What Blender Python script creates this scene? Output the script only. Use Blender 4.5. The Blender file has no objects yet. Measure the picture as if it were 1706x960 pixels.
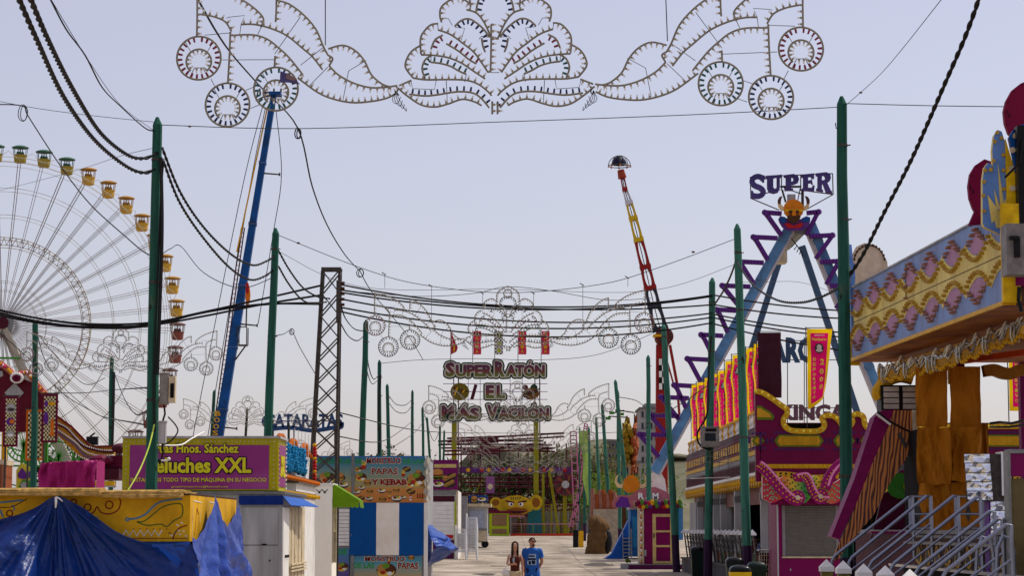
import bpy, math, random
from math import sin, cos, pi, sqrt, atan2, radians
from mathutils import Vector, Matrix, noise
from mathutils.geometry import tessellate_polygon

random.seed(7)
scene = bpy.context.scene
COL = scene.collection

# ------------------------------------------------------------------ camera
F = 3694.0
HCAM = 1.8
PITCH = math.atan(400.0 / F)
cam_d = bpy.data.cameras.new("camera")
cam_d.sensor_width = 36.0
cam_d.lens = F / 1706.0 * 36.0
cam_d.clip_start = 0.5
cam_d.clip_end = 6000.0
cam = bpy.data.objects.new("camera", cam_d)
cam.location = (0, 0, HCAM)
cam.rotation_euler = (pi / 2 + PITCH, 0, 0)
COL.objects.link(cam)
scene.camera = cam

# ------------------------------------------------------------------ sky, sun, exposure
SUN = Vector((0.50, 0.33, 0.98)).normalized()
world = bpy.data.worlds.new("World")
scene.world = world
world.use_nodes = True
wn = world.node_tree.nodes
wl = world.node_tree.links
wn.clear()
w_out = wn.new("ShaderNodeOutputWorld")
w_bg = wn.new("ShaderNodeBackground")
w_sky = wn.new("ShaderNodeTexSky")
w_sky.sky_type = 'NISHITA'
w_sky.sun_disc = False
w_sky.sun_elevation = math.asin(SUN.z)
w_sky.sun_rotation = atan2(SUN.x, SUN.y)
w_sky.altitude = 50
w_sky.air_density = 1.0
w_sky.dust_density = 1.8
w_sky.ozone_density = 1.0
w_mix = wn.new("ShaderNodeMixRGB")
w_mix.inputs[0].default_value = 0.42
w_mix.inputs[2].default_value = (6.0, 5.1, 5.9, 1)
wl.new(w_sky.outputs[0], w_mix.inputs[1])
wl.new(w_mix.outputs[0], w_bg.inputs[0])
w_bg.inputs[1].default_value = 0.13
wl.new(w_bg.outputs[0], w_out.inputs[0])

sun_d = bpy.data.lights.new("sun", 'SUN')
sun_d.energy = 3.6
sun_d.angle = radians(0.6)
sun_d.color = (1.0, 0.95, 0.86)
sun = bpy.data.objects.new("sun", sun_d)
sun.rotation_euler = (-SUN).to_track_quat('-Z', 'Y').to_euler()
sun.location = (20, 20, 60)
COL.objects.link(sun)
scene.view_settings.view_transform = 'Standard'
scene.view_settings.look = 'None'
scene.view_settings.exposure = 0.0
scene.view_settings.gamma = 1.0
scene.render.film_transparent = False
scene.cycles.max_bounces = 6
scene.cycles.transparent_max_bounces = 16

# ------------------------------------------------------------------ helpers
def gz(y):
    """height of the gently climbing avenue"""
    if y < 45: return -0.2
    return -0.2 + min(y - 45, 260) * 0.0065

def P(px, py, D):
    """a pixel of the photograph carried out to ground distance D"""
    a = PITCH + math.atan((480 - py) / F)
    z = HCAM + D * math.tan(a)
    yc = cos(PITCH) - sin(PITCH) * (480 - py) / F
    return Vector(((px - 853) / F / yc * D, D, z))

def X(px, D): return P(px, 880, D).x
def Z(py, D): return P(853, py, D).z
def mpp(D): return D / F

def C(r, g, b):
    def f(c):
        c /= 255.0
        return c / 12.92 if c <= 0.04045 else ((c + 0.055) / 1.055) ** 2.4
    return (f(r), f(g), f(b))

MATS = {}
def deepened(c):
    """base colour with shade put in: darkened, dark tones the most"""
    L = .3*c[0]+.59*c[1]+.11*c[2]; k = .68+.32*min(1, L/.7)
    return tuple(max(0, v*k) for v in c)
def mat(name, col, rough=0.6, metal=0.0, var=0.18, scale=6.0, bump=0.0, dirt=None, transl=0.0, spec=0.13, streak=False):
    if name in MATS: return MATS[name]
    col = deepened(col)  # colour darkened to deepen the shaded sides
    if dirt: dirt = deepened(dirt)
    m = bpy.data.materials.new(name)
    m.use_nodes = True
    nt = m.node_tree; n = nt.nodes; l = nt.links
    b = n["Principled BSDF"]
    b.inputs["Roughness"].default_value = rough
    b.inputs["Metallic"].default_value = metal
    b.inputs["Specular IOR Level"].default_value = spec
    tc = n.new("ShaderNodeTexCoord")
    mp = n.new("ShaderNodeMapping")
    if streak: mp.inputs["Scale"].default_value = (1, 1, 0.12)
    l.new(tc.outputs["Object"], mp.inputs[0])
    no = n.new("ShaderNodeTexNoise")
    no.inputs["Scale"].default_value = scale
    no.inputs["Detail"].default_value = 5
    no.inputs["Roughness"].default_value = 0.6
    l.new(mp.outputs[0], no.inputs["Vector"])
    rp = n.new("ShaderNodeValToRGB")
    rp.color_ramp.elements[0].position = 0.3
    rp.color_ramp.elements[1].position = 0.7
    lo = [max(0, c * (1 - var)) for c in col]
    hi = [min(1, c * (1 + var)) for c in col]
    if dirt: lo = [c * 0.45 + d * 0.55 for c, d in zip(lo, dirt)]
    rp.color_ramp.elements[0].color = (*lo, 1)
    rp.color_ramp.elements[1].color = (*hi, 1)
    l.new(no.outputs[0], rp.inputs[0])
    l.new(rp.outputs[0], b.inputs["Base Color"])
    if bump:
        bp = n.new("ShaderNodeBump")
        bp.inputs["Strength"].default_value = bump
        bp.inputs["Distance"].default_value = 0.02
        l.new(no.outputs[0], bp.inputs["Height"])
        l.new(bp.outputs[0], b.inputs["Normal"])
    if transl:
        tr = n.new("ShaderNodeBsdfTranslucent")
        l.new(rp.outputs[0], tr.inputs[0])
        mx = n.new("ShaderNodeMixShader"); mx.inputs[0].default_value = transl
        l.new(b.outputs[0], mx.inputs[1]); l.new(tr.outputs[0], mx.inputs[2])
        l.new(mx.outputs[0], n["Material Output"].inputs[0])
    MATS[name] = m
    return m

class MB:
    """collects shapes in world coordinates and links them as one mesh object"""
    def __init__(self):
        self.v = []; self.f = []; self.m = []; self.mats = []
        self.M = Matrix.Identity(4)
    def mi(self, m):
        if m not in self.mats: self.mats.append(m)
        return self.mats.index(m)
    def add(self, vs, fs, m, M=None):
        T = self.M if M is None else M
        o = len(self.v)
        self.v += [tuple(T @ Vector(p)) for p in vs]
        k = self.mi(m)
        for f in fs:
            self.f.append(tuple(i + o for i in f)); self.m.append(k)
        return self
    def box(self, x0, x1, y0, y1, z0, z1, m, M=None):
        vs = [(x0,y0,z0),(x1,y0,z0),(x1,y1,z0),(x0,y1,z0),(x0,y0,z1),(x1,y0,z1),(x1,y1,z1),(x0,y1,z1)]
        return self.add(vs, [(0,3,2,1),(4,5,6,7),(0,1,5,4),(1,2,6,5),(2,3,7,6),(3,0,4,7)], m, M)
    def hexa(self, p, m, M=None):
        return self.add(p, [(0,3,2,1),(4,5,6,7),(0,1,5,4),(1,2,6,5),(2,3,7,6),(3,0,4,7)], m, M)
    def beam(self, a, b, w, h, m, M=None, up=(0,0,1)):
        a = Vector(a); b = Vector(b); d = (b - a).normalized()
        up = Vector(up)
        s = d.cross(up)
        if s.length < 1e-4: s = Vector((1,0,0))
        s.normalize(); u = s.cross(d)
        q = [a + s*i*w/2 + u*j*h/2 for i, j in ((-1,-1),(1,-1),(1,1),(-1,1))]
        r = [c + (b - a) for c in q]
        return self.add(q + r, [(0,1,2,3),(7,6,5,4),(0,4,5,1),(1,5,6,2),(2,6,7,3),(3,7,4,0)], m, M)
    def tube(self, pts, r, m, n=6, M=None, closed=False, caps=True):
        pts = [Vector(p) for p in pts]
        N = len(pts); rs = r if isinstance(r, (list, tuple)) else [r]*N
        vs = []; prev = None
        for i, p in enumerate(pts):
            if closed: t = pts[(i+1) % N] - pts[i-1]
            else: t = pts[min(i+1, N-1)] - pts[max(i-1, 0)]
            if t.length < 1e-9: t = Vector((0,0,1))
            t.normalize()
            if prev is None:
                a = Vector((0,1,0)) if abs(t.y) < 0.9 else Vector((1,0,0))
            else: a = prev
            s = a - t * a.dot(t)
            if s.length < 1e-6:
                a = Vector((1,0,0)); s = a - t*a.dot(t)
            s.normalize(); prev = s
            u = t.cross(s)
            for k in range(n):
                an = 2*pi*k/n
                vs.append(p + (s*cos(an) + u*sin(an))*rs[i])
        fs = []
        L = N if closed else N-1
        for i in range(L):
            j = (i+1) % N
            for k in range(n):
                k2 = (k+1) % n
                fs.append((i*n+k, j*n+k, j*n+k2, i*n+k2))
        if caps and not closed:
            fs.append(tuple(range(n))[::-1])
            fs.append(tuple((N-1)*n + k for k in range(n)))
        # orientation differs with frame; harmless for opaque shading
        return self.add(vs, fs, m, M)
    def cyl(self, a, b, r, m, n=12, r2=None, M=None):
        return self.tube([a, b], [r, r if r2 is None else r2], m, n, M)
    def prism(self, poly, y0, y1, m, M=None, side=None):
        """outline in local x-z, front at y0 (towards the viewer), back at y1"""
        n = len(poly)
        tri = tessellate_polygon([[Vector((p[0], p[1], 0)) for p in poly]])
        vs = [(p[0], y0, p[1]) for p in poly] + [(p[0], y1, p[1]) for p in poly]
        self.add(vs, [tuple(t) for t in tri] + [tuple(n+i for i in t)[::-1] for t in tri], m, M)
        fs = [(i, (i+1) % n, n+(i+1) % n, n+i) for i in range(n)]
        return self.add(vs, fs, side or m, M)
    def disc(self, cx, cz, r, y0, y1, m, n=20, M=None, rz=None):
        rz = rz or r
        return self.prism([(cx + r*cos(2*pi*i/n), cz + rz*sin(2*pi*i/n)) for i in range(n)], y0, y1, m, M)
    def ribbon(self, pts, w, y0, y1, m, M=None, closed=False):
        """flat painted or cut-out stroke along a 2-D line"""
        N = len(pts)
        L = []; R = []
        for i in range(N):
            a = pts[i-1] if (i > 0 or closed) else pts[i]
            b = pts[(i+1) % N] if (i < N-1 or closed) else pts[i]
            dx, dz = b[0]-a[0], b[1]-a[1]
            q = sqrt(dx*dx+dz*dz) or 1
            nx, nz = -dz/q*w/2, dx/q*w/2
            L.append((pts[i][0]+nx, pts[i][1]+nz)); R.append((pts[i][0]-nx, pts[i][1]-nz))
        vs = []
        for i in range(N):
            vs += [(L[i][0],y0,L[i][1]),(R[i][0],y0,R[i][1]),(L[i][0],y1,L[i][1]),(R[i][0],y1,R[i][1])]
        fs = []
        for i in range(N if closed else N-1):
            a = i*4; b = ((i+1) % N)*4
            fs += [(a,a+1,b+1,b),(a+2,b+2,b+3,a+3),(a,b,b+2,a+2),(a+1,a+3,b+3,b+1)]
        return self.add(vs, fs, m, M)
    def ball(self, c, rx, ry, rz, m, n=8, k=6, M=None):
        vs = [(c[0], c[1], c[2]-rz)]
        for i in range(1, k):
            t = -pi/2 + pi*i/k
            for j in range(n):
                a = 2*pi*j/n
                vs.append((c[0]+rx*cos(t)*cos(a), c[1]+ry*cos(t)*sin(a), c[2]+rz*sin(t)))
        vs.append((c[0], c[1], c[2]+rz))
        fs = [(0, 1+(j+1) % n, 1+j) for j in range(n)]
        for i in range(k-2):
            for j in range(n):
                a = 1+i*n+j; b = 1+i*n+(j+1) % n
                fs.append((a, b, b+n, a+n))
        e = len(vs)-1; o = 1+(k-2)*n
        fs += [(o+j, o+(j+1) % n, e) for j in range(n)]
        return self.add(vs, fs, m, M)
    def grid(self, fn, nu, nv, m, M=None):
        vs = [fn(i/nu, j/nv) for j in range(nv+1) for i in range(nu+1)]
        fs = [(j*(nu+1)+i, j*(nu+1)+i+1, (j+1)*(nu+1)+i+1, (j+1)*(nu+1)+i) for j in range(nv) for i in range(nu)]
        return self.add(vs, fs, m, M)
    def text(self, body, u0, u1, v0, v1, y0, y1, m, bold=0.0, M=None, shear=0.0, keep=False):
        vs, fs, bb = text_geo(body, bold, shear)
        su = (u1-u0)/(bb[1]-bb[0]); sv = (v1-v0)/(bb[3]-bb[2])
        vv = [(u0+(x-bb[0])*su, (y0 if z > 0 else y1), v0+(y-bb[2])*sv) for x, y, z in vs]
        return self.add(vv, fs, m, M)
    def halo(self, body, u0, u1, v0, v1, y, rad, m, bold=0.0, n=12, M=None):
        """an outline round lettering: shifted copies, each a hair behind the last"""
        for k in range(n):
            for j, f in enumerate((1.0, .55)):
                a = 2*pi*k/n; dx, dz = rad*f*cos(a), rad*f*sin(a); o = .0004*(k+j*n)
                self.text(body, u0+dx, u1+dx, v0+dz, v1+dz, y+o, y+o+.0002, m, bold, M)
        return self
    def build(self, name, parent=None, smooth=False, kind=None, label=None, loc=None):
        me = bpy.data.meshes.new(name)
        if parent is not None: org = ORG[parent.name]
        else: org = Vector(loc) if loc is not None else Vector((0,0,0))
        me.from_pydata([(x-org.x, y-org.y, z-org.z) for x, y, z in self.v], [], self.f)
        for m in self.mats: me.materials.append(m)
        me.polygons.foreach_set("material_index", self.m)
        if smooth: me.polygons.foreach_set("use_smooth", [True]*len(self.f))
        me.update()
        o = bpy.data.objects.new(name, me)
        COL.objects.link(o)
        ORG[o.name] = org
        if parent is not None: o.parent = parent
        else: o.location = org
        if kind: o["kind"] = kind
        if label: o["label"] = label
        KIDS.setdefault(parent.name if parent else None, []).append(o)
        return o

ORG = {}; KIDS = {}
_tg = {}
ACC = {"Á":"A","á":"a","Ó":"O","ú":"u"}
def text_geo(body, bold=0.0, shear=0.0):
    key = (body, bold, shear)
    if key in _tg: return _tg[key]
    cu = bpy.data.curves.new("txt", 'FONT')
    plain = "".join(ACC.get(c, c) for c in body)
    cu.body = plain; cu.size = 1.0; cu.offset = bold; cu.extrude = 0.05; cu.resolution_u = 2; cu.shear = shear
    ob = bpy.data.objects.new("txt", cu)
    me = ob.to_mesh()
    vs = [tuple(v.co) for v in me.vertices]
    fs = [tuple(p.vertices) for p in me.polygons]
    ob.to_mesh_clear()
    bpy.data.objects.remove(ob); bpy.data.curves.remove(cu)
    if plain != body:
        chars = [c for c in body if c != " "]; zt = max(v[2] for v in vs)
        gs = islands(vs, fs)
        for c, (a, b, ids) in zip(chars, gs):
            if c in ACC:
                t = max(vs[i][1] for i in ids); m_ = (a+b)/2; o = len(vs)
                q = [(m_-.06, t+.05), (m_+.03, t+.05), (m_+.15, t+.2), (m_+.02, t+.2)]
                vs += [(x, y, zt) for x, y in q] + [(x, y, -zt) for x, y in q]
                fs += [(o,o+1,o+2,o+3),(o+7,o+6,o+5,o+4)] + [(o+k,o+4+k,o+4+(k+1)%4,o+(k+1)%4) for k in range(4)]
    xs = [v[0] for v in vs]; ys = [v[1] for v in vs]
    _tg[key] = (vs, fs, (min(xs), max(xs), min(ys), max(ys)))
    return _tg[key]

def islands(vs, fs):
    """connected pieces joined into letters: (x from, x to, vertex ids), left to right"""
    par = list(range(len(vs)))
    def fd(i):
        while par[i] != i: par[i] = par[par[i]]; i = par[i]
        return i
    for f in fs:
        for k in f[1:]: par[fd(k)] = fd(f[0])
    # vertices of the caps and of the sides may be separate: join by position
    pos = {}
    for i, v in enumerate(vs):
        k = (round(v[0], 4), round(v[1], 4))
        if k in pos: par[fd(i)] = fd(pos[k])
        else: pos[k] = i
    isl = {}
    for i in range(len(vs)): isl.setdefault(fd(i), []).append(i)
    rng = sorted([(min(vs[i][0] for i in s), max(vs[i][0] for i in s), r) for r, s in isl.items()])
    groups = []
    for a, b, r in rng:
        if groups and (min(b, groups[-1][1]) - max(a, groups[-1][0])) > 0.4*min(b-a, groups[-1][1]-groups[-1][0]):
            groups[-1][1] = max(groups[-1][1], b); groups[-1][2].add(r)
        else: groups.append([a, b, {r}])
    return [(a, b, [i for i in range(len(vs)) if fd(i) in rs]) for a, b, rs in groups]

def letters(body, bold=0.0):
    """each letter of a word: (verts, faces) in the word's own coordinates, plus the word's bounds"""
    vs, fs, bb = text_geo(body, bold)
    out = []
    for a, b, ids in islands(vs, fs):
        mp = {i: k for k, i in enumerate(ids)}
        out.append(([vs[i] for i in ids], [tuple(mp[i] for i in f) for f in fs if f[0] in mp]))
    return out, bb

def root(name, label, cat, loc, group=None):
    o = bpy.data.objects.new(name, None)
    o.empty_display_size = 0.3
    o.location = loc
    COL.objects.link(o)
    o["label"] = label; o["category"] = cat
    if group: o["group"] = group
    ORG[o.name] = Vector(loc)
    return o

def tag(o, label, cat, group=None):
    o["label"] = label; o["category"] = cat
    if group: o["group"] = group
    return o

def copy_tree(o, loc=None, rot=None, label=None, parent=None, group=None, skip=()):
    c = o.copy(); COL.objects.link(c)
    ORG[c.name] = Vector(loc) if loc is not None else ORG.get(o.name, Vector((0,0,0)))
    if parent is not None: c.parent = parent
    if loc is not None: c.location = loc
    if rot is not None: c.rotation_euler = rot
    if label: c["label"] = label
    if group: c["group"] = group
    for ch in KIDS.get(o.name, []):
        if ch.name.split(".")[0] in skip: continue
        cc = copy_tree(ch, parent=c)
    if parent is not None: KIDS.setdefault(parent.name, []).append(c)
    return c

def FR(x, y, z, rz=0.0):
    return Matrix.Translation((x, y, z)) @ Matrix.Rotation(rz, 4, 'Z')

def spline(pts, n=6):
    """Catmull-Rom through 2-D or 3-D points"""
    q = [Vector(p) for p in pts]
    out = []
    for i in range(len(q)-1):
        p0 = q[max(i-1,0)]; p1 = q[i]; p2 = q[i+1]; p3 = q[min(i+2,len(q)-1)]
        for k in range(n):
            t = k/n
            out.append(0.5*((2*p1)+(p2-p0)*t+(2*p0-5*p1+4*p2-p3)*t*t+(3*p1-p0-3*p2+p3)*t**3))
    out.append(q[-1])
    return out

def arc(cx, cz, r, a0, a1, n=16, rz=None):
    rz = rz or r
    return [(cx+r*cos(radians(a0+(a1-a0)*i/n)), cz+rz*sin(radians(a0+(a1-a0)*i/n))) for i in range(n+1)]

def sag(a, b, s, n=20):
    a = Vector(a); b = Vector(b)
    return [a.lerp(b, i/n) - Vector((0,0,4*s*(i/n)*(1-i/n))) for i in range(n+1)]

# ------------------------------------------------------------------ materials
def simple(*a, **k): return mat(*a, **k)
def pole_mat(name, col):
    """old paint on timber: streaks, bare patches, dark knots"""
    m = mat(name, col, 0.75, var=0.4, scale=9, bump=0.4, dirt=[c*.5 for c in col], streak=True)
    nt = m.node_tree; n = nt.nodes; l = nt.links; b = n["Principled BSDF"]
    src = b.inputs["Base Color"].links[0].from_socket
    tc = n.new("ShaderNodeTexCoord")
    def layer(src, scale, zs, lo, hi, c):
        mp = n.new("ShaderNodeMapping"); mp.inputs["Scale"].default_value = (1,1,zs)
        t = n.new("ShaderNodeTexNoise"); t.inputs["Scale"].default_value = scale; t.inputs["Detail"].default_value = 6
        r = n.new("ShaderNodeValToRGB"); r.color_ramp.elements[0].position = lo; r.color_ramp.elements[1].position = hi
        x = n.new("ShaderNodeMixRGB"); x.inputs[2].default_value = (*c, 1)
        l.new(tc.outputs["Object"], mp.inputs[0]); l.new(mp.outputs[0], t.inputs["Vector"]); l.new(t.outputs[0], r.inputs[0])
        l.new(r.outputs[0], x.inputs[0]); l.new(src, x.inputs[1]); return x.outputs[0]
    s = layer(src, 2.2, .25, .62, .66, C(104,96,72))
    s = layer(s, 5, .5, .68, .71, C(34,30,24))
    s = layer(s, .7, .4, .45, .75, [c*.62+.012 for c in col])
    l.new(s, b.inputs["Base Color"]); return m
M_green = pole_mat("green pole paint", C(44,104,86))
M_purple = mat("purple pole paint", C(58,34,66), 0.7, var=0.25, scale=9, bump=0.3, streak=True)
M_dwood = mat("dark weathered timber", C(58,66,52), 0.85, var=0.4, scale=8, bump=0.4, streak=True)
M_black = mat("black cable rubber", C(38,36,36), 0.6, var=0.25, scale=20)
M_cable = mat("grey black cable", C(62,60,58), 0.65, var=0.3, scale=15)
M_steel = mat("galvanised steel", C(140,140,138), 0.45, 0.7, var=0.2, scale=12)
M_dsteel = mat("dark steel", C(92,88,82), 0.6, 0.4, var=0.3, scale=10, dirt=C(70,50,35))
M_chrome = mat("polished chrome", C(205,205,210), 0.18, 1.0, var=0.05)
M_white = mat("white paint", C(240,238,232), 0.5, var=0.04, scale=3, dirt=C(214,208,196))
M_cream = mat("cream paint", C(222,205,170), 0.55, var=0.1, scale=4, dirt=C(150,130,100))
M_grey = mat("grey painted sheet", C(150,148,150), 0.5, var=0.08, scale=3, dirt=C(110,105,100))
M_lgrey = mat("light grey panel", C(190,190,190), 0.5, var=0.08, scale=3, dirt=C(120,115,105), streak=True)
M_beige = mat("beige painted sheet", C(255,250,236), 0.55, var=0.02, scale=3, dirt=C(248,240,222))
M_yel = mat("yellow paint", C(246,200,16), 0.45, var=0.1, scale=4, dirt=C(170,120,20))
M_gold = mat("gold paint", C(226,170,24), 0.4, var=0.2, scale=9)
M_mag = mat("magenta paint", C(136,10,90), 0.45, var=0.12, scale=3)
M_mar = mat("maroon paint", C(118,10,56), 0.5, var=0.15, scale=4)
M_dmar = mat("dark maroon", C(84,24,44), 0.6, var=0.2, scale=5)
M_purp = mat("violet paint", C(112,50,150), 0.5, var=0.2, scale=5)
M_blue = mat("blue paint", C(24,84,160), 0.45, var=0.15, scale=4, dirt=C(40,70,110))
M_sky = mat("light blue paint", C(110,150,215), 0.5, var=0.15, scale=3)
M_red = mat("red paint", C(196,34,36), 0.5, var=0.15, scale=5)
M_oran = mat("orange paint", C(230,120,24), 0.5, var=0.15, scale=5)
M_lime = mat("lime paint", C(170,190,30), 0.5, var=0.15, scale=5)
M_lgreen = mat("leaf green paint", C(70,150,50), 0.5, var=0.15, scale=5)
M_teal = mat("teal paint", C(40,120,130), 0.5, var=0.15, scale=5)
M_pink = mat("pink paint", C(232,40,120), 0.5, var=0.1, scale=5)
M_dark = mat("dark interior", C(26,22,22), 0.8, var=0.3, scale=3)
M_blk = mat("black plastic", C(28,28,30), 0.4, var=0.2, scale=8)
M_brown = mat("brown paint", C(92,58,36), 0.7, var=0.25, scale=6)
M_bulbw = mat("white bulb glass", C(235,232,224), 0.25, var=0.05)
M_sock = mat("taupe bulb socket", C(168,158,136), 0.6, var=0.15)
M_rope = mat("grey rope light tube", C(150,142,124), 0.6, var=0.25, scale=30)
M_bulbB = mat("blue bulb glass", C(52,60,104), 0.3, var=0.1)
M_bulbR = mat("red bulb glass", C(150,52,70), 0.3, var=0.1)
M_bulbG = mat("green bulb glass", C(52,110,104), 0.3, var=0.1)
M_mirror = mat("mirror tile", C(215,220,230), 0.06, 1.0, var=0.03)
# ================================================================== SETTING
def ground_mat():
    m = bpy.data.materials.new("worn concrete"); m.use_nodes = True
    nt = m.node_tree; n = nt.nodes; l = nt.links; b = n["Principled BSDF"]
    tc = n.new("ShaderNodeTexCoord")
    def noise(s, d=6, sc=(1,1,1)):
        mp = n.new("ShaderNodeMapping"); mp.inputs["Scale"].default_value = sc
        l.new(tc.outputs["Object"], mp.inputs[0])
        t = n.new("ShaderNodeTexNoise"); t.inputs["Scale"].default_value = s; t.inputs["Detail"].default_value = d
        l.new(mp.outputs[0], t.inputs["Vector"]); return t
    a = noise(0.35, 7); c = noise(5, 6); s = noise(0.5, 5, (1, 0.22, 1))
    r = n.new("ShaderNodeValToRGB")
    r.color_ramp.elements[0].position = 0.36; r.color_ramp.elements[0].color = (*C(128,114,96), 1)
    r.color_ramp.elements[1].position = 0.62; r.color_ramp.elements[1].color = (*C(182,168,148), 1)
    l.new(a.outputs[0], r.inputs[0])
    r2 = n.new("ShaderNodeValToRGB")
    r2.color_ramp.elements[0].position = 0.34; r2.color_ramp.elements[0].color = (.5,.47,.44,1)
    r2.color_ramp.elements[1].position = 0.56; r2.color_ramp.elements[1].color = (1,1,1,1)
    l.new(s.outputs[0], r2.inputs[0])
    m1 = n.new("ShaderNodeMixRGB"); m1.blend_type = 'MULTIPLY'; m1.inputs[0].default_value = 0.75
    l.new(r.outputs[0], m1.inputs[1]); l.new(r2.outputs[0], m1.inputs[2])
    r3 = n.new("ShaderNodeValToRGB")
    r3.color_ramp.elements[0].position = 0.3; r3.color_ramp.elements[0].color = (.7,.69,.67,1)
    r3.color_ramp.elements[1].position = 0.6; r3.color_ramp.elements[1].color = (1,1,1,1)
    l.new(c.outputs[0], r3.inputs[0])
    m2 = n.new("ShaderNodeMixRGB"); m2.blend_type = 'MULTIPLY'; m2.inputs[0].default_value = 0.8
    l.new(m1.outputs[0], m2.inputs[1]); l.new(r3.outputs[0], m2.inputs[2])
    l.new(m2.outputs[0], b.inputs["Base Color"]); b.inputs["Roughness"].default_value = 0.9
    bp = n.new("ShaderNodeBump"); bp.inputs["Strength"].default_value = 0.3; bp.inputs["Distance"].default_value = 0.01
    l.new(c.outputs[0], bp.inputs["Height"]); l.new(bp.outputs[0], b.inputs["Normal"])
    return m
M_conc = ground_mat()
M_earth = mat("dry earth", C(150,128,96), 0.95, var=0.3, scale=0.2)
mb = MB()
ys = [-60, 0, 45, 60, 90, 130, 180, 240, 305, 700, 2500]
vs = []
for y in ys: vs += [(-1500, y, gz(y)), (1500, y, gz(y))]
mb.add(vs, [(2*i, 2*i+1, 2*i+3, 2*i+2) for i in range(len(ys)-1)], M_conc)
g = mb.build("ground"); g["kind"] = "structure"
M_joint = mat("joint filler", C(104,94,82), .9, var=.3, scale=1)
# expansion joints of the concrete avenue
mb = MB()
for y in list(range(40, 232, 6)):
    mb.box(-5.2, 5.2, y-0.01, y+0.01, gz(y)+0.001, gz(y)+0.004, M_joint)
for x in (0.9,):
    for a, c in ((40,60),(60,90),(90,130),(130,180),(180,232)):
        mb.hexa([(x-.01,a,gz(a)+.001),(x+.01,a,gz(a)+.001),(x+.01,c,gz(c)+.001),(x-.01,c,gz(c)+.001),(x-.01,a,gz(a)+.0045),(x+.01,a,gz(a)+.005),(x+.01,c,gz(c)+.005),(x-.01,c,gz(c)+.005)], M_joint)
o = mb.build("ground_joints"); o["kind"] = "structure"

# small litter, drain covers and patches on the avenue
mb = MB(); rnd = random.Random(77)
for i in range(150):
    y = rnd.uniform(50, 150); x = rnd.uniform(-2.6, 5.4) if rnd.random() < .7 else rnd.choice((-2.4, 5.0))+rnd.gauss(0,.4); g = gz(y)
    s_ = rnd.uniform(.02,.07); a = rnd.uniform(0,6)
    m = (M_white, M_dark, M_brown, M_lgrey, M_dark)[i%5]
    mb.add([(x+s_*cos(a+k*pi/2), y+s_*1.4*sin(a+k*pi/2), g+.004+rnd.uniform(0,.03)) for k in range(4)], [(0,1,2,3)], m)
o = mb.build("litter"); o["kind"] = "stuff"
M_asph = mat("dark repair patch", C(96,88,80), .95, var=.25, scale=2)
for (x, y, w, h) in ((2.6,72,1.3,5),(-1.0,84,.9,3),(3.9,100,1.2,9),(.4,120,2.6,3),(-2.0,64,.7,4)):
    mb = MB(); q = [(x+w*.5*(cos(t)*(1+.25*sin(3*t+x))), y+h*.5*sin(t)*(1+.2*cos(2*t+y))) for t in [2*pi*k/18 for k in range(18)]]
    mb.add([(a, b, gz(b)+.002) for a, b in q], [tuple(range(18))], M_asph); o = mb.build("repair_patch"); o["kind"] = "structure"
for lb, x, y in (("square iron drain cover in the middle of the avenue",1.9,62),("round iron manhole cover ahead of the stacked chairs",-.6,97)):
    mb = MB(); mb.box(x-.35,x+.35,y-.35,y+.35,gz(y)-.05,gz(y)+.012,M_dsteel)
    for k in range(5): mb.box(x-.3,x+.3,y-.28+.13*k,y-.24+.13*k,gz(y)+.012,gz(y)+.018,M_dark)
    tag(mb.build("drain_cover", loc=(x,y,gz(y))), lb, "drain cover")
# wall closing the ground behind the coaster
mb = MB(); D = 250; mb.box(X(735,D),X(1012,D),D,D+.3,gz(D)-.3,Z(848,D),mat("dull boundary wall",C(112,98,86),.9,var=.25,scale=.8))
for k in range(18): x=X(735+16*k,D); mb.box(x,x+.35,D-.06,D-.001,gz(D)-.3,Z(848,D)+.05,M_grey)
tag(mb.build("boundary_wall", loc=(X(860,D),D,gz(D))), "dull boundary wall behind the coaster's uprights", "wall")

# far hills
M_hill = mat("dry hillside", C(116,108,88), 0.95, var=0.3, scale=0.06, dirt=C(92,104,66))
def hill(name, pts, D, depth):
    mb = MB()
    def fn(u, v):
        k = u*(len(pts)-1); i = min(int(k), len(pts)-2); t = k-i
        px = pts[i][0]*(1-t)+pts[i+1][0]*t; py = pts[i][1]*(1-t)+pts[i+1][1]*t
        top = P(px, py, D)
        h = top.z - 0.0
        return (top.x + 8*sin(9*v+px*.02), D - depth*(1-v) + depth*.2*sin(px*.05)*v, gz(305) - .5 + (h+.5-gz(305))*sin(v*pi/2) + 1.2*sin(px*.11+v*5)*v)
    mb.grid(fn, 60, 10, M_hill)
    o = mb.build(name, smooth=True); o["kind"] = "structure"
hill("hills", [(-300,842),(150,838),(400,832),(640,815),(720,790),(800,768),(880,752),(960,748),(1020,750),(1080,768),(1150,790),(1300,815),(1600,838),(2000,845)], 900, 420)

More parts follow.
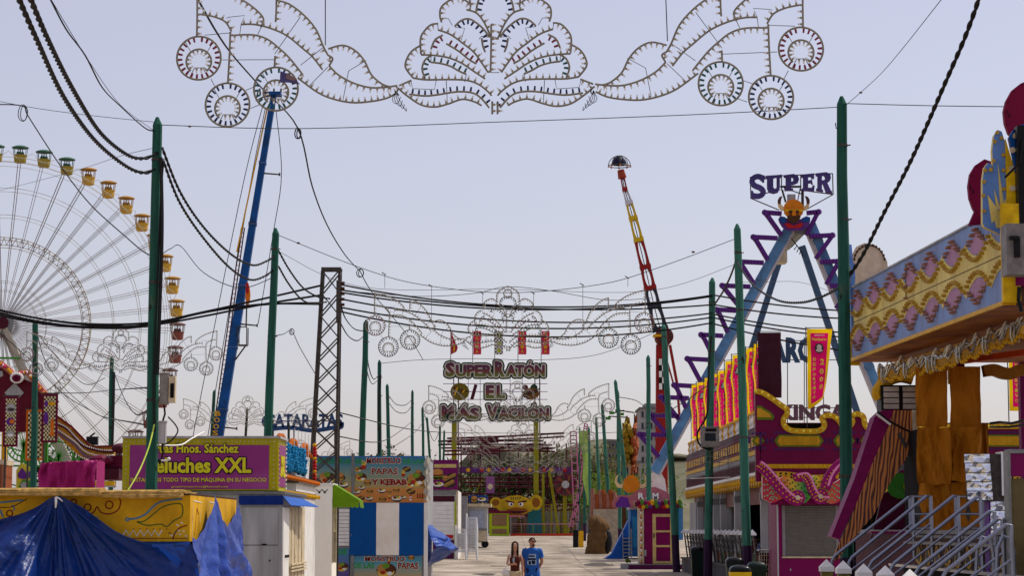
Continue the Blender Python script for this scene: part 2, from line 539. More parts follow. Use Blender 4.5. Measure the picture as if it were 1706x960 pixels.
# far buildings
M_conc2 = mat("grey render", C(172,168,166), 0.8, var=0.1, scale=.6, dirt=C(120,115,108))
M_conc3 = mat("dark grey render", C(120,118,118), 0.8, var=0.1, scale=.6)
M_tile = mat("ochre render", C(170,140,112), 0.8, var=0.15, scale=.6)
M_glass = mat("dark window glass", C(50,58,66), 0.15, 0.0, var=0.2)
def building(label, px0, px1, pyt, D, m, cols, rows, step=None):
    x0, x1 = X(px0, D), X(px1, D); zt = Z(pyt, D); zb = gz(D)-1
    r = root("apartment_building", label, "building", ((x0+x1)/2, D, zb))
    mb = MB(); mb.box(x0, x1, D, D+14, zb, zt, m)
    if step: mb.box(X(step[0], D), X(step[1], D), D+1.5, D+9, zt, Z(step[2], D), m)
    mb.build("wall", r)
    mb = MB(); mb.box(x0-.25, x1+.25, D-.3, D+14.3, zt, zt+.35, M_conc3); mb.build("roof", r)
    w = (x1-x0)/cols; h = (zt-zb)/rows
    first = None
    for i in range(cols):
        for j in range(max(0, rows-7), rows):
            mb = MB(); a = x0+w*(i+.28); c = zb+h*(j+.3)
            mb.box(a, a+w*.44, D-.08, D+.02, c, c+h*.48, M_glass)
            mb.box(a-.08, a+w*.44+.08, D-.16, D-.02, c-.12, c, M_conc3)
            mb.build("window", r)
building("pale grey apartment block far behind the viking ride", 1068, 1112, 682, 420, M_conc2, 6, 11, (1076, 1096, 672))
building("plain dark grey block behind the leaning teal poles", 1013, 1031, 736, 400, M_conc3, 3, 9)
building("low ochre building beyond the trees on the right of the avenue", 1000, 1066, 772, 340, M_tile, 8, 4)

# trees behind the coaster
M_leaf = mat("dark foliage", C(58,78,34), 0.8, var=0.5, scale=1.2, transl=0.25)
M_leaf2 = mat("fresh foliage", C(104,128,44), 0.8, var=0.4, scale=1.2, transl=0.3)
M_leaf3 = mat("dry olive foliage", C(112,112,72), 0.8, var=0.4, scale=1.2, transl=0.2)
M_bark = mat("bark", C(88,70,54), 0.9, var=0.3, scale=5, bump=.5)
def tree(x, y, h, w, m, label, seed):
    rnd = random.Random(seed); z0 = gz(y)
    r = root("broadleaf_tree", label, "tree", (x, y, z0), "trees behind the coaster and rides")
    mb = MB()
    mb.tube([(x,y,z0-.2),(x+.1,y,z0+h*.3),(x-.1,y,z0+h*.6)], [.28,.2,.1], M_bark, 7)
    cl = []
    for k in range(9):
        a = rnd.uniform(0, 2*pi); rr = w*rnd.uniform(.15,.42); zz = z0+h*rnd.uniform(.42,.88)
        e = (x+rr*cos(a), y+rr*sin(a), zz); cl.append((e, w*rnd.uniform(.16,.27)))
        mb.tube([(x,y,z0+h*.33),((x+e[0])/2,(y+e[1])/2,z0+h*.45),e], [.12,.08,.03], M_bark, 5)
    mb.build("trunk", r)
    mb = MB(); vs = []; fs = []
    for (c, s) in cl + [((x,y,z0+h*.7), w*.3)]:
        for k in range(200):
            d = Vector((rnd.gauss(0,1),rnd.gauss(0,1),rnd.gauss(0,.75))); d = d.normalized()*s*rnd.uniform(.55,1.08)
            p = Vector(c)+d; q = Vector((rnd.gauss(0,1),rnd.gauss(0,1),rnd.gauss(0,1))).normalized()
            t = q.cross(Vector((.3,.2,1))).normalized(); l = rnd.uniform(.14,.3)*h/7
            i = len(vs); vs += [p+q*l, p+t*l*.5, p-q*l, p-t*l*.5]; fs.append((i,i+1,i+2,i+3))
    mb.add(vs, fs, m)
    mb.build("crown", r)
TR = [(690,775,262,9,M_leaf3),(745,778,255,9,M_leaf),(800,770,268,10,M_leaf),(850,762,272,9,M_leaf3),(905,758,266,9,M_leaf),(950,752,262,9,M_leaf3),(990,790,255,8,M_leaf2),(1015,800,236,8,M_leaf2),(1040,792,262,9,M_leaf2),(612,748,240,8,M_leaf3),(120,740,300,9,M_leaf)]
nm = ["olive tree crown over the kebab stall roof","dark tree beside the purple food stall sign","dark tree behind the left column of the coaster","olive tree behind the middle of the coaster tracks","dark tree behind the coaster's yellow uprights","dry olive tree behind the pink lattice towers","fresh green tree left of the brown covered figure","fresh green tree behind the green poles on the right","fresh green tree under the dark grey block","dry tree top behind the green poles over the kebab stall","dark tree behind the ferris wheel legs"]
for i, (px, py, D, w, m) in enumerate(TR):
    tree(X(px, D), D, Z(py, D)-gz(D), w*1.2, m, nm[i], 100+i)

# ================================================================== WOODEN POLES
POLES = {}
def pole(label, px, py, D, pxb=None, pyb=None, r=0.105, m=None, band=True, key=None, group="green wooden poles along the avenue"):
    m = m or M_green
    top = P(px, py, D)
    if pxb is None: base = Vector((top.x, D, gz(D)))
    else:
        b = P(pxb, pyb, D); k = (top.z-gz(D))/(top.z-b.z)
        base = top + (b-top)*k
    rt = root("wooden_pole", label, "pole", base, group)
    ax = (top-base); H = ax.length
    f1 = 1.45/H
    rnd = random.Random(int(px*7+py))
    def at(t): return base+ax*t
    mb = MB()
    ts = [f1,.25,.4,.55,.7,.85,.985]
    pts = [at(t)+Vector((rnd.uniform(-.012,.012),rnd.uniform(-.01,.01),0)) for t in ts]
    rs = [r*(1.12-.28*t)*rnd.uniform(.96,1.04) for t in ts]
    mb.tube(pts+[at(1.0)], rs+[r*.25], m, 8)
    mb.build("shaft", rt)
    mb = MB()
    mb.tube([at(0)-Vector((0,0,.25)), at(f1)+Vector((0,0,.001))], [r*1.2, r*1.15], M_purple if band else m, 8)
    mb.build("painted_base", rt)
    for k in range(3):
        t = (rnd.uniform(.90,.955), rnd.uniform(.6,.85), rnd.uniform(.25,.5))[k]; p = at(t); w = r*(1.13-.28*t)
        mb = MB(); mb.tube([p, p+Vector((0,0,.05))], w*1.02, M_dsteel, 8); mb.cyl(p+Vector((w,0,.02)), p+Vector((w+.05,-.03,.03)), .014, M_dsteel, 5); mb.build("clamp_band", rt)
    if key: POLES[key] = (base, top)
    return rt
pole("tall near left green pole carrying two grey meter boxes", 262, 195, 43, 251, 815, .115, key='L1')
pole("second green pole on the left, in front of the blue ride mast", 459, 380, 59, 447, 720, .115, key='L2')
pole("third left green pole, rising beside the kebab stall", 610, 533, 85, 603, 757, .12, key='L3')
pole("fourth left green pole, dark cables down its side", 632, 600, 105, 632, 757, .11, key='L4')
pole("fifth left green pole, thin, just right of the cable draped one", 645, 640, 123, 648, 757, .11, key='L5')
pole("sixth left green pole above the right end of the kebab sign", 687, 650, 140, 687, 757, .10, key='L6')
pole("seventh left green pole with a bundle of wires at its head", 704, 678, 152, 705, 757, .10, key='L7')
pole("eighth left green pole leaning beside the wire bundle", 711, 695, 165, 716, 760, .10, key='L8')
pole("short far green pole above the purple food stall sign", 733, 709, 180, 733, 765, .10)
pole("short far green pole next to the coaster's left column", 740, 717, 190, 739, 765, .10)
pole("side street green pole in front of the checkered banners", 59, 535, 85, 56, 812, .13, key='S1')
pole("side street green pole with a small white meter box", 186, 594, 104, 184, 815, .12, key='S2')
pole("side street green pole directly left of the blue mast", 357, 650, 128, 353, 722, .11)
pole("thin side street pole left of the blue water ride lettering", 412, 680, 147, 409, 730, .10, m=M_dwood, band=False)
pole("thin dark pole behind the blue water ride lettering", 481, 704, 165, 481, 740, .10, m=M_dwood, band=False)
M_tpole = pole_mat("faded teal pole paint", C(66,126,106))
pole("tall near right green pole in front of the blue and yellow canopy", 1402, 160, 41, 1411, 890, .115, key='R1')
pole("second right green pole, leaning, at the corner of the maroon ride", 1228, 373, 58, 1246, 955, .115, key='R2', m=M_tpole)
pole("green utility pole holding the air-conditioner-like meter cabinet", 1187, 463, 71, 1179, 955, .125, key='R3', m=M_tpole)
pole("third right green pole in front of the red ride tower", 1105, 540, 87, 1121, 830, .125, key='R4', m=M_tpole)
pole("fourth right green pole behind the magenta ticket booth", 1080, 592, 103, 1081, 830, .115, key='R5', m=M_tpole)
pole("leaning teal pole beside the blue slide", 1025, 633, 119, 1051, 893, .115, key='R6', m=M_tpole)
pole("upright teal pole touching the leaning one by the blue slide", 1029, 650, 121, 1033, 893, .10, key='R7', m=M_tpole)
pole("green pole right of the brown covered figure", 1003, 673, 140, 1017, 880, .12, key='R8', m=M_tpole)
pole("green pole behind the brown covered figure", 993, 695, 158, 1000, 860, .11, key='R9', m=M_tpole)
pole("thin green pole left of the brown covered figure", 981, 712, 172, 984, 880, .11, key='R10', m=M_tpole)
pole("far dark green pole close to the pink lattice towers", 973, 720, 184, 974, 880, .11)
# small iron hook on the near right pole
mb = MB(); p = P(1398, 212, 41)
mb.tube([p+Vector((.06,0,0)), p+Vector((-.06,-.02,-.02)), p+Vector((-.07,-.02,.08))], .012, M_dsteel, 5)
tag(mb.build("hook", loc=p), "small rusty hook sticking out of the near right green pole", "hook")

# meter boxes on the poles
def meter(label, px0, px1, py0, py1, D, depth, m, glass=True):
    x0, x1, z0, z1 = X(px0,D), X(px1,D), Z(py1,D), Z(py0,D)
    r = root("meter_box", label, "meter box", ((x0+x1)/2, D, z0))
    mb = MB(); mb.box(x0, x1, D-depth, D, z0, z1, m); mb.box(x0-.02, x1+.02, D-depth-.02, D+.01, z1, z1+.02, m)
    mb.build("cabinet", r)
    mb = MB(); mb.box(x0+.02, x1-.02, D-depth-.012, D-depth+.001, z0+.03, z1-.03, m); mb.build("door", r)
    if glass:
        mb = MB(); w = x1-x0; h = z1-z0
        mb.box(x0+w*.2, x1-w*.2, D-depth-.02, D-depth-.013, z0+h*.3, z1-h*.3, M_glass); mb.build("window", r)
    mb = MB(); mb.tube([((x0+x1)/2, D-.08, z0), ((x0+x1)/2+.02, D-.08, z0-.18), ((x0+x1)/2-.05, D-.05, z0-.4)], .02, M_black, 6); mb.build("conduit", r)
    return r
M_mbox = mat("grey plastic cabinet", C(160,156,148), 0.5, var=0.08, scale=6, dirt=C(110,100,90))
r = meter("tall grey meter box strapped high on the near left green pole", 264, 278, 624, 675, 42.85, .16, M_mbox, False)
mb = MB(); mb.box(X(279,42.85), X(290,42.85), 42.7, 42.86, Z(672,42.85), Z(628,42.85), M_cream); mb.build("side_box", r)
mb = MB(); mb.box(X(282,42.85), X(288,42.85), 42.685, 42.699, Z(664,42.85), Z(640,42.85), M_dark); mb.build("window", r)
meter("lower light grey meter box on the near left green pole", 263, 275, 704, 740, 42.85, .14, M_lgrey, False)
meter("small white meter box on the side street pole", 186, 196, 775, 800, 103.8, .2, M_lgrey, False)
r = meter("grey metering cabinet with dark window on the green utility pole", 1168, 1198, 713, 746, 70.8, .35, M_mbox, True)
mb = MB(); D = 70.44
mb.box(X(1177,D), X(1195,D), D-.012, D-.001, Z(719.5,D), Z(714.5,D), M_blk)
mb.build("nameplate", r)
# wire basket bracket under it
mb = MB(); D = 70.7
for py in (752, 761, 771): mb.beam(P(1153,py,D), P(1213,py,D), .02, .02, M_steel)
for px in (1153,1168,1183,1198,1213): mb.beam(P(px,752,D), P(px,782,D), .02, .02, M_steel)
mb.beam(P(1150,798,D), P(1232,795,D), .025, .025, M_white)
tag(mb.build("bracket_frame", loc=P(1183,770,D)), "light metal rack fixed to the utility pole under the cabinet", "rack")
# yellow green rope from the near left pole
mb = MB(); mb.tube(spline([P(257,708,42.6), P(248,745,42.2), P(232,785,41.8), P(212,820,41.4)], 6), .014, mat("yellow green rope", C(200,220,90), .7), 5)
tag(mb.build("rope", loc=P(257,708,42.6)), "yellow green rope slanting from the near left pole to the reed roof", "rope")
mb = MB(); p = P(266,768,42.7)
mb.cyl(p, p+Vector((.16,-.03,.0)), .016, M_white); mb.ball(p+Vector((.18,-.03,.03)), .035,.035,.035, M_white); mb.ball(p, .04,.04,.04, M_blk)
tag(mb.build("lamp_socket", loc=p), "small white lamp fitting sticking out of the near left pole", "lamp fitting")

# ================================================================== LATTICE PYLON
def pylon():
    D = 68
    zt = Z(452, D); zb = gz(D)
    r = root("lattice_pylon", "rusty steel lattice pylon standing behind the beige booth with the green awning", "pylon", (X(545,D), D, zb))
    def corner(sx, sy, t):
        pxl = (534, 563); b = (518, 561)
        # t 0 top, 1 at py 790
        px = (pxl[0]*(1-t)+b[0]*t) if sx < 0 else (pxl[1]*(1-t)+b[1]*t)
        x = X(px, D); z = zt+(Z(790,D)-zt)*t
        w = .22+.12*t
        return Vector((x, D+sy*w, z))
    T = (zt-zb)/(zt-Z(790,D))
    for sx in (-1,1):
        for sy in (-1,1):
            mb = MB(); mb.beam(corner(sx,sy,0), corner(sx,sy,T), .072, .072, M_dsteel); mb.build("upright", r)
    n = 9
    for i in range(n+2):
        a = i/n; b = (i+1)/n
        if b > T: break
        for sy in (-1, 1):
            mb = MB(); s = sy*.05
            o = Vector((0,s,0))
            mb.beam(corner(-1,sy,a)+o, corner(1,sy,b)+o, .034, .034, M_dsteel); mb.build("brace", r)
            mb = MB(); o2 = Vector((0,s*1.9,0)); mb.beam(corner(1,sy,a)+o2, corner(-1,sy,b)+o2, .04, .04, M_dsteel); mb.build("brace", r)
    mb = MB()
    for sy in (-1,1): mb.beam(corner(-1,sy,0)+Vector((-.03,0,.05)), corner(1,sy,0)+Vector((.05,0,.05)), .1, .09, M_dsteel)
    for sx in (-1,1): mb.beam(corner(sx,-1,0)+Vector((0,0,-.06)), corner(sx,1,0)+Vector((0,0,-.06)), .07, .07, M_dsteel)
    mb.build("head_frame", r)
    mb = MB(); x0, x1 = X(559,D), X(566,D)
    mb.box(x0, x1, D-.5, D-.3, Z(540,D), Z(470,D), M_dsteel)
    for k in range(5): mb.cyl((x1, D-.4, Z(474+9*k,D)), (x1+.12, D-.4, Z(474+9*k,D)), .045, M_brown, 8)
    mb.build("insulator_rack", r)
pylon()

# ================================================================== CABLES
def cable(label, pts, r=.02, m=None, grp="overhead cables", n=6):
    mb = MB(); mb.tube(pts, r, m or M_black, n)
    return tag(mb.build("overhead_cable", smooth=True, loc=pts[0]), label, "cable", grp)
def twisted(label, pts3, r, pitch=.62, m=None, name="twisted_cable"):
    """two strands laid round each other"""
    c = spline(pts3, 14)
    L = [0]
    for a, b in zip(c, c[1:]): L.append(L[-1]+(b-a).length)
    # resample evenly
    step = .09; N = int(L[-1]/step); q = []; j = 0
    for i in range(N+1):
        s = i*step
        while j < len(L)-2 and L[j+1] < s: j += 1
        t = (s-L[j])/max(1e-6, L[j+1]-L[j]); q.append(c[j].lerp(c[j+1], min(t,1)))
    mb = MB()
    r *= .8
    for k in range(2):
        pts = []
        for i, p in enumerate(q):
            t = (q[min(i+1,N)]-q[max(i-1,0)]).normalized()
            s = t.cross(Vector((0,1,0.2))).normalized(); u = t.cross(s)
            a = 2*pi*(i*step/pitch + k/2)
            pts.append(p+(s*cos(a)+u*sin(a))*r*.5)
        mb.tube(pts, r*.66, m or M_black, 6)
    return tag(mb.build(name, smooth=True, loc=q[0]), label, "cable", "twisted supply cables strung between poles")

def PP(*l): return [P(*a) for a in l]
twisted("lower twisted cable sweeping from the upper left to the near left pole", PP((-50,-260,16),(-12,-120,20),(20,-30,24),(62,68,27),(108,165,31.5),(160,236,37),(210,277,41),(240,288,42.5),(262,280,42.8)), .043)
twisted("upper twisted cable sweeping from the upper left to the near left pole", PP((-30,-260,16),(8,-120,20),(40,-30,24),(78,62,27),(122,150,31.5),(168,222,37),(212,258,41),(240,264,42.5),(264,254,42.8)), .043)
twisted("upper twisted cable hanging from the near left pole to the second", PP((270,246,43),(300,320,45.5),(340,380,49),(385,424,53),(420,442,56.5),(445,435,58.5),(460,424,59)), .036)
twisted("lower twisted cable hanging from the near left pole to the second", PP((272,268,43),(298,335,45.5),(335,392,49),(380,444,53),(415,466,56.5),(440,461,58.5),(460,446,59)), .036)
twisted("upper twisted cable from the second left pole down to the pylon", PP((464,418,59),(482,450,61),(505,480,64),(530,495,66.5),(550,498,67.6)), .034)
twisted("lower twisted cable from the second left pole down to the pylon", PP((464,444,59),(480,472,61),(500,497,64),(520,507,66.5),(545,503,67.6)), .034)
twisted("thick twisted cable rising from the blue and yellow canopy to the upper right", PP((1690,-330,24),(1664,-160,27),(1638,-30,30),(1612,50,31.5),(1578,130,33),(1520,262,36),(1475,350,38.2),(1440,420,40),(1418,455,41),(1400,482,42.5)), .043)
twisted("twisted cable slung from the second right pole to the near right pole", PP((1226,434,58),(1255,475,54.5),(1295,500,50),(1335,504,46.5),(1370,494,43.5),(1400,478,41.3)), .033)
twisted("short twisted cable dropping from the second right pole to the utility pole", PP((1226,434,58.2),(1217,460,61.5),(1205,485,66),(1190,508,70.6)), .034)

# the power line between the side street, pylon and utility pole
ln = ["top black power line over the second light arch, pylon to utility pole","second black power line from the pylon, close under the top one","third black power line from the pylon, crossing the arch's centrepiece","fourth black power line from the pylon, under the centrepiece's lobes","fifth black power line from the pylon, over the red banners","lowest black power line from the pylon, brushing the red banners' tops"]
for i, (ya, ym, yb) in enumerate([(474,511,492),(483,514,508),(498,536,522),(512,547,529),(519,561,538),(487,516,494)]):
    a = P(566, ya, 67.7); b = P(1187, yb, 70.8); mid = P(850, ym, 69.2)
    s = ((a.z+b.z)/2-mid.z)
    cable(ln[i], sag(a, b, s, 26), .028, M_black)
ln = ["top power line running from the utility pole behind the near right pole","second power line running from the utility pole to the right","third power line running from the utility pole to the right","fourth power line running from the utility pole to the right","lowest power line running from the utility pole over the yellow banners"]
for i, (ya, yb, D2) in enumerate([(492,520,70),(508,532,70),(524,558,70),(530,566,70),(540,592,68)]):
    a = P(1190, ya, 70.8); b = P(1470, yb, D2)
    cable(ln[i], sag(a, b, .12, 14), .027, M_black)
ln = ["top strand of the thick black cable bundle left of the pylon","middle strand of the thick black cable bundle left of the pylon","lower strand of the thick black cable bundle left of the pylon","lowest strand of the thick black cable bundle left of the pylon"]
for i, pts in enumerate([[(-40,507),(60,530),(150,540),(250,538),(330,522),(430,500),(534,476)],[(-40,512),(60,535),(150,545),(250,542),(340,527),(440,507),(534,492)],[(-40,516),(60,538),(160,547),(250,543),(350,518),(450,507),(534,505)],[(-40,508),(70,532),(170,543),(250,541),(345,520),(440,507),(534,507)]]):
    cable(ln[i], spline([P(px,py,67.8) for px,py in pts], 6), .035, M_black)

# wires across the avenue
def wire(label, l, r=.006, m=None, n=4):
    pts = PP(*l)
    if len(pts) > 2: pts = spline(pts, 6)
    mb = MB(); mb.tube(pts, r, m or M_cable, n)
    return tag(mb.build("thin_wire", loc=pts[0]), label, "wire", "thin wires and span lines")
wire("span wire between the near left and near right poles under the big light arch", [(268,208,43),(500,214,42.7),(830,203,42.3),(1150,191,41.7),(1400,178,41)], .008)
wire("span wire from the near right pole out to the right edge", [(1403,172,41),(1560,176,40),(1740,178,39)], .008)
wire("thin wire from the near right pole up to the top edge", [(1408,176,41),(1460,130,38),(1500,85,35),(1575,-10,30)], .007)
wire("wire from the left edge to the near left pole's head", [(-20,165,47),(60,180,45.8),(150,192,44.5),(256,203,43)], .006)
wire("slack lead falling from the top left to the near left pole", [(80,-10,30),(110,48,32),(142,92,34),(170,145,37),(200,176,39.5),(240,212,42),(256,218,43)], .014, M_black)
wire("short lead dropping from the loop over the side street to the lattice pylon", [(456,560,59),(472,557,65),(486,552,70),(500,580,69),(528,628,68.2)], .012, M_black)
wire("taut thin wire beside the slack lead at the top left", [(80,-10,30),(142,92,34),(200,174,39.5),(256,217,43)], .006)
wire("dark lead hanging from a loop at the left edge across the ferris wheel", [(-20,174,60),(36,176,60),(48,195,60),(100,275,60),(150,340,60),(210,395,58),(240,420,50),(260,428,43.2)], .016, M_black)
wire("lead dropping from the big light arch past the blue mast to the second arch", [(325,-10,27),(375,75,31),(430,140,36),(496,213,42.7),(520,310,47),(545,375,51),(575,425,55),(600,452,59)], .016, M_black)
wire("suspension wire of the second light arch, second left pole to second right pole", [(464,392,59),(600,446,59),(700,474,59),(845,488,59),(1000,474,59),(1100,445,59),(1225,398,59)], .009)
wire("straight span wire across the top of the second light arch", [(466,420,59),(600,478,59.3),(840,482,59.3),(1080,485,59.3),(1226,440,59)], .006)
wire("sagging wire through the top of the second arch", [(600,487,59.4),(700,494,59.4),(790,489,59.4),(845,478,59.4),(920,485,59.4),(1010,500,59.4),(1085,497,59.4)], .008)
wire("suspension wire of the third light arch", [(632,606,87.5),(700,600,87.5),(800,598,87.5),(900,600,87.5),(1000,590,87.5),(1105,548,87)], .01)
wire("lead from the second arch down to the third", [(600,452,59),(622,490,62),(680,560,74),(705,600,84)], .014, M_black)
wire("lead between the second left pole and the side street", [(268,425,43.1),(285,414,52),(302,411,60),(340,455,62),(400,480,60),(456,462,59)], .012, M_black)
wire("faint wire behind the ferris wheel top to the near left pole", [(-20,322,80),(60,302,70),(140,280,60),(200,260,50),(258,246,43)], .006)
wire("wire from the pylon to the third left pole", [(566,536,68),(580,560,74),(595,568,82),(606,560,85)], .022, M_black)
wire("upper wire from the pylon dropping to the third left pole", [(568,508,68),(575,530,72),(590,548,80),(606,552,85)], .022, M_black)
wire("wire from third to fourth left pole", [(610,572,85),(614,610,92),(622,632,99),(631,625,105)], .024, M_black)
wire("lower wire from third to fourth left pole", [(609,590,85),(612,620,92),(620,640,99),(631,632,105)], .02, M_black)
wire("wire from fifth to sixth left pole", [(648,660,123),(660,674,130),(676,675,136),(687,665,140)], .024, M_black)
wire("lower wire from fifth to sixth left pole", [(648,672,123),(660,686,130),(676,688,136),(687,675,140)], .024, M_black)
wire("cable dropping from the seventh left pole towards the far poles", [(707,690,152),(716,722,165),(724,735,175),(733,716,180)], .026, M_black)
wire("long low wire from the pylon across to the purple stall", [(566,688,68.3),(700,718,110),(800,722,170),(1000,722,190),(1080,714,103)], .02, M_black)
wire("low wire from the kebab stall poles up to the far poles", [(566,728,68.3),(640,735,105),(690,700,140)], .02, M_black)
wire("low dark wire rising behind the kebab stall", [(636,757,105),(690,722,140),(707,700,152)], .02, M_black)
wire("wire from the leaning teal pole over to the maroon ride", [(1030,662,119),(1060,668,112),(1100,690,95),(1183,640,71)], .02, M_black)
wire("black cable looping down the utility pole to its cabinet", [(1185,560,70.7),(1180,640,70.6),(1178,690,70.6),(1162,722,70.6),(1166,742,70.6),(1182,750,70.6)], .03, M_black)
wire("black cable running down the near left pole", [(268,262,42.85),(270,380,42.85),(266,520,42.85),(262,625,42.85)], .035, M_black)
wire("second black cable down the near left pole to the meter boxes", [(272,270,42.86),(268,330,42.86),(262,480,42.86),(256,640,42.86),(258,720,42.86)], .02, M_black)
wire("dark cable wound down the fourth left pole", [(634,625,104.8),(631,680,104.8),(633,720,104.8),(631,757,104.8)], .05, M_black)
wire("dark cable down the small-box side street pole", [(190,620,103.8),(189,680,103.8),(186,780,103.8)], .06, M_black)
wire("black lead curling from the lower meter box over the purple sign", [(280,695,42.7),(292,708,42.7),(296,720,42.7),(285,735,42.7),(272,742,42.7)], .014, M_black)
wire("pale lead from the meter box along the top of the purple sign", [(262,742,42.8),(300,742,43.5),(318,732,45),(340,720,46.8)], .014, M_white)
for i, l in enumerate([[(62,555,85),(75,600,88),(110,650,94),(160,690,100),(240,708,43.3)],[(66,560,85),(90,590,90),(140,640,98),(175,630,103)],[(190,620,104),(205,660,90),(225,690,60),(250,680,43.3)],[(90,655,86),(140,655,95),(190,650,104),(250,646,43.3)],[(0,555,70),(50,600,75),(110,660,85),(180,700,103)]]):
    wire(["dark lead from the checkered banner pole down to the near left pole","drooping lead between the two side street poles","lead from the small-box pole to the near left pole","level dark wire crossing the side street poles","dark lead slanting down from the ferris wheel hub across the left street"][i], l, .018, M_black)
wire("wire falling from the red tower's foot to the bumper ride flags", [(1226,445,58),(1238,470,60),(1330,470,64),(1400,492,66)], .006)
wire("thin vertical hanger wire of the big arch over its left wing", [(542,-10,26),(542,75,26)], .006)
wire("thin vertical hanger wire of the big arch over its right wing", [(1109,-10,26),(1112,68,26)], .006)
for a, b in (((470,212),(470,394)),):
    wire("thin guy line down the right side of the blue mast", [(460,185,114.8),(469,290,114.8),(455,390,114.8),(430,540,114.8)], .02)
wire("left guy line of the blue mast", [(438,175,115),(400,330,115),(320,735,115)], .02)
wire("second guy line of the blue mast", [(442,180,115),(415,320,115),(345,735,115)], .02)

def clamp_beads(label, l):
    mb = MB()
    for px, py, d in l: mb.ball(P(px, py, d), .05*d/59, .03, .028*d/59, M_brown, 6, 4)
    return tag(mb.build("wire_clamp", loc=P(*l[0])), label, "wire clamp")
clamp_beads("rusty turnbuckle on the span wire right of the near left pole", [(316,210.5,42.9)])
clamp_beads("rusty clamp on the suspension wire right of the second left pole", [(497,405,59)])
clamp_beads("rusty clamp on the suspension wire left of the second right pole", [(1155,420,59)])
clamp_beads("small knot on the wire rising from the near right pole", [(1434,154,39.8)])
for lb, px, py, d, w, h in (("black wire loop at the left edge above the ferris wheel",38,188,59.8,8,14),("black wire loop under the blue mast's right side",496,222,42.6,5,9),("black wire loop above the left wing of the second arch",600,455,58.8,6,7),("wire loop over the side street arches",486,553,70,4,5)):
    mb = MB(); c = P(px,py,d); k = d/F
    mb.tube([c+Vector((w*k*cos(2*pi*i/18), .02*sin(i), h*k*sin(2*pi*i/18))) for i in range(18)], .012, M_black, 5, closed=True)
    mb.tube([c+Vector((w*.7*k*cos(2*pi*i/18)+.02, .03+.02*sin(i), h*.9*k*sin(2*pi*i/18))) for i in range(18)], .012, M_black, 5, closed=True)
    tag(mb.build("wire_loop", loc=c), lb, "wire loop")
# ================================================================== LIGHT ARCHES
FS = 26/F    # metres per traced unit
def fest_pt(p): return ((p[0]-824)*FS, (190-p[1])*FS)
BULBS = {'w': M_bulbw, 'b': M_bulbB, 'r': M_bulbR, 'g': M_bulbG}
def add_bulb(mb, p, d, m):
    """p on the tube, d unit direction in the arch's plane"""
    d = Vector((d[0], 0, d[1])); y = Vector((0,1,0)); s = d.cross(y)
    p = Vector((p[0], 0, p[1]))
    vs = []
    for t, w in ((0,.0125),(.034,.0105),(.0345,.0095),(.064,.0075)) if m is M_bulbw else ((0,.0115),(.014,.0115),(.0145,.0125),(.066,.0100)):
        for a, b in ((-1,-1),(1,-1),(1,1),(-1,1)): vs.append(p+d*t+s*a*w+y*b*w)
    q = lambda i: [(i*4+k, i*4+(k+1)%4, i*4+4+(k+1)%4, i*4+4+k) for k in range(4)]
    mb.add(vs, q(0), M_sock); mb.add(vs, q(1)+q(2)+[(12,13,14,15)], m)
def bulbs_along(mb, pts, side, m, gap=11*FS):
    L = 0; nxt = gap*.5
    for a, b in zip(pts, pts[1:]):
        v = Vector((b[0]-a[0], b[1]-a[1])); l = v.length
        if l < 1e-6: continue
        n = Vector((-v[1], v[0]))/l*side
        while nxt <= L+l:
            t = (nxt-L)/l
            add_bulb(mb, (a[0]+v[0]*t, a[1]+v[1]*t), n, m); nxt += gap
        L += l
# (colour, side of bulbs, points) traced on the left half
WING = [
 ('w',-1,[(317,54),(317,10),(316,-34)]), ('w',-1,[(371,134),(373,90),(374,46)]), ('w',-1,[(450,107),(451,88)]),
 ('w',-1,[(451,29),(452,8),(452,-9)]), ('w',-1,[(452,-9),(474,-2),(499,17),(520,42),(533,72),(541,87)]),
 ('w',-1,[(316,-34),(350,-27),(385,-14),(411,2),(430,22),(426,38)]),
 ('w',1,[(322,15),(345,19),(365,28),(376,45)]), ('w',1,[(392,33),(415,33),(443,40),(471,53),(499,76),(515,90),(532,112)]),
 ('w',-1,[(376,52),(411,51),(436,58),(457,74),(475,91),(499,121)]),
 ('w',1,[(490,126),(524,151),(552,163),(584,169),(615,167),(640,162),(658,153)]),
 ('w',-1,[(543,105),(559,121),(584,135),(612,143),(636,143),(659,140)]),
 ('w',-1,[(541,76),(566,70),(587,79),(603,97),(615,121),(633,137),(647,142)]),
 ('w',-1,[(541,87),(549,93),(543,105)]),
]
WSTRUT = [[(360,94),(449,94)],[(330,51),(376,47)],[(494,104),(533,73)],[(509,140),(541,107)],[(567,164),(576,114),(606,96)],[(493,20),(450,84)],[(426,38),(420,52)],[(367,22),(371,20),(398,17),(392,33),(390,50)],[(342,127),(350,142)],[(401,147),(418,140)],[(410,178),(425,172)]]
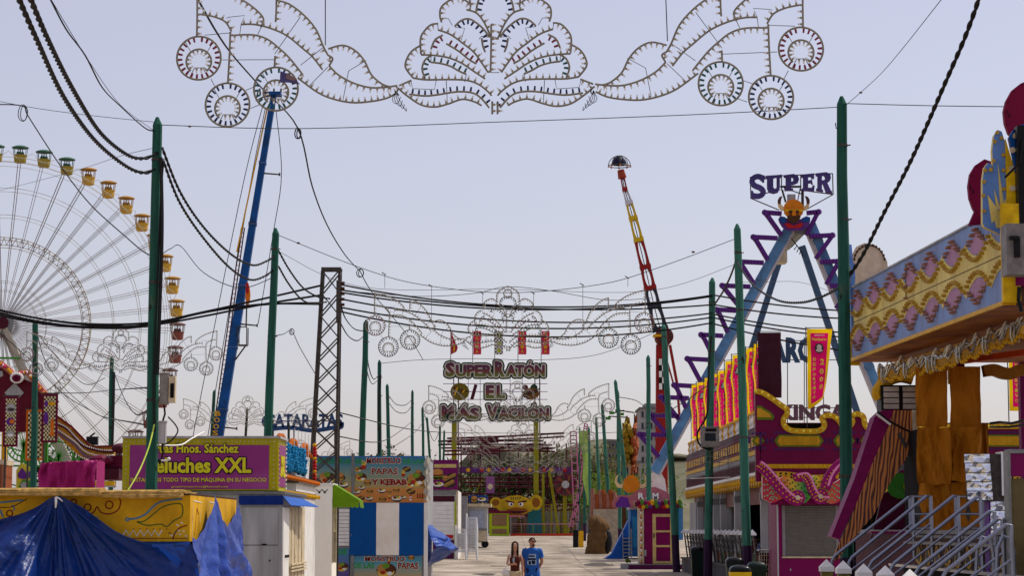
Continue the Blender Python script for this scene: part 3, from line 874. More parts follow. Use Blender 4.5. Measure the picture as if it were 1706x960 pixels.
CENTRE = [
 ('w',1,[(660,144),(675,157),(699,173),(723,177),(745,172),(769,164),(789,168),(802,175)]),
 ('b',1,[(679,155),(706,158),(728,156),(752,152),(771,151),(789,154),(802,163),(815,179)]),
 ('w',1,[(686,127),(706,130),(732,130),(758,130),(780,132),(798,139),(813,151),(819,158)]),
 ('w',-1,[(686,127),(673,109),(675,94),(684,80),(698,71)]),
 ('w',-1,[(699,86),(698,59),(706,44),(716,35),(728,33)]),
 ('g',1,[(716,100),(732,102),(749,107),(763,115),(776,121)]), ('g',-1,[(706,128),(701,111),(706,96),(717,88)]),
 ('w',1,[(699,87),(721,88),(745,92),(767,101),(789,116),(808,129)]),
 ('r',1,[(742,68),(763,81),(780,95),(793,103)]), ('r',-1,[(716,77),(723,61),(736,53)]),
 ('w',1,[(728,44),(749,52),(771,68),(789,83),(802,101),(813,118)]),
 ('b',-1,[(756,38),(767,28),(780,25),(793,32),(806,44),(815,57)]), ('b',1,[(802,59),(804,72),(808,83)]),
 ('w',-1,[(734,31),(731,20),(733,5),(747,-7),(765,-12),(781,-2)]),
 ('w',-1,[(783,5),(782,-27),(796,-46),(823,-60)]),
 ('w',1,[(776,9),(793,15),(806,31),(817,55),(819,61)]),
 ('b',-1,[(792,14),(797,-8),(810,-18),(824,-20)]),
 ('w',1,[(820,168),(820,190)]), ('w',-1,[(817,118),(818,76),(818,35)]), ('w',1,[(683,131),(662,140)]),
]
CEXTRA = [('w',-1,[(829,190),(829,168)])]
CSTRUT = [[(682,132),(685,145),(722,147),(725,131)],[(742,132),(744,172)],[(797,60),(802,55),(815,57)],[(716,77),(716,100)],[(728,44),(727,33)],[(756,39),(773,41),(767,62)],[(776,121),(773,134)],[(699,86),(698,75)],[(733,25),(745,24),(752,36)]]
def mirror(e): return [(824+(824-p[0])*1.03, p[1]-.022*(824-p[0])*((824-p[0])/500)) for p in e]

def make_festoon(label, group):
    t = P(824, 190, 26)
    r = root("light_arch", label, "light arch", t, group)
    M0 = Matrix.Translation(t)
    def piece(name, elems, struts, circles=()):
        mb = MB(); mb.M = M0; bb = MB(); bb.M = M0
        for c, s, pts in elems:
            q = spline([fest_pt(p) for p in pts], 5) if len(pts) > 2 else [Vector(fest_pt(p)) for p in pts]
            mb.tube([(p[0],0,p[1]) for p in q], .0125, M_rope, 5)
            bulbs_along(bb, q, s, BULBS[c])
        for pts in struts:
            mb.tube([(fest_pt(p)[0], .012, fest_pt(p)[1]) for p in pts], .0042, M_dsteel, 4)
        for (cx, cy, rad, col, inner) in circles:
            c = fest_pt((cx, cy)); R = rad*FS
            q = [Vector(p) for p in arc(c[0], c[1], R, 90, -270, 44)]
            mb.tube([(p[0],0,p[1]) for p in q], .0125, M_rope, 5)
            bulbs_along(bb, q, -1, BULBS[col], 10.5*FS)
            if inner:
                c2 = (c[0], c[1]-6*FS)
                q = [Vector(p) for p in arc(c2[0], c2[1], R*.57, 230, -50, 30)]
                mb.tube([(p[0],0,p[1]) for p in q], .0125, M_rope, 5)
                bulbs_along(bb, q, -1, BULBS['w'], 9*FS)
                x, z = c2; k = R*.57
                q = [(x-k*.75,z-k*1.35),(x-k*.35,z-k*.5),(x+k*.35,z-k*.5),(x+k*.75,z-k*1.35)]
                mb.tube([(p[0],0.01,p[1]) for p in q], .006, M_rope, 4)
                bulbs_along(bb, [Vector(q[1]), Vector(q[2])], -1, BULBS['w'], 8*FS)
                for a in (50, 130):
                    mb.tube([(c2[0]+k*cos(radians(a)),.01,c2[1]+k*sin(radians(a))),(c[0]+R*cos(radians(a)),.01,c[1]+R*sin(radians(a)))], .004, M_dsteel, 4)
        o = mb.build(name, r, smooth=True)
        if bb.v:
            b = bb.build("bulbs", o); b["kind"] = "stuff"
        return o
    piece("centrepiece", CENTRE+[(c, -s, mirror(p)) for c, s, p in CENTRE if not (c == 'w' and p[0][0] in (820,817))]+CEXTRA,
          CSTRUT+[mirror(p) for p in CSTRUT]+[[(818,118),(832,118)]], [(824,-31,16,'w',False)])
    piece("wing", WING, WSTRUT); piece("wing", [(c, -s, mirror(p)) for c, s, p in WING], [mirror(p) for p in WSTRUT])
    for (cx, cy, col) in ((321,91,'r'),(371,172,'b'),(453,145,'g')):
        piece("medallion", [], [], [(cx,cy,37.5,col,True)])
        piece("medallion", [], [], [(*mirror([(cx,cy)])[0],37.5,col,True)])
    # loose tie wires where the wings meet the centrepiece
    for x0, sgn in ((657,1),(991,-1)):
        mb = MB(); mb.M = M0
        for k in range(4):
            q = spline([(x0, 150),(x0+sgn*(-6+4*k),165),(x0+sgn*(2+5*k),172+4*k),(x0+sgn*(8+3*k),160+6*k)],4)
            mb.tube([(fest_pt(p)[0], -.015+.006*k, fest_pt(p)[1]) for p in q], .004, M_black, 4)
        mb.tube([(fest_pt((x0+sgn*3,145+4*k))[0]+.015*cos(k*2),.012*(-1)**k,fest_pt((x0+sgn*3,145+4*k))[1]) for k in range(4)], .008, M_black, 4)
        mb.build("tie_wire", r)
    return r
FG = "light arches hung across the avenue"
fest = make_festoon("large unlit light arch at the top of the view, cut off by the sky edge", FG)
fest.rotation_euler = (0, 0, radians(-1.2))
copy_tree(fest, P(846, 586, 59), (0,0,0), "second light arch, crossed by the black power lines above the red banners", group=FG)
copy_tree(fest, P(862, 708, 89), (0,0,0), "third light arch, seen behind the lettered coaster sign", group=FG)
copy_tree(fest, P(872, 752, 120), (0,0,0), "fourth light arch, faint just under the lettered coaster sign", group=FG)
copy_tree(fest, P(866, 778, 160), (0,0,0), "far light arch hanging in front of the coaster tracks", group=FG)
copy_tree(fest, P(870, 792, 195), (0,0,0), "farthest light arch low in front of the coaster tracks", group=FG)
G2 = "light arches over the side street on the left"
copy_tree(fest, P(200, 622, 85), (0,0,radians(4)), "light arch over the side street in front of the ferris wheel", group=G2)
copy_tree(fest, P(412, 712, 124), (0,0,radians(4)), "smaller light arch behind the blue mast and the water ride lettering", group=G2)
copy_tree(fest, P(500, 772, 165), (0,0,radians(4)), "faint side street light arch behind the lattice pylon", group=G2)
# a festoon hanger: small pole pieces above the second arch
mb = MB()
for px, a, b in ((641,456,480),(719,476,535),(804,488,510),(889,488,512),(971,474,535),(1046,462,478)):
    mb.tube([P(px,a,59), P(px,b,59)], .006, M_dsteel, 4); mb.tube([P(px-5,a-2,59), P(px+2,a+2,59)], .014, M_dsteel, 4)
tag(mb.build("hanger_wires", loc=P(845,500,59)), "row of thin hanger wires holding the second light arch", "wire")

# blue violet pennant tied to the big arch
mb = MB(); D = 25.9
mb.prism([(P(x,y,D).x, P(x,y,D).z) for x,y in ((467,118),(484,124),(500,140),(480,137),(466,137))], D, D+.01, mat("faded violet cloth", C(120,112,170), .8, transl=.4))
mb.prism([(P(x,y,D).x, P(x,y,D).z) for x,y in ((478,121),(494,131),(490,135),(476,130))], D-.006, D-.002, mat("faded print", C(150,120,120), .8))
tag(mb.build("pennant", loc=P(480,130,D)), "small faded violet pennant caught on the big light arch", "pennant")

# ================================================================== FERRIS WHEEL
def ferris():
    D = 200; c = P(3, 542, D); s = mpp(D)*1.0; R = 292*s
    r = root("ferris_wheel", "pale ferris wheel with yellow, green and red gondolas on the left", "ferris wheel", (c.x, D, gz(D)))
    M_rim = mat("pale steel rim", C(180,172,156), 0.6, .1, var=.1)
    M_sp1 = mat("mauve spoke paint", C(150,112,124), .6, var=.15); M_sp2 = mat("pale green spoke paint", C(140,156,136), .6, var=.15)
    for k, (f, w) in enumerate(((.965,.024),(.935,.02),(.785,.022),(.63,.02),(.50,.04),(.455,.04),(.25,.022),(.2,.022))):
        mb = MB()
        for dy in (-1.3, 1.3):
            q = [(c.x+R*f*cos(2*pi*i/92), D+dy*(0.5+.5*f), c.z+R*f*sin(2*pi*i/92)) for i in range(92)]
            mb.tube(q, w*(1.0 if k < 4 else .85), M_rim if k != 4 else mat("yellow grey steel", C(176,162,120), .6), 4, closed=True)
        mb.build("rim_ring", r)
    mb = MB()   # lattice between the two middle rings
    for i in range(92):
        a, b = 2*pi*i/92, 2*pi*(i+.5)/92
        for dy in (-.95,):
            p = (c.x+R*.5*cos(a), D+dy, c.z+R*.5*sin(a)); q = (c.x+R*.455*cos(b), D+dy, c.z+R*.455*sin(b))
            mb.tube([p,q], .03, M_rim, 4); a2 = 2*pi*(i+1)/92
            mb.tube([q,(c.x+R*.5*cos(a2), D+dy, c.z+R*.5*sin(a2))], .03, M_rim, 4)
    mb.build("ring_lattice", r)
    N = 46; a0 = radians(90-4.6)
    for i in range(N):
        a = a0-2*pi*i/N
        mb = MB()
        for dy, m in ((-1, M_sp1), (1, M_sp2)):
            for da in (-.008, .008):
                mb.tube([(c.x+.7*cos(a+da*9), D+dy*.7, c.z+.7*sin(a+da*9)), (c.x+R*.95*cos(a+da), D+dy*1.3, c.z+R*.95*sin(a+da))], .021, m, 4)
        mb.build("spoke", r)
        mb = MB(); b = a0-2*pi*(i+1)/N
        mb.tube([(c.x+R*.95*cos(a), D-1.3, c.z+R*.95*sin(a)), (c.x+R*1.0*cos((a+b)/2), D-1.3, c.z+R*1.0*sin((a+b)/2)), (c.x+R*.95*cos(b), D-1.3, c.z+R*.95*sin(b))], .022, M_rim, 4)
        mb.build("rim_brace", r)
    mb = MB(); mb.cyl((c.x, D-2.2, c.z), (c.x, D+2.2, c.z), 1.0, M_steel, 20); mb.cyl((c.x, D-2.5, c.z), (c.x, D-2.2, c.z), .55, M_dmar, 16); mb.build("hub", r)
    for sx in (-1, 1):
        for dy in (-3.5, 3.5):
            mb = MB(); mb.beam((c.x, D+dy*.6, c.z), (c.x+sx*9.5, D+dy*1.6, gz(D)), .4, .4, M_rim)
            mb.build("support_leg", r)
    mb = MB()
    for k in range(5):
        mb.beam((c.x-1.6-1.7*k, D-3, c.z-3.2-3.2*k), (c.x+1.6+1.7*k, D-3, c.z-3.2-3.2*k), .16, .16, M_lgreen)
        mb.beam((c.x-1.6-1.7*k, D-3, c.z-3.2-3.2*k), (c.x+1.6+1.7*(k+1), D-3, c.z-6.4-3.2*k), .12, .12, M_lgreen)
    mb.build("support_brace", r)
    # gondolas, upright round the rim
    sets = {'g': (mat("green gondola", C(80,124,104), .6), mat("yellow green gondola", C(176,156,60), .5)), 'y': (mat("yellow gondola roof", C(186,140,62), .6), mat("yellow gondola", C(214,170,64), .5)), 'r': (mat("dusty red gondola roof", C(130,96,90), .5), mat("dusty red gondola", C(150,84,72), .5))}
    proto = {}
    for i in range(-3, 21):
        a = a0-2*pi*i/N
        k = 'g' if i < 3 else ('y' if i < 11 else 'r')
        mr, mbk = sets[k]
        ctr = Vector((c.x+R*1.0*cos(a), D, c.z+R*1.0*sin(a)))
        if k not in proto:
            g0 = MB(); g0.M = Matrix.Translation(ctr)
            prof = [(.52,-.92),(.62,-.82),(.68,-.22),(.73,-.18),(.73,-.12)]
            n = 14
            vs = [(q*cos(2*pi*j/n), q*sin(2*pi*j/n), z) for q, z in prof for j in range(n)]
            fs = [(t*n+j, t*n+(j+1) % n, t*n+n+(j+1) % n, t*n+n+j) for t in range(len(prof)-1) for j in range(n)]+[tuple(range(n))[::-1]]
            g0.add(vs, fs, mbk)
            # place children relative to the wheel; remember the offset through object location
            gb = g0.build("gondola", r)
            org = ctr
            me = gb.data
            for v in me.vertices: v.co -= (ctr-ORG[r.name])
            gb.location = ctr-ORG[r.name]; ORG[gb.name] = Vector(ctr)
            g1 = MB(); g1.M = Matrix.Translation(ctr)
            for j in range(10):
                q = 2*pi*j/10; g1.tube([(.68*cos(q),.68*sin(q),-.14),(.76*cos(q),.76*sin(q),.66)], .03, mr, 4)
            for j in range(6):
                q = 2*pi*j/6+.3; g1.ball((.3*cos(q),.3*sin(q),-.02),.14,.14,.3,mr,6,4)
            g1.tube([(0,0,-.6),(0,0,.6)], .06, mr, 5)
            g1.build("rails", gb)
            g2 = MB(); g2.M = Matrix.Translation(ctr)
            vs = [(q*cos(2*pi*j/n), q*sin(2*pi*j/n), z) for q, z in ((.78,.58),(.92,.62),(.88,.70),(.5,.84),(.08,.88)) for j in range(n)]
            fs = [(t*n+j, t*n+(j+1) % n, t*n+n+(j+1) % n, t*n+n+j) for t in range(4) for j in range(n)]+[tuple(range(n))[::-1], tuple(range(4*n,5*n))]
            g2.add(vs, fs, mr); g2.build("roof", gb)
            proto[k] = gb; gb.scale = (.86, .86, .9)
        else:
            copy_tree(proto[k], loc=ctr-ORG[r.name], parent=r)
    r.rotation_euler = (0, 0, radians(14))
ferris()

# ================================================================== BLUE MAST
def blue_mast():
    D = 115; a = P(456, 158, D); b = P(352, 800, D)
    r = root("ride_mast", "tall leaning blue ride mast with a small platform and lettering near its foot", "ride mast", (b.x, D, gz(D)))
    M_mb = mat("deep blue mast paint", C(18,88,160), .5, var=.25, scale=1.5, dirt=C(40,60,86))
    mb = MB()
    ws = [(0,.30),(.3,.34),(.5,.42),(1,.52)]
    for (t0,w0),(t1,w1) in zip(ws, ws[1:]):
        p = a.lerp(b,t0); q = a.lerp(b,t1)
        mb.hexa([(q.x-w1/2,D-w1/2,q.z),(q.x+w1/2,D-w1/2,q.z),(q.x+w1/2,D+w1/2,q.z),(q.x-w1/2,D+w1/2,q.z),(p.x-w0/2,D-w0/2,p.z),(p.x+w0/2,D-w0/2,p.z),(p.x+w0/2,D+w0/2,p.z),(p.x-w0/2,D+w0/2,p.z)], M_mb)
    mb.build("boom", r)
    for t in (.18,.34,.5,.66,.82):
        p = a.lerp(b,t); w = (.30+.22*t)*.55; mb = MB(); mb.box(p.x-w,p.x+w,D-w,D+w,p.z-.1,p.z+.1,M_mb)
        for i in range(4): mb.cyl((p.x-w*.75+w*.5*i,D-w-.03,p.z),(p.x-w*.75+w*.5*i,D-w,p.z),.03,M_steel,6)
        mb.build("flange", r)
    o = Vector((-.38,-.05,0))
    mb = MB(); mb.beam(P(448,178,D)+o*.2, P(402,420,D)+o*.6, .07,.07, M_gold); mb.build("cable_channel", r)
    mb = MB()
    p, q = P(411,380,D)+o*.3, P(362,735,D)+o*.3
    mb.beam(p, q, .06, .06, M_dmar); mb.beam(p+Vector((-.16,0,0)), q+Vector((-.16,0,0)), .06, .06, M_dmar)
    for i in range(46): s = p.lerp(q, i/45); mb.beam(s, s+Vector((-.16,0,0)), .035, .035, M_red)
    mb.build("ladder", r)
    for px, py, L in ((432,288,1.1),(399,540,.95),(368,712,.85)):
        mb = MB(); p = P(px,py,D); mb.tube([p, p+Vector((L*.9,0,-.08)), p+Vector((L,0,-.08))], [.05,.04,.12], M_dsteel, 6)
        mb.build("outrigger", r)
    mb = MB(); x0,x1,z0,z1 = X(393,D),X(408,D),Z(575,D),Z(546,D)
    for x in (x0,x1):
        for dy in (-.3,.3): mb.beam((x,D+dy,z0),(x,D+dy,z1),.05,.05,M_dsteel)
    mb.box(x0,x1,D-.35,D+.35,z0-.05,z0,M_dsteel); mb.beam((x0,D-.3,z1),(x1,D-.3,z1),.05,.05,M_dsteel); mb.beam((x1,D-.3,z0),P(392,600,D),.06,.06,M_dsteel)
    mb.build("platform", r)
    mb = MB(); p = P(456,158,D)
    mb.box(p.x-.5,p.x+.4,D-.4,D+.4,p.z-.05,p.z+.12,M_mb)
    for k in range(5): mb.tube([(p.x-.7+.35*k,D,p.z),(p.x-.75+.38*k,D,p.z+.35)], .05, M_dsteel, 5)
    mb.tube([(p.x-.4,D-.3,p.z-.1),(p.x-.9,D-.3,p.z-.35),(p.x-.8,D-.3,p.z+.1)], .05, M_dsteel, 5)
    mb.build("head", r)
    d = (a-b).normalized(); mb = MB()
    txt = "BOOSTER"
    for k, ch in enumerate(txt):
        p = P(364,690,D).lerp(P(355,760,D), k/6.5)
        mb.text(ch, p.x-.15, p.x+.15, p.z-.13, p.z+.13, D-.30, D-.27, M_gold, .02)
    mb.build("lettering", r)
    mb = MB(); mb.ball(P(413,492,112),.13,.06,.52,M_oran,8,8); mb.ball(P(412,480,111.94),.1,.05,.3,M_red,8,6)
    mb.tube([P(411,505,112),P(410,545,112)],.04,M_dsteel,5); mb.beam(P(410,545,112),P(400,545,115),.05,.05,M_dsteel)
    mb.build("flame_ornament", r)
blue_mast()

# blue CATARATAS lettering
def cataratas():
    D = 170
    r = root("ride_sign", "blue CATARATAS lettering with a wavy underline, behind the pylon", "sign", P(502,780,D))
    ls, bb = letters("CATARATAS", .035)
    u0,u1,v0,v1 = X(440,D),X(570,D),Z(713,D),Z(690,D)
    su = (u1-u0)/(bb[1]-bb[0]); sv = (v1-v0)/(bb[3]-bb[2])
    M_c = mat("dusk blue letter face", C(52,84,130), .5, var=.2, scale=1)
    for vs, fs in ls:
        mb = MB(); mb.add([(u0+(x-bb[0])*su, D-.15 if z > 0 else D+.1, v0+(y-bb[2])*sv+(.35 if False else 0)) for x,y,z in vs], fs, M_c); mb.build("letter", r)
    mb = MB(); q = spline([(X(446,D),Z(716,D)),(X(480,D),Z(713,D)),(X(520,D),Z(718,D)),(X(555,D),Z(713,D)),(X(567,D),Z(712,D)),(X(568,D),Z(704,D))],5)
    mb.ribbon([tuple(p) for p in q], .32, D-.15, D+.1, M_c)
    mb.ribbon([tuple(p) for p in arc(X(446,D),Z(703,D),.42,40,300,14)], .26, D-.16, D+.1, M_c); mb.build("flourish", r)
    mb = MB()
    for px in (455,490,525,558): mb.beam(P(px,700,D+.2), (X(px,D),D+.2,gz(D)), .12, .12, M_dsteel)
    mb.beam(P(440,702,D+.2),P(570,702,D+.2),.08,.08,M_dsteel); mb.build("support_frame", r)
cataratas()

# ================================================================== RED TOWER
def red_tower():
    D = 130
    r = root("pendulum_tower", "leaning red, black and yellow openwork ride arm with a dark domed head", "ride tower", (X(1112,D),D,gz(D)))
    M_rr = mat("tower red", C(168,40,34), .5, var=.15); M_kk = mat("tower charcoal", C(60,62,72), .5, var=.15); M_yy = mat("tower yellow", C(214,180,30), .5, var=.15); M_ww = mat("tower white", C(200,200,205), .5)
    pts = [(1037,296,7,M_rr),(1041,316,7.5,M_ww),(1048,338,11,M_yy),(1055,364,13,M_yy),(1064,400,15,M_rr),(1075,445,17,M_rr),(1083,480,19,M_kk),(1090,510,21,M_kk),(1100,548,24,M_rr)]
    s = mpp(D)
    for i in range(len(pts)-1):
        a, b = pts[i], pts[i+1]
        p, q = P(a[0],a[1],D), P(b[0],b[1],D)
        ax = (q-p); L = ax.length; d = ax/L; n = Vector((d.z,0,-d.x)); n = n if n.x > 0 else -n
        wa, wb = a[2]*s, b[2]*s
        mb = MB()
        # a plate with a long oval hole: two curved flanges and two closing webs
        for sg in (-1,1):
            prev = None
            for k in range(9):
                t = k/8; w = wa+(wb-wa)*t; hole = .30*w*sqrt(max(0,1-(2*t-1)**2))
                o = p+ax*t
                cur = (o+n*sg*w/2, o+n*sg*hole)
                if prev:
                    q4 = [prev[0],prev[1],cur[1],cur[0]]
                    mb.hexa([v+Vector((0,-.25,0)) for v in q4]+[v+Vector((0,.25,0)) for v in q4], a[3])
                prev = cur
        mb.build("arm_section", r)
        mb = MB(); mb.beam(p+Vector((0,.1,0)), q+Vector((0,.1,0)), .05,.05, M_dsteel); mb.build("pipe", r)
        mb = MB(); w = wb*1.08; mb.hexa([q+n*w/2*i2+d*.12*j+Vector((0,k,0)) for k in (-.3,.3) for i2,j in ((-1,-1),(1,-1),(1,1),(-1,1))], a[3]); mb.build("joint_collar", r)
    p, q = P(1034,283,D), P(1037,297,D)
    mb = MB(); mb.tube([p,q],[.2,.26],mat("tower orange red",C(170,70,40),.5),8); mb.build("neck", r)
    c = P(1032,272,D)
    mb = MB(); n = 14
    vs = []; fs = []
    for i in range(6):
        t = i/5*pi/2
        for j in range(n): vs.append((c.x+.44*cos(t)*cos(2*pi*j/n), D+.44*cos(t)*sin(2*pi*j/n), c.z-.1+.52*sin(t)))
    fs = [(t*n+j,t*n+(j+1)%n,t*n+n+(j+1)%n,t*n+n+j) for t in range(5) for j in range(n)]
    mb.add(vs, fs, mat("navy dome",C(34,36,62),.5)); mb.build("dome", r)
    mb = MB()
    for j in range(8):
        a = 2*pi*j/8
        mb.tube([(c.x+.66*cos(t)*cos(a), D+.66*cos(t)*sin(a), c.z-.16+.62*sin(t)) for t in [k*pi/2/6 for k in range(7)]], .022, M_dsteel, 4)
    mb.tube([(c.x+.66*cos(2*pi*j/20),D+.66*sin(2*pi*j/20),c.z-.16) for j in range(20)], .03, M_dsteel, 4, closed=True)
    for j in range(8): a = 2*pi*j/8; mb.ball((c.x+.66*cos(a),D+.66*sin(a),c.z-.2),.05,.05,.06,M_oran,5,4)
    mb.build("lamp_cage", r)
    # pivot drum, lower column and flank
    c = P(1106,562,D)
    mb = MB(); mb.cyl((c.x,D-.6,c.z),(c.x,D+.6,c.z),15*s,mat("old red steel",C(120,50,48),.6,var=.4,scale=4),22)
    for j in range(10): a=2*pi*j/10; mb.cyl((c.x+.36*cos(a),D-.65,c.z+.36*sin(a)),(c.x+.36*cos(a),D-.6,c.z+.36*sin(a)),.07,M_dsteel,6)
    mb.build("pivot_drum", r)
    mb = MB(); mb.beam(P(1103,575,D),(X(1101,D),D,gz(D)),.5,.7,M_rr); mb.build("column", r)
    mb = MB()
    for (a1,b1,w) in (((1116,575),(1128,640),.16),((1128,640),(1134,720),.14),((1108,590),(1122,640),.1)): mb.beam(P(*a1,D-.3),P(*b1,D-.3),w,w,M_rr)
    mb.build("side_strut", r)
    mb = MB(); k=0
    for j in range(5):
        for i in range(3):
            x = X(1099,D)+.18*i; z = Z(650,D)+.36*j
            mb.box(x,x+.18,D-.40,D-.36,z,z+.36, M_blk if (i+j)%2 else M_white)
    mb.build("checker_band", r)
    mb = MB(); mb.box(X(1089,D),X(1103,D),D-1,D-.2,Z(562,D)-.05,Z(562,D)+.08,M_gold); mb.build("gold_ledge", r)
red_tower()

# ================================================================== VIKING SHIP RIDE
def slab_letter(ch):
    """hand-drawn heavy slab letters in a 1 x 1.4 box: outlines and holes given as strokes"""
    return ch
def viking():
    D = 115; s = mpp(D)
    r = root("swinging_ship_ride", "blue A-framed swinging ship ride topped by SUPER letters and a horned head", "fairground ride", (X(1325,D),D,gz(D)))
    M_leg = mat("ride leg blue", C(106,156,202), .5, var=.14, scale=1.5, dirt=C(70,100,130)); M_legw = mat("ride leg white edge", C(206,200,204), .5, var=.08)
    M_vio = mat("violet tube lights", C(104,52,136), .45, var=.25, scale=3)
    def leg(name, a, b, w, dep, y0, mface, mside, sgn):
        a = P(*a,D); b = P(*b,D)
        mb = MB(); d = (b-a).normalized(); n = Vector((-d.z,0,d.x))
        if n.x*sgn < 0: n = -n
        q = [a+n*w/2, a-n*w/2, b-n*w/2, b+n*w/2]
        f = [v+Vector((0,y0,0)) for v in q]; bk = [v+Vector((0,y0+dep,0)) for v in q]
        mb.add(f+bk, [(0,1,2,3),(7,6,5,4),(0,3,7,4)], mface); mb.add(f+bk, [(1,5,6,2),(0,4,5,1),(3,2,6,7)], mside)
        mb.add([v+Vector((0,-.004,0))-n*(w*.62) for v in (q[0],q[0]-n*w*.4,q[3]-n*w*.4,q[3])], [(0,1,2,3)], M_legw) if False else None
        lg = mb.build(name, r)
        L = (b-a).length; k = 0
        while k*2.3+1 < L:
            c = a.lerp(b, (k*2.3+1)/L); mb = MB(); h = d*.12
            mb.hexa([v+Vector((0,y0-.03,0)) for v in (c+n*w*.54-h, c-n*w*.54-h, c-n*w*.54+h, c+n*w*.54+h)]+[v+Vector((0,y0+.1,0)) for v in (c+n*w*.54-h, c-n*w*.54-h, c-n*w*.54+h, c+n*w*.54+h)], mface)
            for s1 in (-.4,-.13,.13,.4):
                for s2 in (-.5,.5): p = c+n*w*s1+h*s2; mb.cyl((p.x,y0+D-.06+(p.y-D),p.z),(p.x,y0+D-.03+(p.y-D),p.z),.025,M_steel,6)
            mb.build("flange_plate", lg); k += 1
        mb = MB(); q2 = [a-n*w*.502, a-n*w*.78, b-n*w*.78, b-n*w*.502]
        mb.hexa([v+Vector((0,y0+.25,0)) for v in q2]+[v+Vector((0,y0+dep,0)) for v in q2], M_legw); mb.build("white_edge", r)
    leg("front_leg", (1308,384), (1084,790), .46, .7, -3.0, M_leg, M_legw, -1)
    leg("front_leg", (1338,384), (1462,690), .46, .7, -3.0, M_leg, M_legw, 1)
    for a, b in (((1300,430),(1240,620)),((1336,410),(1452,760)),((1240,620),(1200,760))):
        mb = MB(); mb.beam(P(*a,D+3), P(*b,D+3), .32, .32, mat("slate blue leg",C(78,104,132),.5)); mb.build("rear_leg", r)
    # zigzag tube-light brackets down both legs
    TL = [(1271,352),(1252,393),(1228,434),(1200,474),(1190,514),(1165,556),(1142,596),(1120,640),(1098,660),(1080,690),(1062,722)]
    def bracket(pts, y):
        mb = MB()
        q = [P(px,py,D+y) for px,py in pts]
        for a, b in zip(q, q[1:]): mb.beam(a, b, .26, .22, M_vio)
        for p in q[1:2]: mb.ball(p, .16,.12,.16, M_vio, 6, 5)
        k = 0
        for a, b in zip(q, q[1:]):
            L = (b-a).length
            for i in range(int(L/.16)): p = a.lerp(b,(i+.5)*.16/L); mb.box(p.x-.05,p.x+.05,p.y-.17,p.y-.12,p.z-.10,p.z+.10,M_purp)
        mb.build("tube_light_bracket", r)
    for i, (px, py) in enumerate(TL):
        t = (py+4-384)/(790-384); xl = 1308+(1084-1308)*max(t,0)
        t2 = (py+40-384)/(790-384); xl2 = 1308+(1084-1308)*max(t2,0)
        bracket([(xl-6,py+4),(px+3,py+2),(px+8,py+8),(xl2-2,py+40)], -3.2)
    for px, py in ((1367,352),(1390,391),(1402,434),(1424,474),(1441,514)):
        t = (py+4-384)/(690-384); xr = 1338+(1462-1338)*max(t,0); t2 = (py+40-384)/(690-384); xr2 = 1338+(1462-1338)*max(t2,0)
        bracket([(xr+6,py+3),(px-3,py+1),(px-7,py+7),(xr2+2,py+40)], -3.2)
    # axle
    mb = MB(); p = P(1323,394,D); mb.cyl((p.x,D-3,p.z),(p.x,D+3.5,p.z),.32,M_steel,12); mb.build("axle", r)
    mb = MB(); p = P(1298,430,D); mb.box(p.x-.25,p.x+.3,D-1,D,p.z-.35,p.z+.4,M_cream); mb.box(p.x-.1,p.x+.15,D-.8,D-.2,p.z+.4,p.z+1.1,M_lgrey); mb.build("motor_box", r)
    mb = MB()
    for k in range(5): p = P(1318+k*3,396+k*4,D-3.2); mb.tube([p,p+Vector((.2,0,-.3)),p+Vector((.05*k,0,-.5))],.025,M_blk,4)
    mb.build("hanging_leads", r)
    # SUPER: five big slab letters, each its own part
    M_sf = mat("violet blue letter face", C(84,72,134), .5, var=.35, scale=1.6); M_ss = mat("violet letter edge", C(120,50,120), .5)
    def Q(px, py): p = P(px,py,D-3.4); return (p.x,p.z)
    def cut(outline, hole=None):
        mb = MB(); y = D-3.5
        q = [Q(*p) for p in outline]
        if hole:
            h = [Q(*p) for p in hole]
            tri = tessellate_polygon([[Vector((a,b,0)) for a,b in L] for L in (q, h)])
            al = q+h; n = len(al); no = len(q); vs = [(a,y,b) for a,b in al]+[(a,y+.22,b) for a,b in al]
            mb.add(vs, [tuple(t) for t in tri]+[tuple(n+i for i in t)[::-1] for t in tri], M_sf)
            mb.add(vs, [(i,(i+1)%no,n+(i+1)%no,n+i) for i in range(no)]+[(no+i,no+(i+1)%(n-no),n+no+(i+1)%(n-no),n+no+i) for i in range(n-no)], M_ss)
        else: mb.prism(q, y, y+.22, M_sf, side=M_ss)
        o = mb.build("letter", r)
    # S as a fat ribbon with slab ends
    S = spline([(1272,300),(1269,296),(1262,294),(1255,297),(1253,303),(1257,309),(1266,313),(1271,318),(1270,324),(1263,327),(1254,326)],5)
    mb = MB(); mb.ribbon([Q(*p) for p in S], 8.5*s, D-3.5, D-3.28, M_sf)
    mb.prism([Q(1269,293),Q(1273,292),Q(1273,304),Q(1270,304)], D-3.51, D-3.27, M_sf); mb.prism([Q(1251,318),Q(1254,318),Q(1258,330),Q(1252,331)], D-3.51, D-3.27, M_sf); mb.build("letter", r)
    cut([(1276,293),(1291,292),(1291,297),(1288,297),(1288,312),(1290,315),(1294,313),(1294,296),(1291.5,296),(1291.5,292),(1302,291),(1302,296),(1299,296),(1299,313),(1296,321),(1289,323),(1281,321),(1278,314),(1278,298),(1276,298)])
    cut([(1306,292),(1322,290),(1329,293),(1331,299),(1329,305),(1322,308),(1318,308),(1318,314),(1321,314),(1321,318),(1307,318),(1307,314),(1309,314),(1309,296),(1306,296)], [(1318,296),(1318,303),(1321,302),(1322,299),(1321,296)])
    cut([(1335,291),(1356,289),(1356,298),(1353,298),(1351,295),(1346,295),(1346,301),(1351,300),(1352,298),(1354,308),(1352,307),(1351,305),(1346,306),(1346,313),(1352,313),(1354,309),(1357,309),(1356,319),(1336,318),(1336,314),(1338,313),(1338,296),(1335,296)])
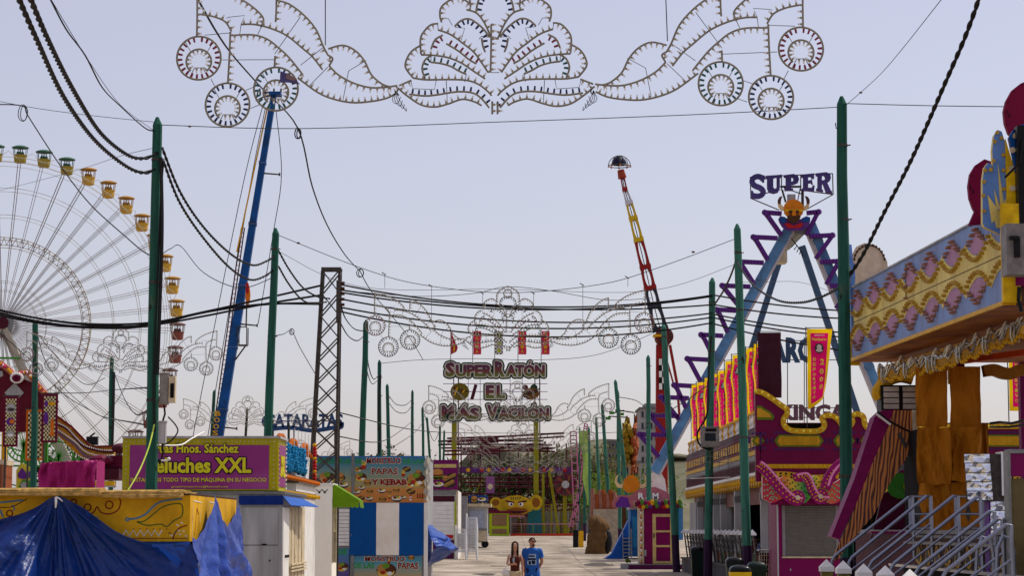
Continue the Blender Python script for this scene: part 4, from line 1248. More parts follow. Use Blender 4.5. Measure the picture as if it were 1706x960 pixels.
    cut([(1359,289),(1376,287),(1383,290),(1384,297),(1382,302),(1378,305),(1384,318),(1386,319),(1386,323),(1376,321),(1371,307),(1369,307),(1369,316),(1371,317),(1371,320),(1360,318),(1360,314),(1362,314),(1362,294),(1359,293)], [(1369,293),(1369,301),(1373,300),(1375,297),(1373,293)])
    mb = MB()
    y = D-3.2
    def bar(a, b, w=.05): mb.beam(P(*a,y), P(*b,y), w, w, M_dsteel)
    bar((1250,295),(1387,289)); bar((1250,295),(1251,330)); bar((1387,289),(1388,324)); bar((1250,330),(1298,350)); bar((1388,324),(1345,348)); bar((1300,311),(1335,311),.1); bar((1302,291),(1302,316)); bar((1334,291),(1334,318))
    bar((1303,316),(1309,337),.09); bar((1337,316),(1337,345),.13); bar((1333,314),(1328,340)); bar((1306,313),(1338,324)); bar((1388,324),(1344,318)); bar((1251,328),(1300,316))
    mb.build("letter_frame", r)
    # horned head board
    y = D-3.6
    M_or = mat("helmet orange", C(224,130,26), .5, var=.2, scale=2); M_horn = mat("horn brown", C(96,62,56), .5, var=.25, scale=2); M_hornl = mat("horn cream", C(222,190,140), .5, var=.15, scale=2)
    def flat(name, shapes, parent=r):
        mb = MB()
        for k, (m, pts, off) in enumerate(shapes): mb.prism([Q(*p) for p in pts], y-off, y+.12-off, m)
        return mb.build(name, parent)
    flat("collar", [(M_vio, [(1296,366),(1299,361),(1306,362),(1312,366),(1333,366),(1342,361),(1349,363),(1349,370),(1344,380),(1335,385),(1312,385),(1303,380),(1298,372)], 0),(M_blue, [(1297,366),(1302,362),(1308,364),(1310,371),(1302,373)],.03),(M_blue, [(1336,364),(1343,361),(1349,365),(1346,371),(1336,371)],.03),(M_red, [(1306,374),(1312,372),(1322,377),(1332,372),(1338,374),(1332,381),(1312,381)],.03)])
    hd = flat("helmet", [(M_or, [(1305,350),(1306,342),(1311,336),(1318,333),(1324,333),(1332,337),(1337,343),(1338,350),(1336,358),(1333,361),(1310,361),(1306,357)], .05)])
    flat("brow_band", [(M_gold, [(1306,350),(1337,350),(1337,354),(1306,354)], .1), (M_brown, [(1313,352),(1319,352),(1320,357),(1314,357)], .14), (M_brown, [(1324,352),(1330,352),(1329,357),(1323,357)], .14),(M_or,[(1319,352),(1324,352),(1325,361),(1318,361)],.16)], hd)
    for k in (1,-1):
        f = lambda p: (1321.5+k*(p[0]-1321.5), p[1])
        h = flat("horn", [(M_hornl, [f(p) for p in ((1306,352),(1300,351),(1296,345),(1295,338),(1300,341),(1304,345),(1307,345))], .02)])
        flat("horn_tip", [(M_horn, [f(p) for p in ((1295.2,340),(1295,334),(1298,329),(1303,327.5),(1301,332),(1300,337),(1300,341))], .05)], h)
    flat("beard", [(M_brown, [(1310,362),(1314,359),(1321,360),(1329,359),(1333,362),(1330,369),(1326,373),(1318,373),(1312,369)], .12)])
    mb = MB(); p = P(1318,331,D-3); mb.box(p.x-.2,p.x+.2,D-3.2,D-2.9,p.z-.2,p.z+.2,M_lgrey); mb.build("flood_lamp", r)
    # base hull with bow head seen low by the booth
    mb = MB(); z0 = gz(D)
    mb.box(X(1062,D),X(1130,D),D-3.2,D-2.2,Z(900,D),Z(840,D),mat("ride platform blue",C(70,130,180),.5)); mb.build("platform", r)
    mb = MB(); q = [P(px,py,D-2) for px,py in ((1084,790),(1098,782),(1108,800),(1112,830),(1086,830))]
    mb.prism([(p.x,p.z) for p in q], D-2, D-1.5, M_white); mb.build("leg_shoe", r)
    yv = D-2.6
    def W(px,py): p = P(px,py,yv); return (p.x,p.z)
    mb = MB(); mb.prism([W(*p) for p in ((1040,800),(1046,793),(1056,792),(1064,800),(1066,812),(1060,820),(1046,822),(1038,815))], yv, yv+.3, M_or); bh = mb.build("bow_head", r)
    mb = MB()
    for k in (1,-1):
        f = lambda p: (1052+k*(p[0]-1052)*1.0, p[1])
        mb.prism([W(*f(p)) for p in ((1066,806),(1071,808),(1076,803),(1075,795),(1071,790),(1078,795),(1080,804),(1075,813),(1067,814))], yv+.05, yv+.25, M_hornl)
    mb.build("horn", bh)
    mb = MB()
    mb.prism([W(*p) for p in ((1020,838),(1030,826),(1050,826),(1068,815),(1092,812),(1110,820),(1128,835),(1128,846),(1020,846))], yv-.02, yv+.2, mat("dusty rose board",C(190,110,120),.5)); mb.prism([W(*p) for p in ((1026,840),(1034,828),(1046,830),(1050,846),(1026,846))], yv-.06, yv-.03, M_purp); mb.build("front_board", r)
    mb = MB()
    for i, ch in enumerate("RAM"):
        a = W(1063+i*12,832); b = W(1073+i*12,822)
        mb.text(ch, a[0], b[0], a[1], b[1], yv-.1, yv-.05, M_white, .04)
    mb.build("lettering", r)
    # lower letter rows BARCA / VIKINGA on a frame
    yl = D-4.2
    def letterline(txt, x0, x1, yb, yt, m):
        ls, bb = letters(txt, .05)
        for vs, fs in ls:
            mb = MB(); u0,u1,v0,v1 = X(x0,yl),X(x1,yl),Z(yb,yl),Z(yt,yl)
            mb.add([(u0+(x-bb[0])*(u1-u0)/(bb[1]-bb[0]), yl if z > 0 else yl+.15, v0+(yy-bb[2])*(v1-v0)/(bb[3]-bb[2])) for x,yy,z in vs], fs, m); mb.build("letter", r)
    letterline("BARCA", 1270, 1385, 605, 562, mat("slate blue letters", C(64,88,122), .5, var=.25))
    letterline("VIKINGA", 1268, 1414, 701, 674, mat("dusty plum letters", C(120,84,96), .5, var=.25))
    mb = MB()
    for py in (568,600,680,696): mb.beam(P(1262,py,yl+.25),P(1420,py,yl+.25),.04,.04,M_dsteel)
    for px in (1268,1312,1340,1372,1414): mb.beam(P(px,562,yl+.25),P(px,705,yl+.25),.04,.04,M_dsteel)
    for px in (1268,1414): mb.beam(P(px,705,yl+.3),(X(px,yl),yl+.3,gz(D)),.1,.1,M_dsteel)
    mb.build("letter_frame", r)
viking()
# ================================================================== LEFT FOREGROUND STALL
def crinkle(name, col, rough, transl=.15, bump=.5, scale=24):
    m = mat(name, col, rough, 0, var=.35, scale=scale, bump=bump, dirt=[c*.8+.03 for c in col], transl=transl, spec=.5)
    return m
M_tarp = crinkle("blue tarpaulin", C(14,66,160), .3, .45)
M_tarp2 = crinkle("blue tarpaulin with sunlit tone", C(44,84,188), .28)  # paler copy of the blue tarpaulin, sunlight painted into its colour
M_reed = mat("straw reed", C(206,168,98), .85, var=.45, scale=12, streak=False)
M_str = M_white
def front_stall():
    D = 36; xr = -5.2; xl = -9.6; zt = Z(826,D); zb = Z(903,D); g0 = gz(D)
    r = root("fair_stall", "yellow painted fair stall under a reed roof, draped with blue tarpaulins", "stall", (-7.4, D, g0))
    M_y = mat("mustard fascia paint", C(240,184,18), .5, var=.07, scale=2, dirt=C(170,110,20))
    y = D
    for a, b in ((xl,-7.4),(-7.397,xr)):
        mb = MB(); mb.box(a,b,y,y+.05,zb,zt,M_y); fb = mb.build("fascia_board", r)
    # painted drawings on the front board
    def q(px,py): p = P(px,py,D); return (p.x,p.z)
    def draw(pts, w, m, k=0, closed=False):
        c = spline([q(*p) for p in pts],5) if len(pts) > 2 else [Vector(q(*p)) for p in pts]
        mb = MB(); mb.ribbon([tuple(p) for p in c], w, y-.004-k*.002, y-.001, m); mb.build("painted_line", r)
    art = MB()
    Rd = mat("brick red brush paint",C(150,50,24),.6); Lb = mat("pale blue brush paint",C(90,140,170),.6); Gn = mat("dull green brush paint",C(70,110,40),.6); Wh = mat("chalk white brush paint",C(225,215,190),.6)
    for cx, cy, rr in ((123,837,4.5),(146,846,5.6),(182,842,6.2),(16,856,5)):
        art.ribbon([q(cx+rr*cos(2*pi*i/18), cy+rr*sin(2*pi*i/18)) for i in range(18)], .022, y-.005, y-.001, Rd, closed=True)
    draw([(128,848),(133,845),(138,857),(148,859),(157,853),(162,845),(168,854),(182,857),(196,851),(201,838),(199,831)],.022,Rd)
    draw([(213,866),(228,864),(243,857),(255,845),(270,836),(300,832),(302,833)],.03,Lb); art.ribbon([q(212+2.6*cos(2*pi*i/12),866+2.6*sin(2*pi*i/12)) for i in range(12)],.02,y-.007,y-.001,Lb,closed=True)
    draw([(228,870),(240,869),(255,858),(270,846),(290,840),(303,842),(303,860),(290,868),(278,878),(268,874),(245,876),(228,870)],.018,Gn)
    zz = [(204,894)]+[(204+6*i+6, 884 if i%2==0 else 894) for i in range(11)]
    art.ribbon([q(*p) for p in zz], .025, y-.005, y-.001, Wh)
    for px,py in ((286,893),(292,889),(298,885),(300,891),(306,886),(310,894),(296,876),(303,872)): draw([(px-2,py-1),(px+2,py+1)],.02,Wh)
    draw([(288,899),(292,888),(300,880),(312,876)],.02,Rd); draw([(175,898),(185,890),(196,898)],.014,Rd); draw([(204,898),(312,897.5)],.012,Rd)
    for i in range(6): draw([(222+i*11,883),(223+i*11,881.5)],.018,Rd)
    draw([(280,889),(286,889)],.016,Rd); draw([(0,838),(20,836),(38,834)],.03,Lb); draw([(0,846),(20,845),(45,832)],.014,mat("dark brush paint",C(60,50,30),.7)); draw([(0,850),(5,862)],.03,Lb); draw([(20,842),(24,848),(22,852)],.02,Lb); draw([(162,862),(163,863.5)],.03,Lb)
    art.build("painted_drawing", r)
    # side board facing the avenue
    mb = MB(); mb.box(xr-.05,xr-.001,y+.051,y+6,zb,zt,M_y); mb.build("fascia_board", r)
    art = MB(); art.M = FR(xr,y,0,pi/2)
    for a,b in ((.25,1.3),(2.2,3.3)):
        art.ribbon([(a,zb+.05),(a+.1,zt-.08),(b,zt-.1),(b-.15,zb+.3)], .02, -.004, -.001, Wh)
        art.ribbon([(a+.3,zb+.1),(a+.5,zt-.2),(b-.3,zt-.3)], .018, -.005, -.001, Rd)
    art.build("painted_drawing", r)
    mb = MB(); mb.box(xl,xr-.002,y+.02,y+.06,Z(916,D),zb-.003,M_blue); o = mb.build("lower_rail", r)
    mb = MB(); u0,v0 = q(232,913); u1,v1 = q(268,907); mb.text("BINGO",u0,u1,v0,v1,y+.016,y+.0195,Gn,.01); mb.build("lettering", r)
    for x in (-9.5,-7.4,xr-.06):
        for yy in (y+.12,y+5.9):
            mb = MB(); mb.beam((x,yy,g0),(x,yy,zt),.08,.08,M_brown); mb.build("post", r)
    mb = MB(); mb.box(xl,xr-.1,y+.35,y+.9,g0+.85,g0+.9,M_brown); mb.box(xl,xr-.1,y+.35,y+.39,g0,g0+.85,M_dark); mb.build("counter", r)
    mb = MB(); mb.box(-6.6,xr-.1,y+5.8,y+5.85,g0,zt-.01,M_dark); mb.box(xl,-6.601,y+5.8,y+5.85,g0,g0+1.1,M_dark); mb.build("back_wall", r)  # left part kept low, shaped to let sunlight in
    mb = MB(); mb.box(-6.6,xr,y-.02,y+6.05,zt+.002,zt+.03,M_brown); mb.box(xl,-6.601,y-.02,y+.3,zt+.002,zt+.03,M_brown); rf = mb.build("roof", r)  # unseen left roof depth cut short to let sun reach the tarpaulin
    rnd = random.Random(4)
    # reed mats laid on the roof with a ragged front edge
    for k,(a,b,dz,ov) in enumerate([(-9.9,-8.25,.05,.25),(-8.3,-6.6,.075,.32),(-6.62,-5.28,.045,.22)]):
        mb = MB()
        for i in range(150):
            yy = y-ov+rnd.uniform(0,1)**1.6*(1.5 if k == 2 else ov+.25); z = zt+dz+rnd.uniform(-.012,.03)
            if i < 60: yy = y-ov+rnd.uniform(-.03,.05); z = zt+dz-.03+rnd.uniform(-.05,.05)
            x0 = a+rnd.uniform(-.06,.5) if rnd.random()<.5 else a+rnd.uniform(0,.05); x1 = b-rnd.uniform(-.05,.5)*rnd.random()
            mb.tube([(x0,yy,z),((x0+x1)/2,yy+rnd.uniform(-.015,.015),z+rnd.uniform(-.012,.012)),(x1,yy,z+rnd.uniform(-.015,.015))], rnd.uniform(.006,.013), M_reed, 4)
        dp = 6 if k == 2 else ov+.25  # left mats kept as shallow as the roof, to pass sunlight
        mb.grid(lambda u,v: (a+.05+(b-a-.1)*u, y-ov+.05+v*dp, zt+dz-.012+.01*sin(u*40)*sin(v*30)), 10, 14, M_reed)
        m_ = mb.build("reed_mat", r); m_["kind"] = "stuff"
    return r
front_stall()

def front_tarps():
    D = 35.9
    # ---- main front tarpaulin, tied up at one peak and swagged to both sides
    edge = [(-60,905),(-20,876),(0,866),(30,858),(60,846),(80,833),(95,827),(104,829),(118,836),(140,848),(165,866),(190,884),(215,896),(245,905),(280,907),(316,903)]
    ec = spline([(a,b,0) for a,b in edge], 6)
    pk = 95.0
    def fn(u, v):
        k = u*(len(ec)-1); i = min(int(k), len(ec)-2); t = k-i
        p = ec[i].lerp(ec[i+1], t)
        # lower hem spreads wider than the top edge: folds fan out of the peak
        px = p.x + (p.x-pk)*.35*v*(1 if p.x > pk else .55)
        py = p.y + (1035-p.y)*v
        ang = atan2(px-pk, py-822)
        dist = sqrt((px-pk)**2+(py-822)**2)
        am = min(1, dist/60.0)
        fold = am*(.20*noise.noise((ang*3.1+4, dist*.003, 0))+.12*noise.noise((ang*8+9, dist*.006, 3))+.05*noise.noise((ang*19, dist*.012, 7)))
        fold += .028*noise.noise((px*.05, py*.05, 1))+.016*noise.noise((px*.14, py*.14, 5))
        swag = .05*sin((py-p.y)*.085+p.x*.02)*min(1,abs(p.x-pk)/90.)*(1-v*.4)
        if py < p.y+4: fold *= .4
        d = D-.2+fold*.9+swag-.10*v
        if p.x < 88: d -= 1.25*v**.8*min(1, (88-p.x)/45.0)  # left panel flared outward so sunlight strikes its back
        if p.x > 290: d += .02
        q = P(max(min(px,325+16*v),-90), py, d); return tuple(q)
    mb = MB(); mb.grid(fn, 170, 80, M_tarp)
    o = mb.build("tarpaulin", smooth=True, loc=P(95,830,D)); tag(o, "large dark blue tarpaulin tied up at one point across the yellow stall's front", "tarpaulin", "blue tarpaulins")
    mb = MB(); p = P(94,832,D-.25)
    mb.tube([p+Vector((-.01,0,.03)),p+Vector((0,-.02,-.05)),p+Vector((-.01,0,-.14))],[.018,.022,.012],M_white,6); mb.tube([p+Vector((.0,0,.03)),p+Vector((.06,-.01,.0)),p+Vector((.1,0,-.04))],[.015,.014,.008],M_white,6)
    o2 = mb.build("tie_cloth", loc=p); tag(o2,"white rag tying up the large blue tarpaulin at its peak","rag")
    # ---- end tarpaulin on the side towards the avenue (lit)
    x0 = -5.16
    def prof(y):   # height of the top edge along the stall's side
        t = max(0, (y-36)/6.0)
        if t < .33: return 1.62+(2.36-1.62)*(t/.33)**1.6
        if t < .62: return 2.36-.52*sin((t-.33)/.29*pi/2)
        return 1.84+.47*((t-.62)/.38)**1.3
    def fn2(u, v):
        y = 35.72+6.14*u; z0 = prof(y); zb = gz(36)+.25
        z = z0+(zb-z0)*v
        pky = 38.0
        ang = atan2(y-pky, 2.5-z)
        f = .26*noise.noise((ang*2.6+2, z*.6, 0))+.14*noise.noise((ang*7, z*1.1, 4))+.05*noise.noise((y*5, z*5, 2))+.02*noise.noise((y*14, z*14, 2))
        out = .05+.22*v+.07*(1-abs(2*u-1))
        return (x0+out+f*min(1,.15+v*2.2), y, z+.02*sin(y*9))
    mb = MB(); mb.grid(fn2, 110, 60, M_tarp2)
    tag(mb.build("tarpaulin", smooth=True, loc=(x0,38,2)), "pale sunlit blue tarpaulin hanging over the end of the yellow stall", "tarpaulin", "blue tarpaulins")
front_tarps()

# ================================================================== PLUSH TOY KIOSK WITH PURPLE SIGN
def kiosk():
    D = 47; g0 = gz(D); xl = X(198,D); xr = X(470,D)
    r = root("fair_kiosk", "grey kiosk carrying the purple plush toy sign with a yellow bulb border", "kiosk", ((xl+xr)/2, D, g0))
    zt = Z(824,D)
    mb = MB(); mb.box(xl,xr,D+.02,D+5,g0,zt,M_lgrey); mb.box(xl-.03,xr+.05,D-.05,D+5.05,zt+.001,zt+.06,M_steel); mb.build("body", r)
    mb = MB(); a,b = X(404,D),X(463,D); mb.box(a,b,D,D+.018,g0+.1,Z(846,D),M_lgrey); mb.box(a,b,D-.004,D-.001,Z(909.6,D),Z(908.6,D),M_dark)
    mb.build("shutter", r)
    mb = MB(); p = P(440,908,D-.03); mb.box(p.x-.05,p.x+.05,p.y,p.y+.025,p.z-.01,p.z+.014,M_blk); mb.cyl(P(449,935,D-.02),P(449,935,D+.0),.018,M_blk,8); mb.build("latch", r)
    mb = MB(); mb.box(X(398,D),xr+.02,D-.06,D-.02,Z(842,D),Z(826.5,D),mat("navy awning cloth",C(20,54,140),.7)); 
    mb.build("awning_band", r)
    mb = MB(); z1 = Z(827,D); z0 = Z(842,D)
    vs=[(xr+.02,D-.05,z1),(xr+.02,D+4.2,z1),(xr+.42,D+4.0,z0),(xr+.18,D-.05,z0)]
    mb.add(vs+[(x-.0,y,z-.015) for x,y,z in vs],[(0,1,2,3),(7,6,5,4),(0,3,7,4),(3,2,6,7),(1,5,6,2)],mat("lit blue awning cloth",C(70,124,220),.6,transl=.3)); mb.build("side_awning", r)  # same awning as the navy band, sunlight put into its blue
    # lit side: corner post, ribbed panel, rail
    mb = MB(); mb.box(xr+.001,xr+.03,D+.0,D+1.2,g0,Z(846,D),M_white); mb.build("corner_panel", r)
    n = 9
    for i in range(n):
        mb = MB(); y0 = D+1.3+3.6*i/n; mb.box(xr+.001,xr+.022+.014*(i%2),y0,y0+3.6/n-.01,g0+.1,zt-.25,M_cream); mb.build("side_panel", r)
    mb = MB()
    for z in (g0+1.05,g0+1.12,g0+1.19): mb.beam((xr+.07,D+1.3,z),(xr+.07,D+4.9,z),.035,.035,M_cream)
    mb.build("side_rail", r)
    mb = MB()
    for z in (g0+1.35,): 
        for k in range(3): mb.box(xr+.03,xr+.06,D+.3+.3*k,D+.38+.3*k,z,z+.06,M_blk)
    mb.build("hinge", r)
    # ---- sign box on the roof
    u0,u1 = X(202,D),X(462,D); v0,v1 = Z(818,D),Z(731,D); dep = 1.6
    Mb = mat("acid yellow sign border",C(190,178,24),.5,var=.12); Mp = None
    mb = MB(); mb.box(u0,u1,D,D+dep,v0,v1,Mb); mb.box(u0-.01,u1+.05,D-.03,D+dep+.02,v1+.001,v1+.05,M_lgrey); sb = mb.build("sign_box", r)
    m = bpy.data.materials.new("purple sign print"); m.use_nodes = True; nt = m.node_tree; n_ = nt.nodes; l = nt.links
    tc = n_.new("ShaderNodeTexCoord"); no = n_.new("ShaderNodeTexNoise"); no.inputs["Scale"].default_value = .9; no.inputs["Detail"].default_value = 1
    l.new(tc.outputs["Object"],no.inputs["Vector"]); rp = n_.new("ShaderNodeValToRGB"); rp.color_ramp.elements[0].position=.55; rp.color_ramp.elements[1].position=.8
    rp.color_ramp.elements[0].color=(*C(140,8,114),1); rp.color_ramp.elements[1].color=(*C(164,70,146),1); l.new(no.outputs[0],rp.inputs[0]); l.new(rp.outputs[0],n_["Principled BSDF"].inputs["Base Color"]); n_["Principled BSDF"].inputs["Roughness"].default_value=.35
    bd = .155
    mb = MB(); mb.box(u0+bd,u1-.19,D-.012,D-.001,v0+.03,v1-.14,m); mb.box(u1+.001,u1+.012,D+.12,D+dep-.12,v0+.09,v1-.12,m); mb.build("printed_panel", sb)
    mb = MB()
    Mbl = mat("faint border bulb",C(200,190,120),.3)
    for i in range(36): x = u0+.08+(u1-u0-.16)*i/35; mb.ball((x,D-.01,v1-.07),.022,.02,.022,Mbl,6,4)
    for i in range(11):
        z = v0+.06+(v1-v0-.14)*i/10; mb.ball((u0+.075,D-.01,z),.022,.02,.022,Mbl,6,4); mb.ball((u1-.09,D-.01,z),.022,.02,.022,Mbl,6,4)
        mb.ball((u1+.015,D+dep-.05,z),.02,.03,.03,M_bulbw,6,4); mb.ball((u1+.015,D+.06,z),.015,.02,.02,Mbl,6,4)
    mb.build("border_bulb", sb)["kind"] = "stuff"
    Ml = mat("lemon lettering",C(222,214,40),.45); Mo = mat("dark plum outline",C(60,24,66),.5)
    def q(px,py): p = P(px,py,D); return p.x,p.z
    def line(t,x0,x1,yb,yt,bold,out):
        a,b = q(x0,yb); c,d = q(x1,yt)
        if out: mb.halo(t,a,c,b,d,D-.030,.015 if yb-yt<18 else .024,Mo,bold)
        mb.text(t,a,c,b,d,D-.036,D-.031,Ml,bold)
    mb = MB()
    line("Grúas Hnos. Sánchez",246,398,755.5,740,.03,True)
    line("Peluches XXL",244.5,419,789,763,.035,True)
    line("INSTALAMOS TODO TIPO DE MÁQUINA EN SU NEGOCIO",218,444,804.5,795,.012,False)
    line("gruashnossanchez@hotmail.com",286,380,814,809.5,.0,False)
    mb.build("lettering", sb)
    mb = MB(); mb.M = FR(u1+.012,D,0,pi/2)
    mb.text("XXL",.35,1.25,v0+.3,v0+.75,-.02,-.001,Ml,.03); mb.build("side_lettering", sb)
kiosk()

def prize_stall():
    D0, D1 = 52.3, 57.4; DP = 49.3; x = -5.02; g0 = gz(52)
    r = root("prize_stall", "prize stall with orange bulbs and bunches of blue prizes behind the plush toy kiosk", "stall", (x-1.5, 55, g0))
    zr = Z(808,54)
    mb = MB(); mb.box(x-3,x-.05,D0,D1,g0,zr,M_white); mb.box(x-3.05,x+.02,D0-.03,D1+.03,zr+.001,zr+.12,M_steel); mb.build("body", r)
    def top(y): return Z(741,54)-.05+.12*sin((y-D0)*2.2)
    N = 30
    mb = MB(); ys = [DP+(D1-DP)*i/N for i in range(N+1)]
    mb.M = FR(x-.3,0,0,pi/2)
    mb.prism([(ys[0],zr+.12)]+[(y,top(y)-.1) for y in ys]+[(ys[-1],zr+.12)][::1], -.0, .06, M_lgrey)
    mb.build("back_panel", r)
    mb = MB()
    for i,y in enumerate([DP+(D1-DP)*k/32 for k in range(33)]):
        mb.tube([(x-.24,y,top(y)),(x-.16,y+.05,top(y)-.02)],[.05,.06],M_oran,6)
    for row,z in enumerate((zr-.25,zr+.1)):
        for k in range(30): y=DP+(D1-DP)*k/29; mb.tube([(x-.02,y,z),(x+.05,y+.05,z-.02)],[.045,.055],M_oran if row else M_gold,6)
    mb.build("orange_bulb", r)["kind"]="stuff"
    mb = MB()
    for z in (zr-.25,zr+.1): mb.box(x-.25,x-.03,DP if z>zr else D0,D1,z-.07,z+.06,M_brown)
    mb.build("bulb_ledge", r)
    Mbp = mat("turquoise plush",C(34,140,190),.8,var=.3,scale=14)
    rnd = random.Random(8)
    for cy, nb in ((DP+1.5,11),(DP+4.3,13)):
        mb = MB()
        for i in range(nb):
            for j in range(5):
                c = (x-.1+rnd.uniform(-.04,.04), cy-.1*nb+.2*i+rnd.uniform(-.04,.04), zr+.30+.12*j+rnd.uniform(-.03,.03))
                mb.ball(c,.07,.09,.065,Mbp,6,4); mb.ball((c[0]+.05,c[1]-.04,c[2]+.05),.035,.035,.035,Mbp,5,4)
        mb.build("blue_prize_bunch", r)["kind"]="stuff"
    mb = MB()
    for i in range(11):
        for j in range(2): mb.ball((x-.05,D1-.35+.18*j,zr+.22+.085*i),.055,.06,.05,[M_red,M_red,M_gold,M_red][(i+j)%4],6,4)
    mb.build("bead_string", r)["kind"]="stuff"
    mb = MB()
    for k in range(5): mb.beam((x-.12,D0+.2+k*.9,zr+.5),(x-.12,D0+.2+k*.9,zr+1.3),.015,.015,M_white)
    mb.build("hanging_cord", r)
prize_stall()

def beige_booth():
    D = 60; g0 = gz(D); x0, x1 = X(508,D), X(553,D); D1 = 61.6
    r = root("ticket_booth", "beige booth with a lime green awning in front of the kebab stall", "booth", ((x0+x1)/2,D,g0))
    zt = Z(810,D)
    mb = MB(); mb.box(x0-1.5,x1,D,D+.06,g0,zt,M_beige); mb.box(x0-1.5,x0-1.44,D+.06,D1,g0,zt,M_beige); mb.box(x0-1.44,x1,D1-.06,D1,g0,zt,M_beige); mb.box(x0-1.52,x1+.03,D-.04,D1+.02,zt+.002,zt+.07,M_white)
    mb.box(x1-.06,x1-.001,D+.061,D1-.061,g0,g0+.95,M_beige); mb.box(x1-.06,x1-.001,D+.061,D1-.061,zt-.35,zt-.002,M_beige); mb.build("body", r)
    mb = MB()
    for px in (518,532,541):
        a = P(px-5,816,D-.01); b = P(px,821,D-.01); c = P(px+5,816,D-.01); mb.ribbon([(a.x,a.z),(b.x,b.z),(c.x,c.z)],.02,D-.012,D-.001,M_dark); mb.disc(b.x,b.z,.03,D-.014,D-.001,M_dark,8)
    mb.build("trim_hooks", r)
    for y in (D+.25,D1-.2):
        mb = MB(); mb.box(x1-.05,x1+.012,y-.06,y+.06,g0+.952,zt-.352,M_cream); mb.build("post", r)
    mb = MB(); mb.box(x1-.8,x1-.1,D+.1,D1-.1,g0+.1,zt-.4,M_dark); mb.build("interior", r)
    for k in range(12):
        mb = MB(); z = zt-.42-k*.07; mb.box(x1-.04,x1-.02,D+.32,D1-.27,z-.06,z,M_cream); mb.build("slat", r)
    Ml = mat("lime awning cloth",C(132,176,30),.6,var=.1,transl=.35)
    za = zt+.06; xo = X(604,61.5); zo = Z(835,61.5)
    ya, yb = D+.1, D1-.1
    mb = MB()
    n = 18
    vs = []
    for i in range(n+1):
        y = ya+(yb-ya)*i/n; vs += [(x1+.0,y,za),(xo,y,zo)]
    mb.add(vs, [(2*i,2*i+1,2*i+3,2*i+2) for i in range(n)], Ml)
    mb.add([(x1,ya,za),(xo,ya,zo),(x1,ya,zo)], [(0,2,1)], Ml); mb.add([(x1,yb,za),(xo,yb,zo),(x1,yb,zo)], [(0,1,2)], Ml)
    aw = mb.build("awning", r)
    mb = MB(); vs=[]; m_ = 48
    for i in range(m_+1):
        y = ya+(yb-ya)*i/m_; vs += [(xo+.005,y,zo),(xo+.03,y,zo-.17-.045*abs(sin(i*pi/4)))]
    mb.add(vs,[(2*i,2*i+1,2*i+3,2*i+2) for i in range(m_)],Ml)
    vs=[]
    for i in range(25):
        x = x1+(xo-x1)*i/24; vs += [(x,ya-.004,zo),(x,ya-.02,zo-.17-.045*abs(sin(i*pi/4)))]
    mb.add(vs,[(2*i,2*i+1,2*i+3,2*i+2) for i in range(24)],Ml); mb.build("scalloped_valance", aw)
    mb = MB()
    for y in (ya+.05,yb-.05): mb.tube([(x1,y,zo+.03),(xo-.03,y,zo-.01)],.018,M_steel,6)
    mb.build("awning_arm", r)
beige_booth()

# ================================================================== KEBAB STALL
def grad_mat(name, stops, z0, z1):
    m = bpy.data.materials.new(name); m.use_nodes = True; nt = m.node_tree; n = nt.nodes; l = nt.links
    g = n.new("ShaderNodeNewGeometry"); s = n.new("ShaderNodeSeparateXYZ"); mr = n.new("ShaderNodeMapRange")
    l.new(g.outputs["Position"],s.inputs[0]); l.new(s.outputs[2],mr.inputs[0]); mr.inputs[1].default_value=z0; mr.inputs[2].default_value=z1
    rp = n.new("ShaderNodeValToRGB"); el = rp.color_ramp.elements
    el[0].position=stops[0][0]; el[0].color=(*stops[0][1],1); el[1].position=stops[-1][0]; el[1].color=(*stops[-1][1],1)
    for p,c in stops[1:-1]: e = el.new(p); e.color=(*c,1)
    l.new(mr.outputs[0],rp.inputs[0]); l.new(rp.outputs[0],n["Principled BSDF"].inputs["Base Color"]); n["Principled BSDF"].inputs["Roughness"].default_value=.4
    return m
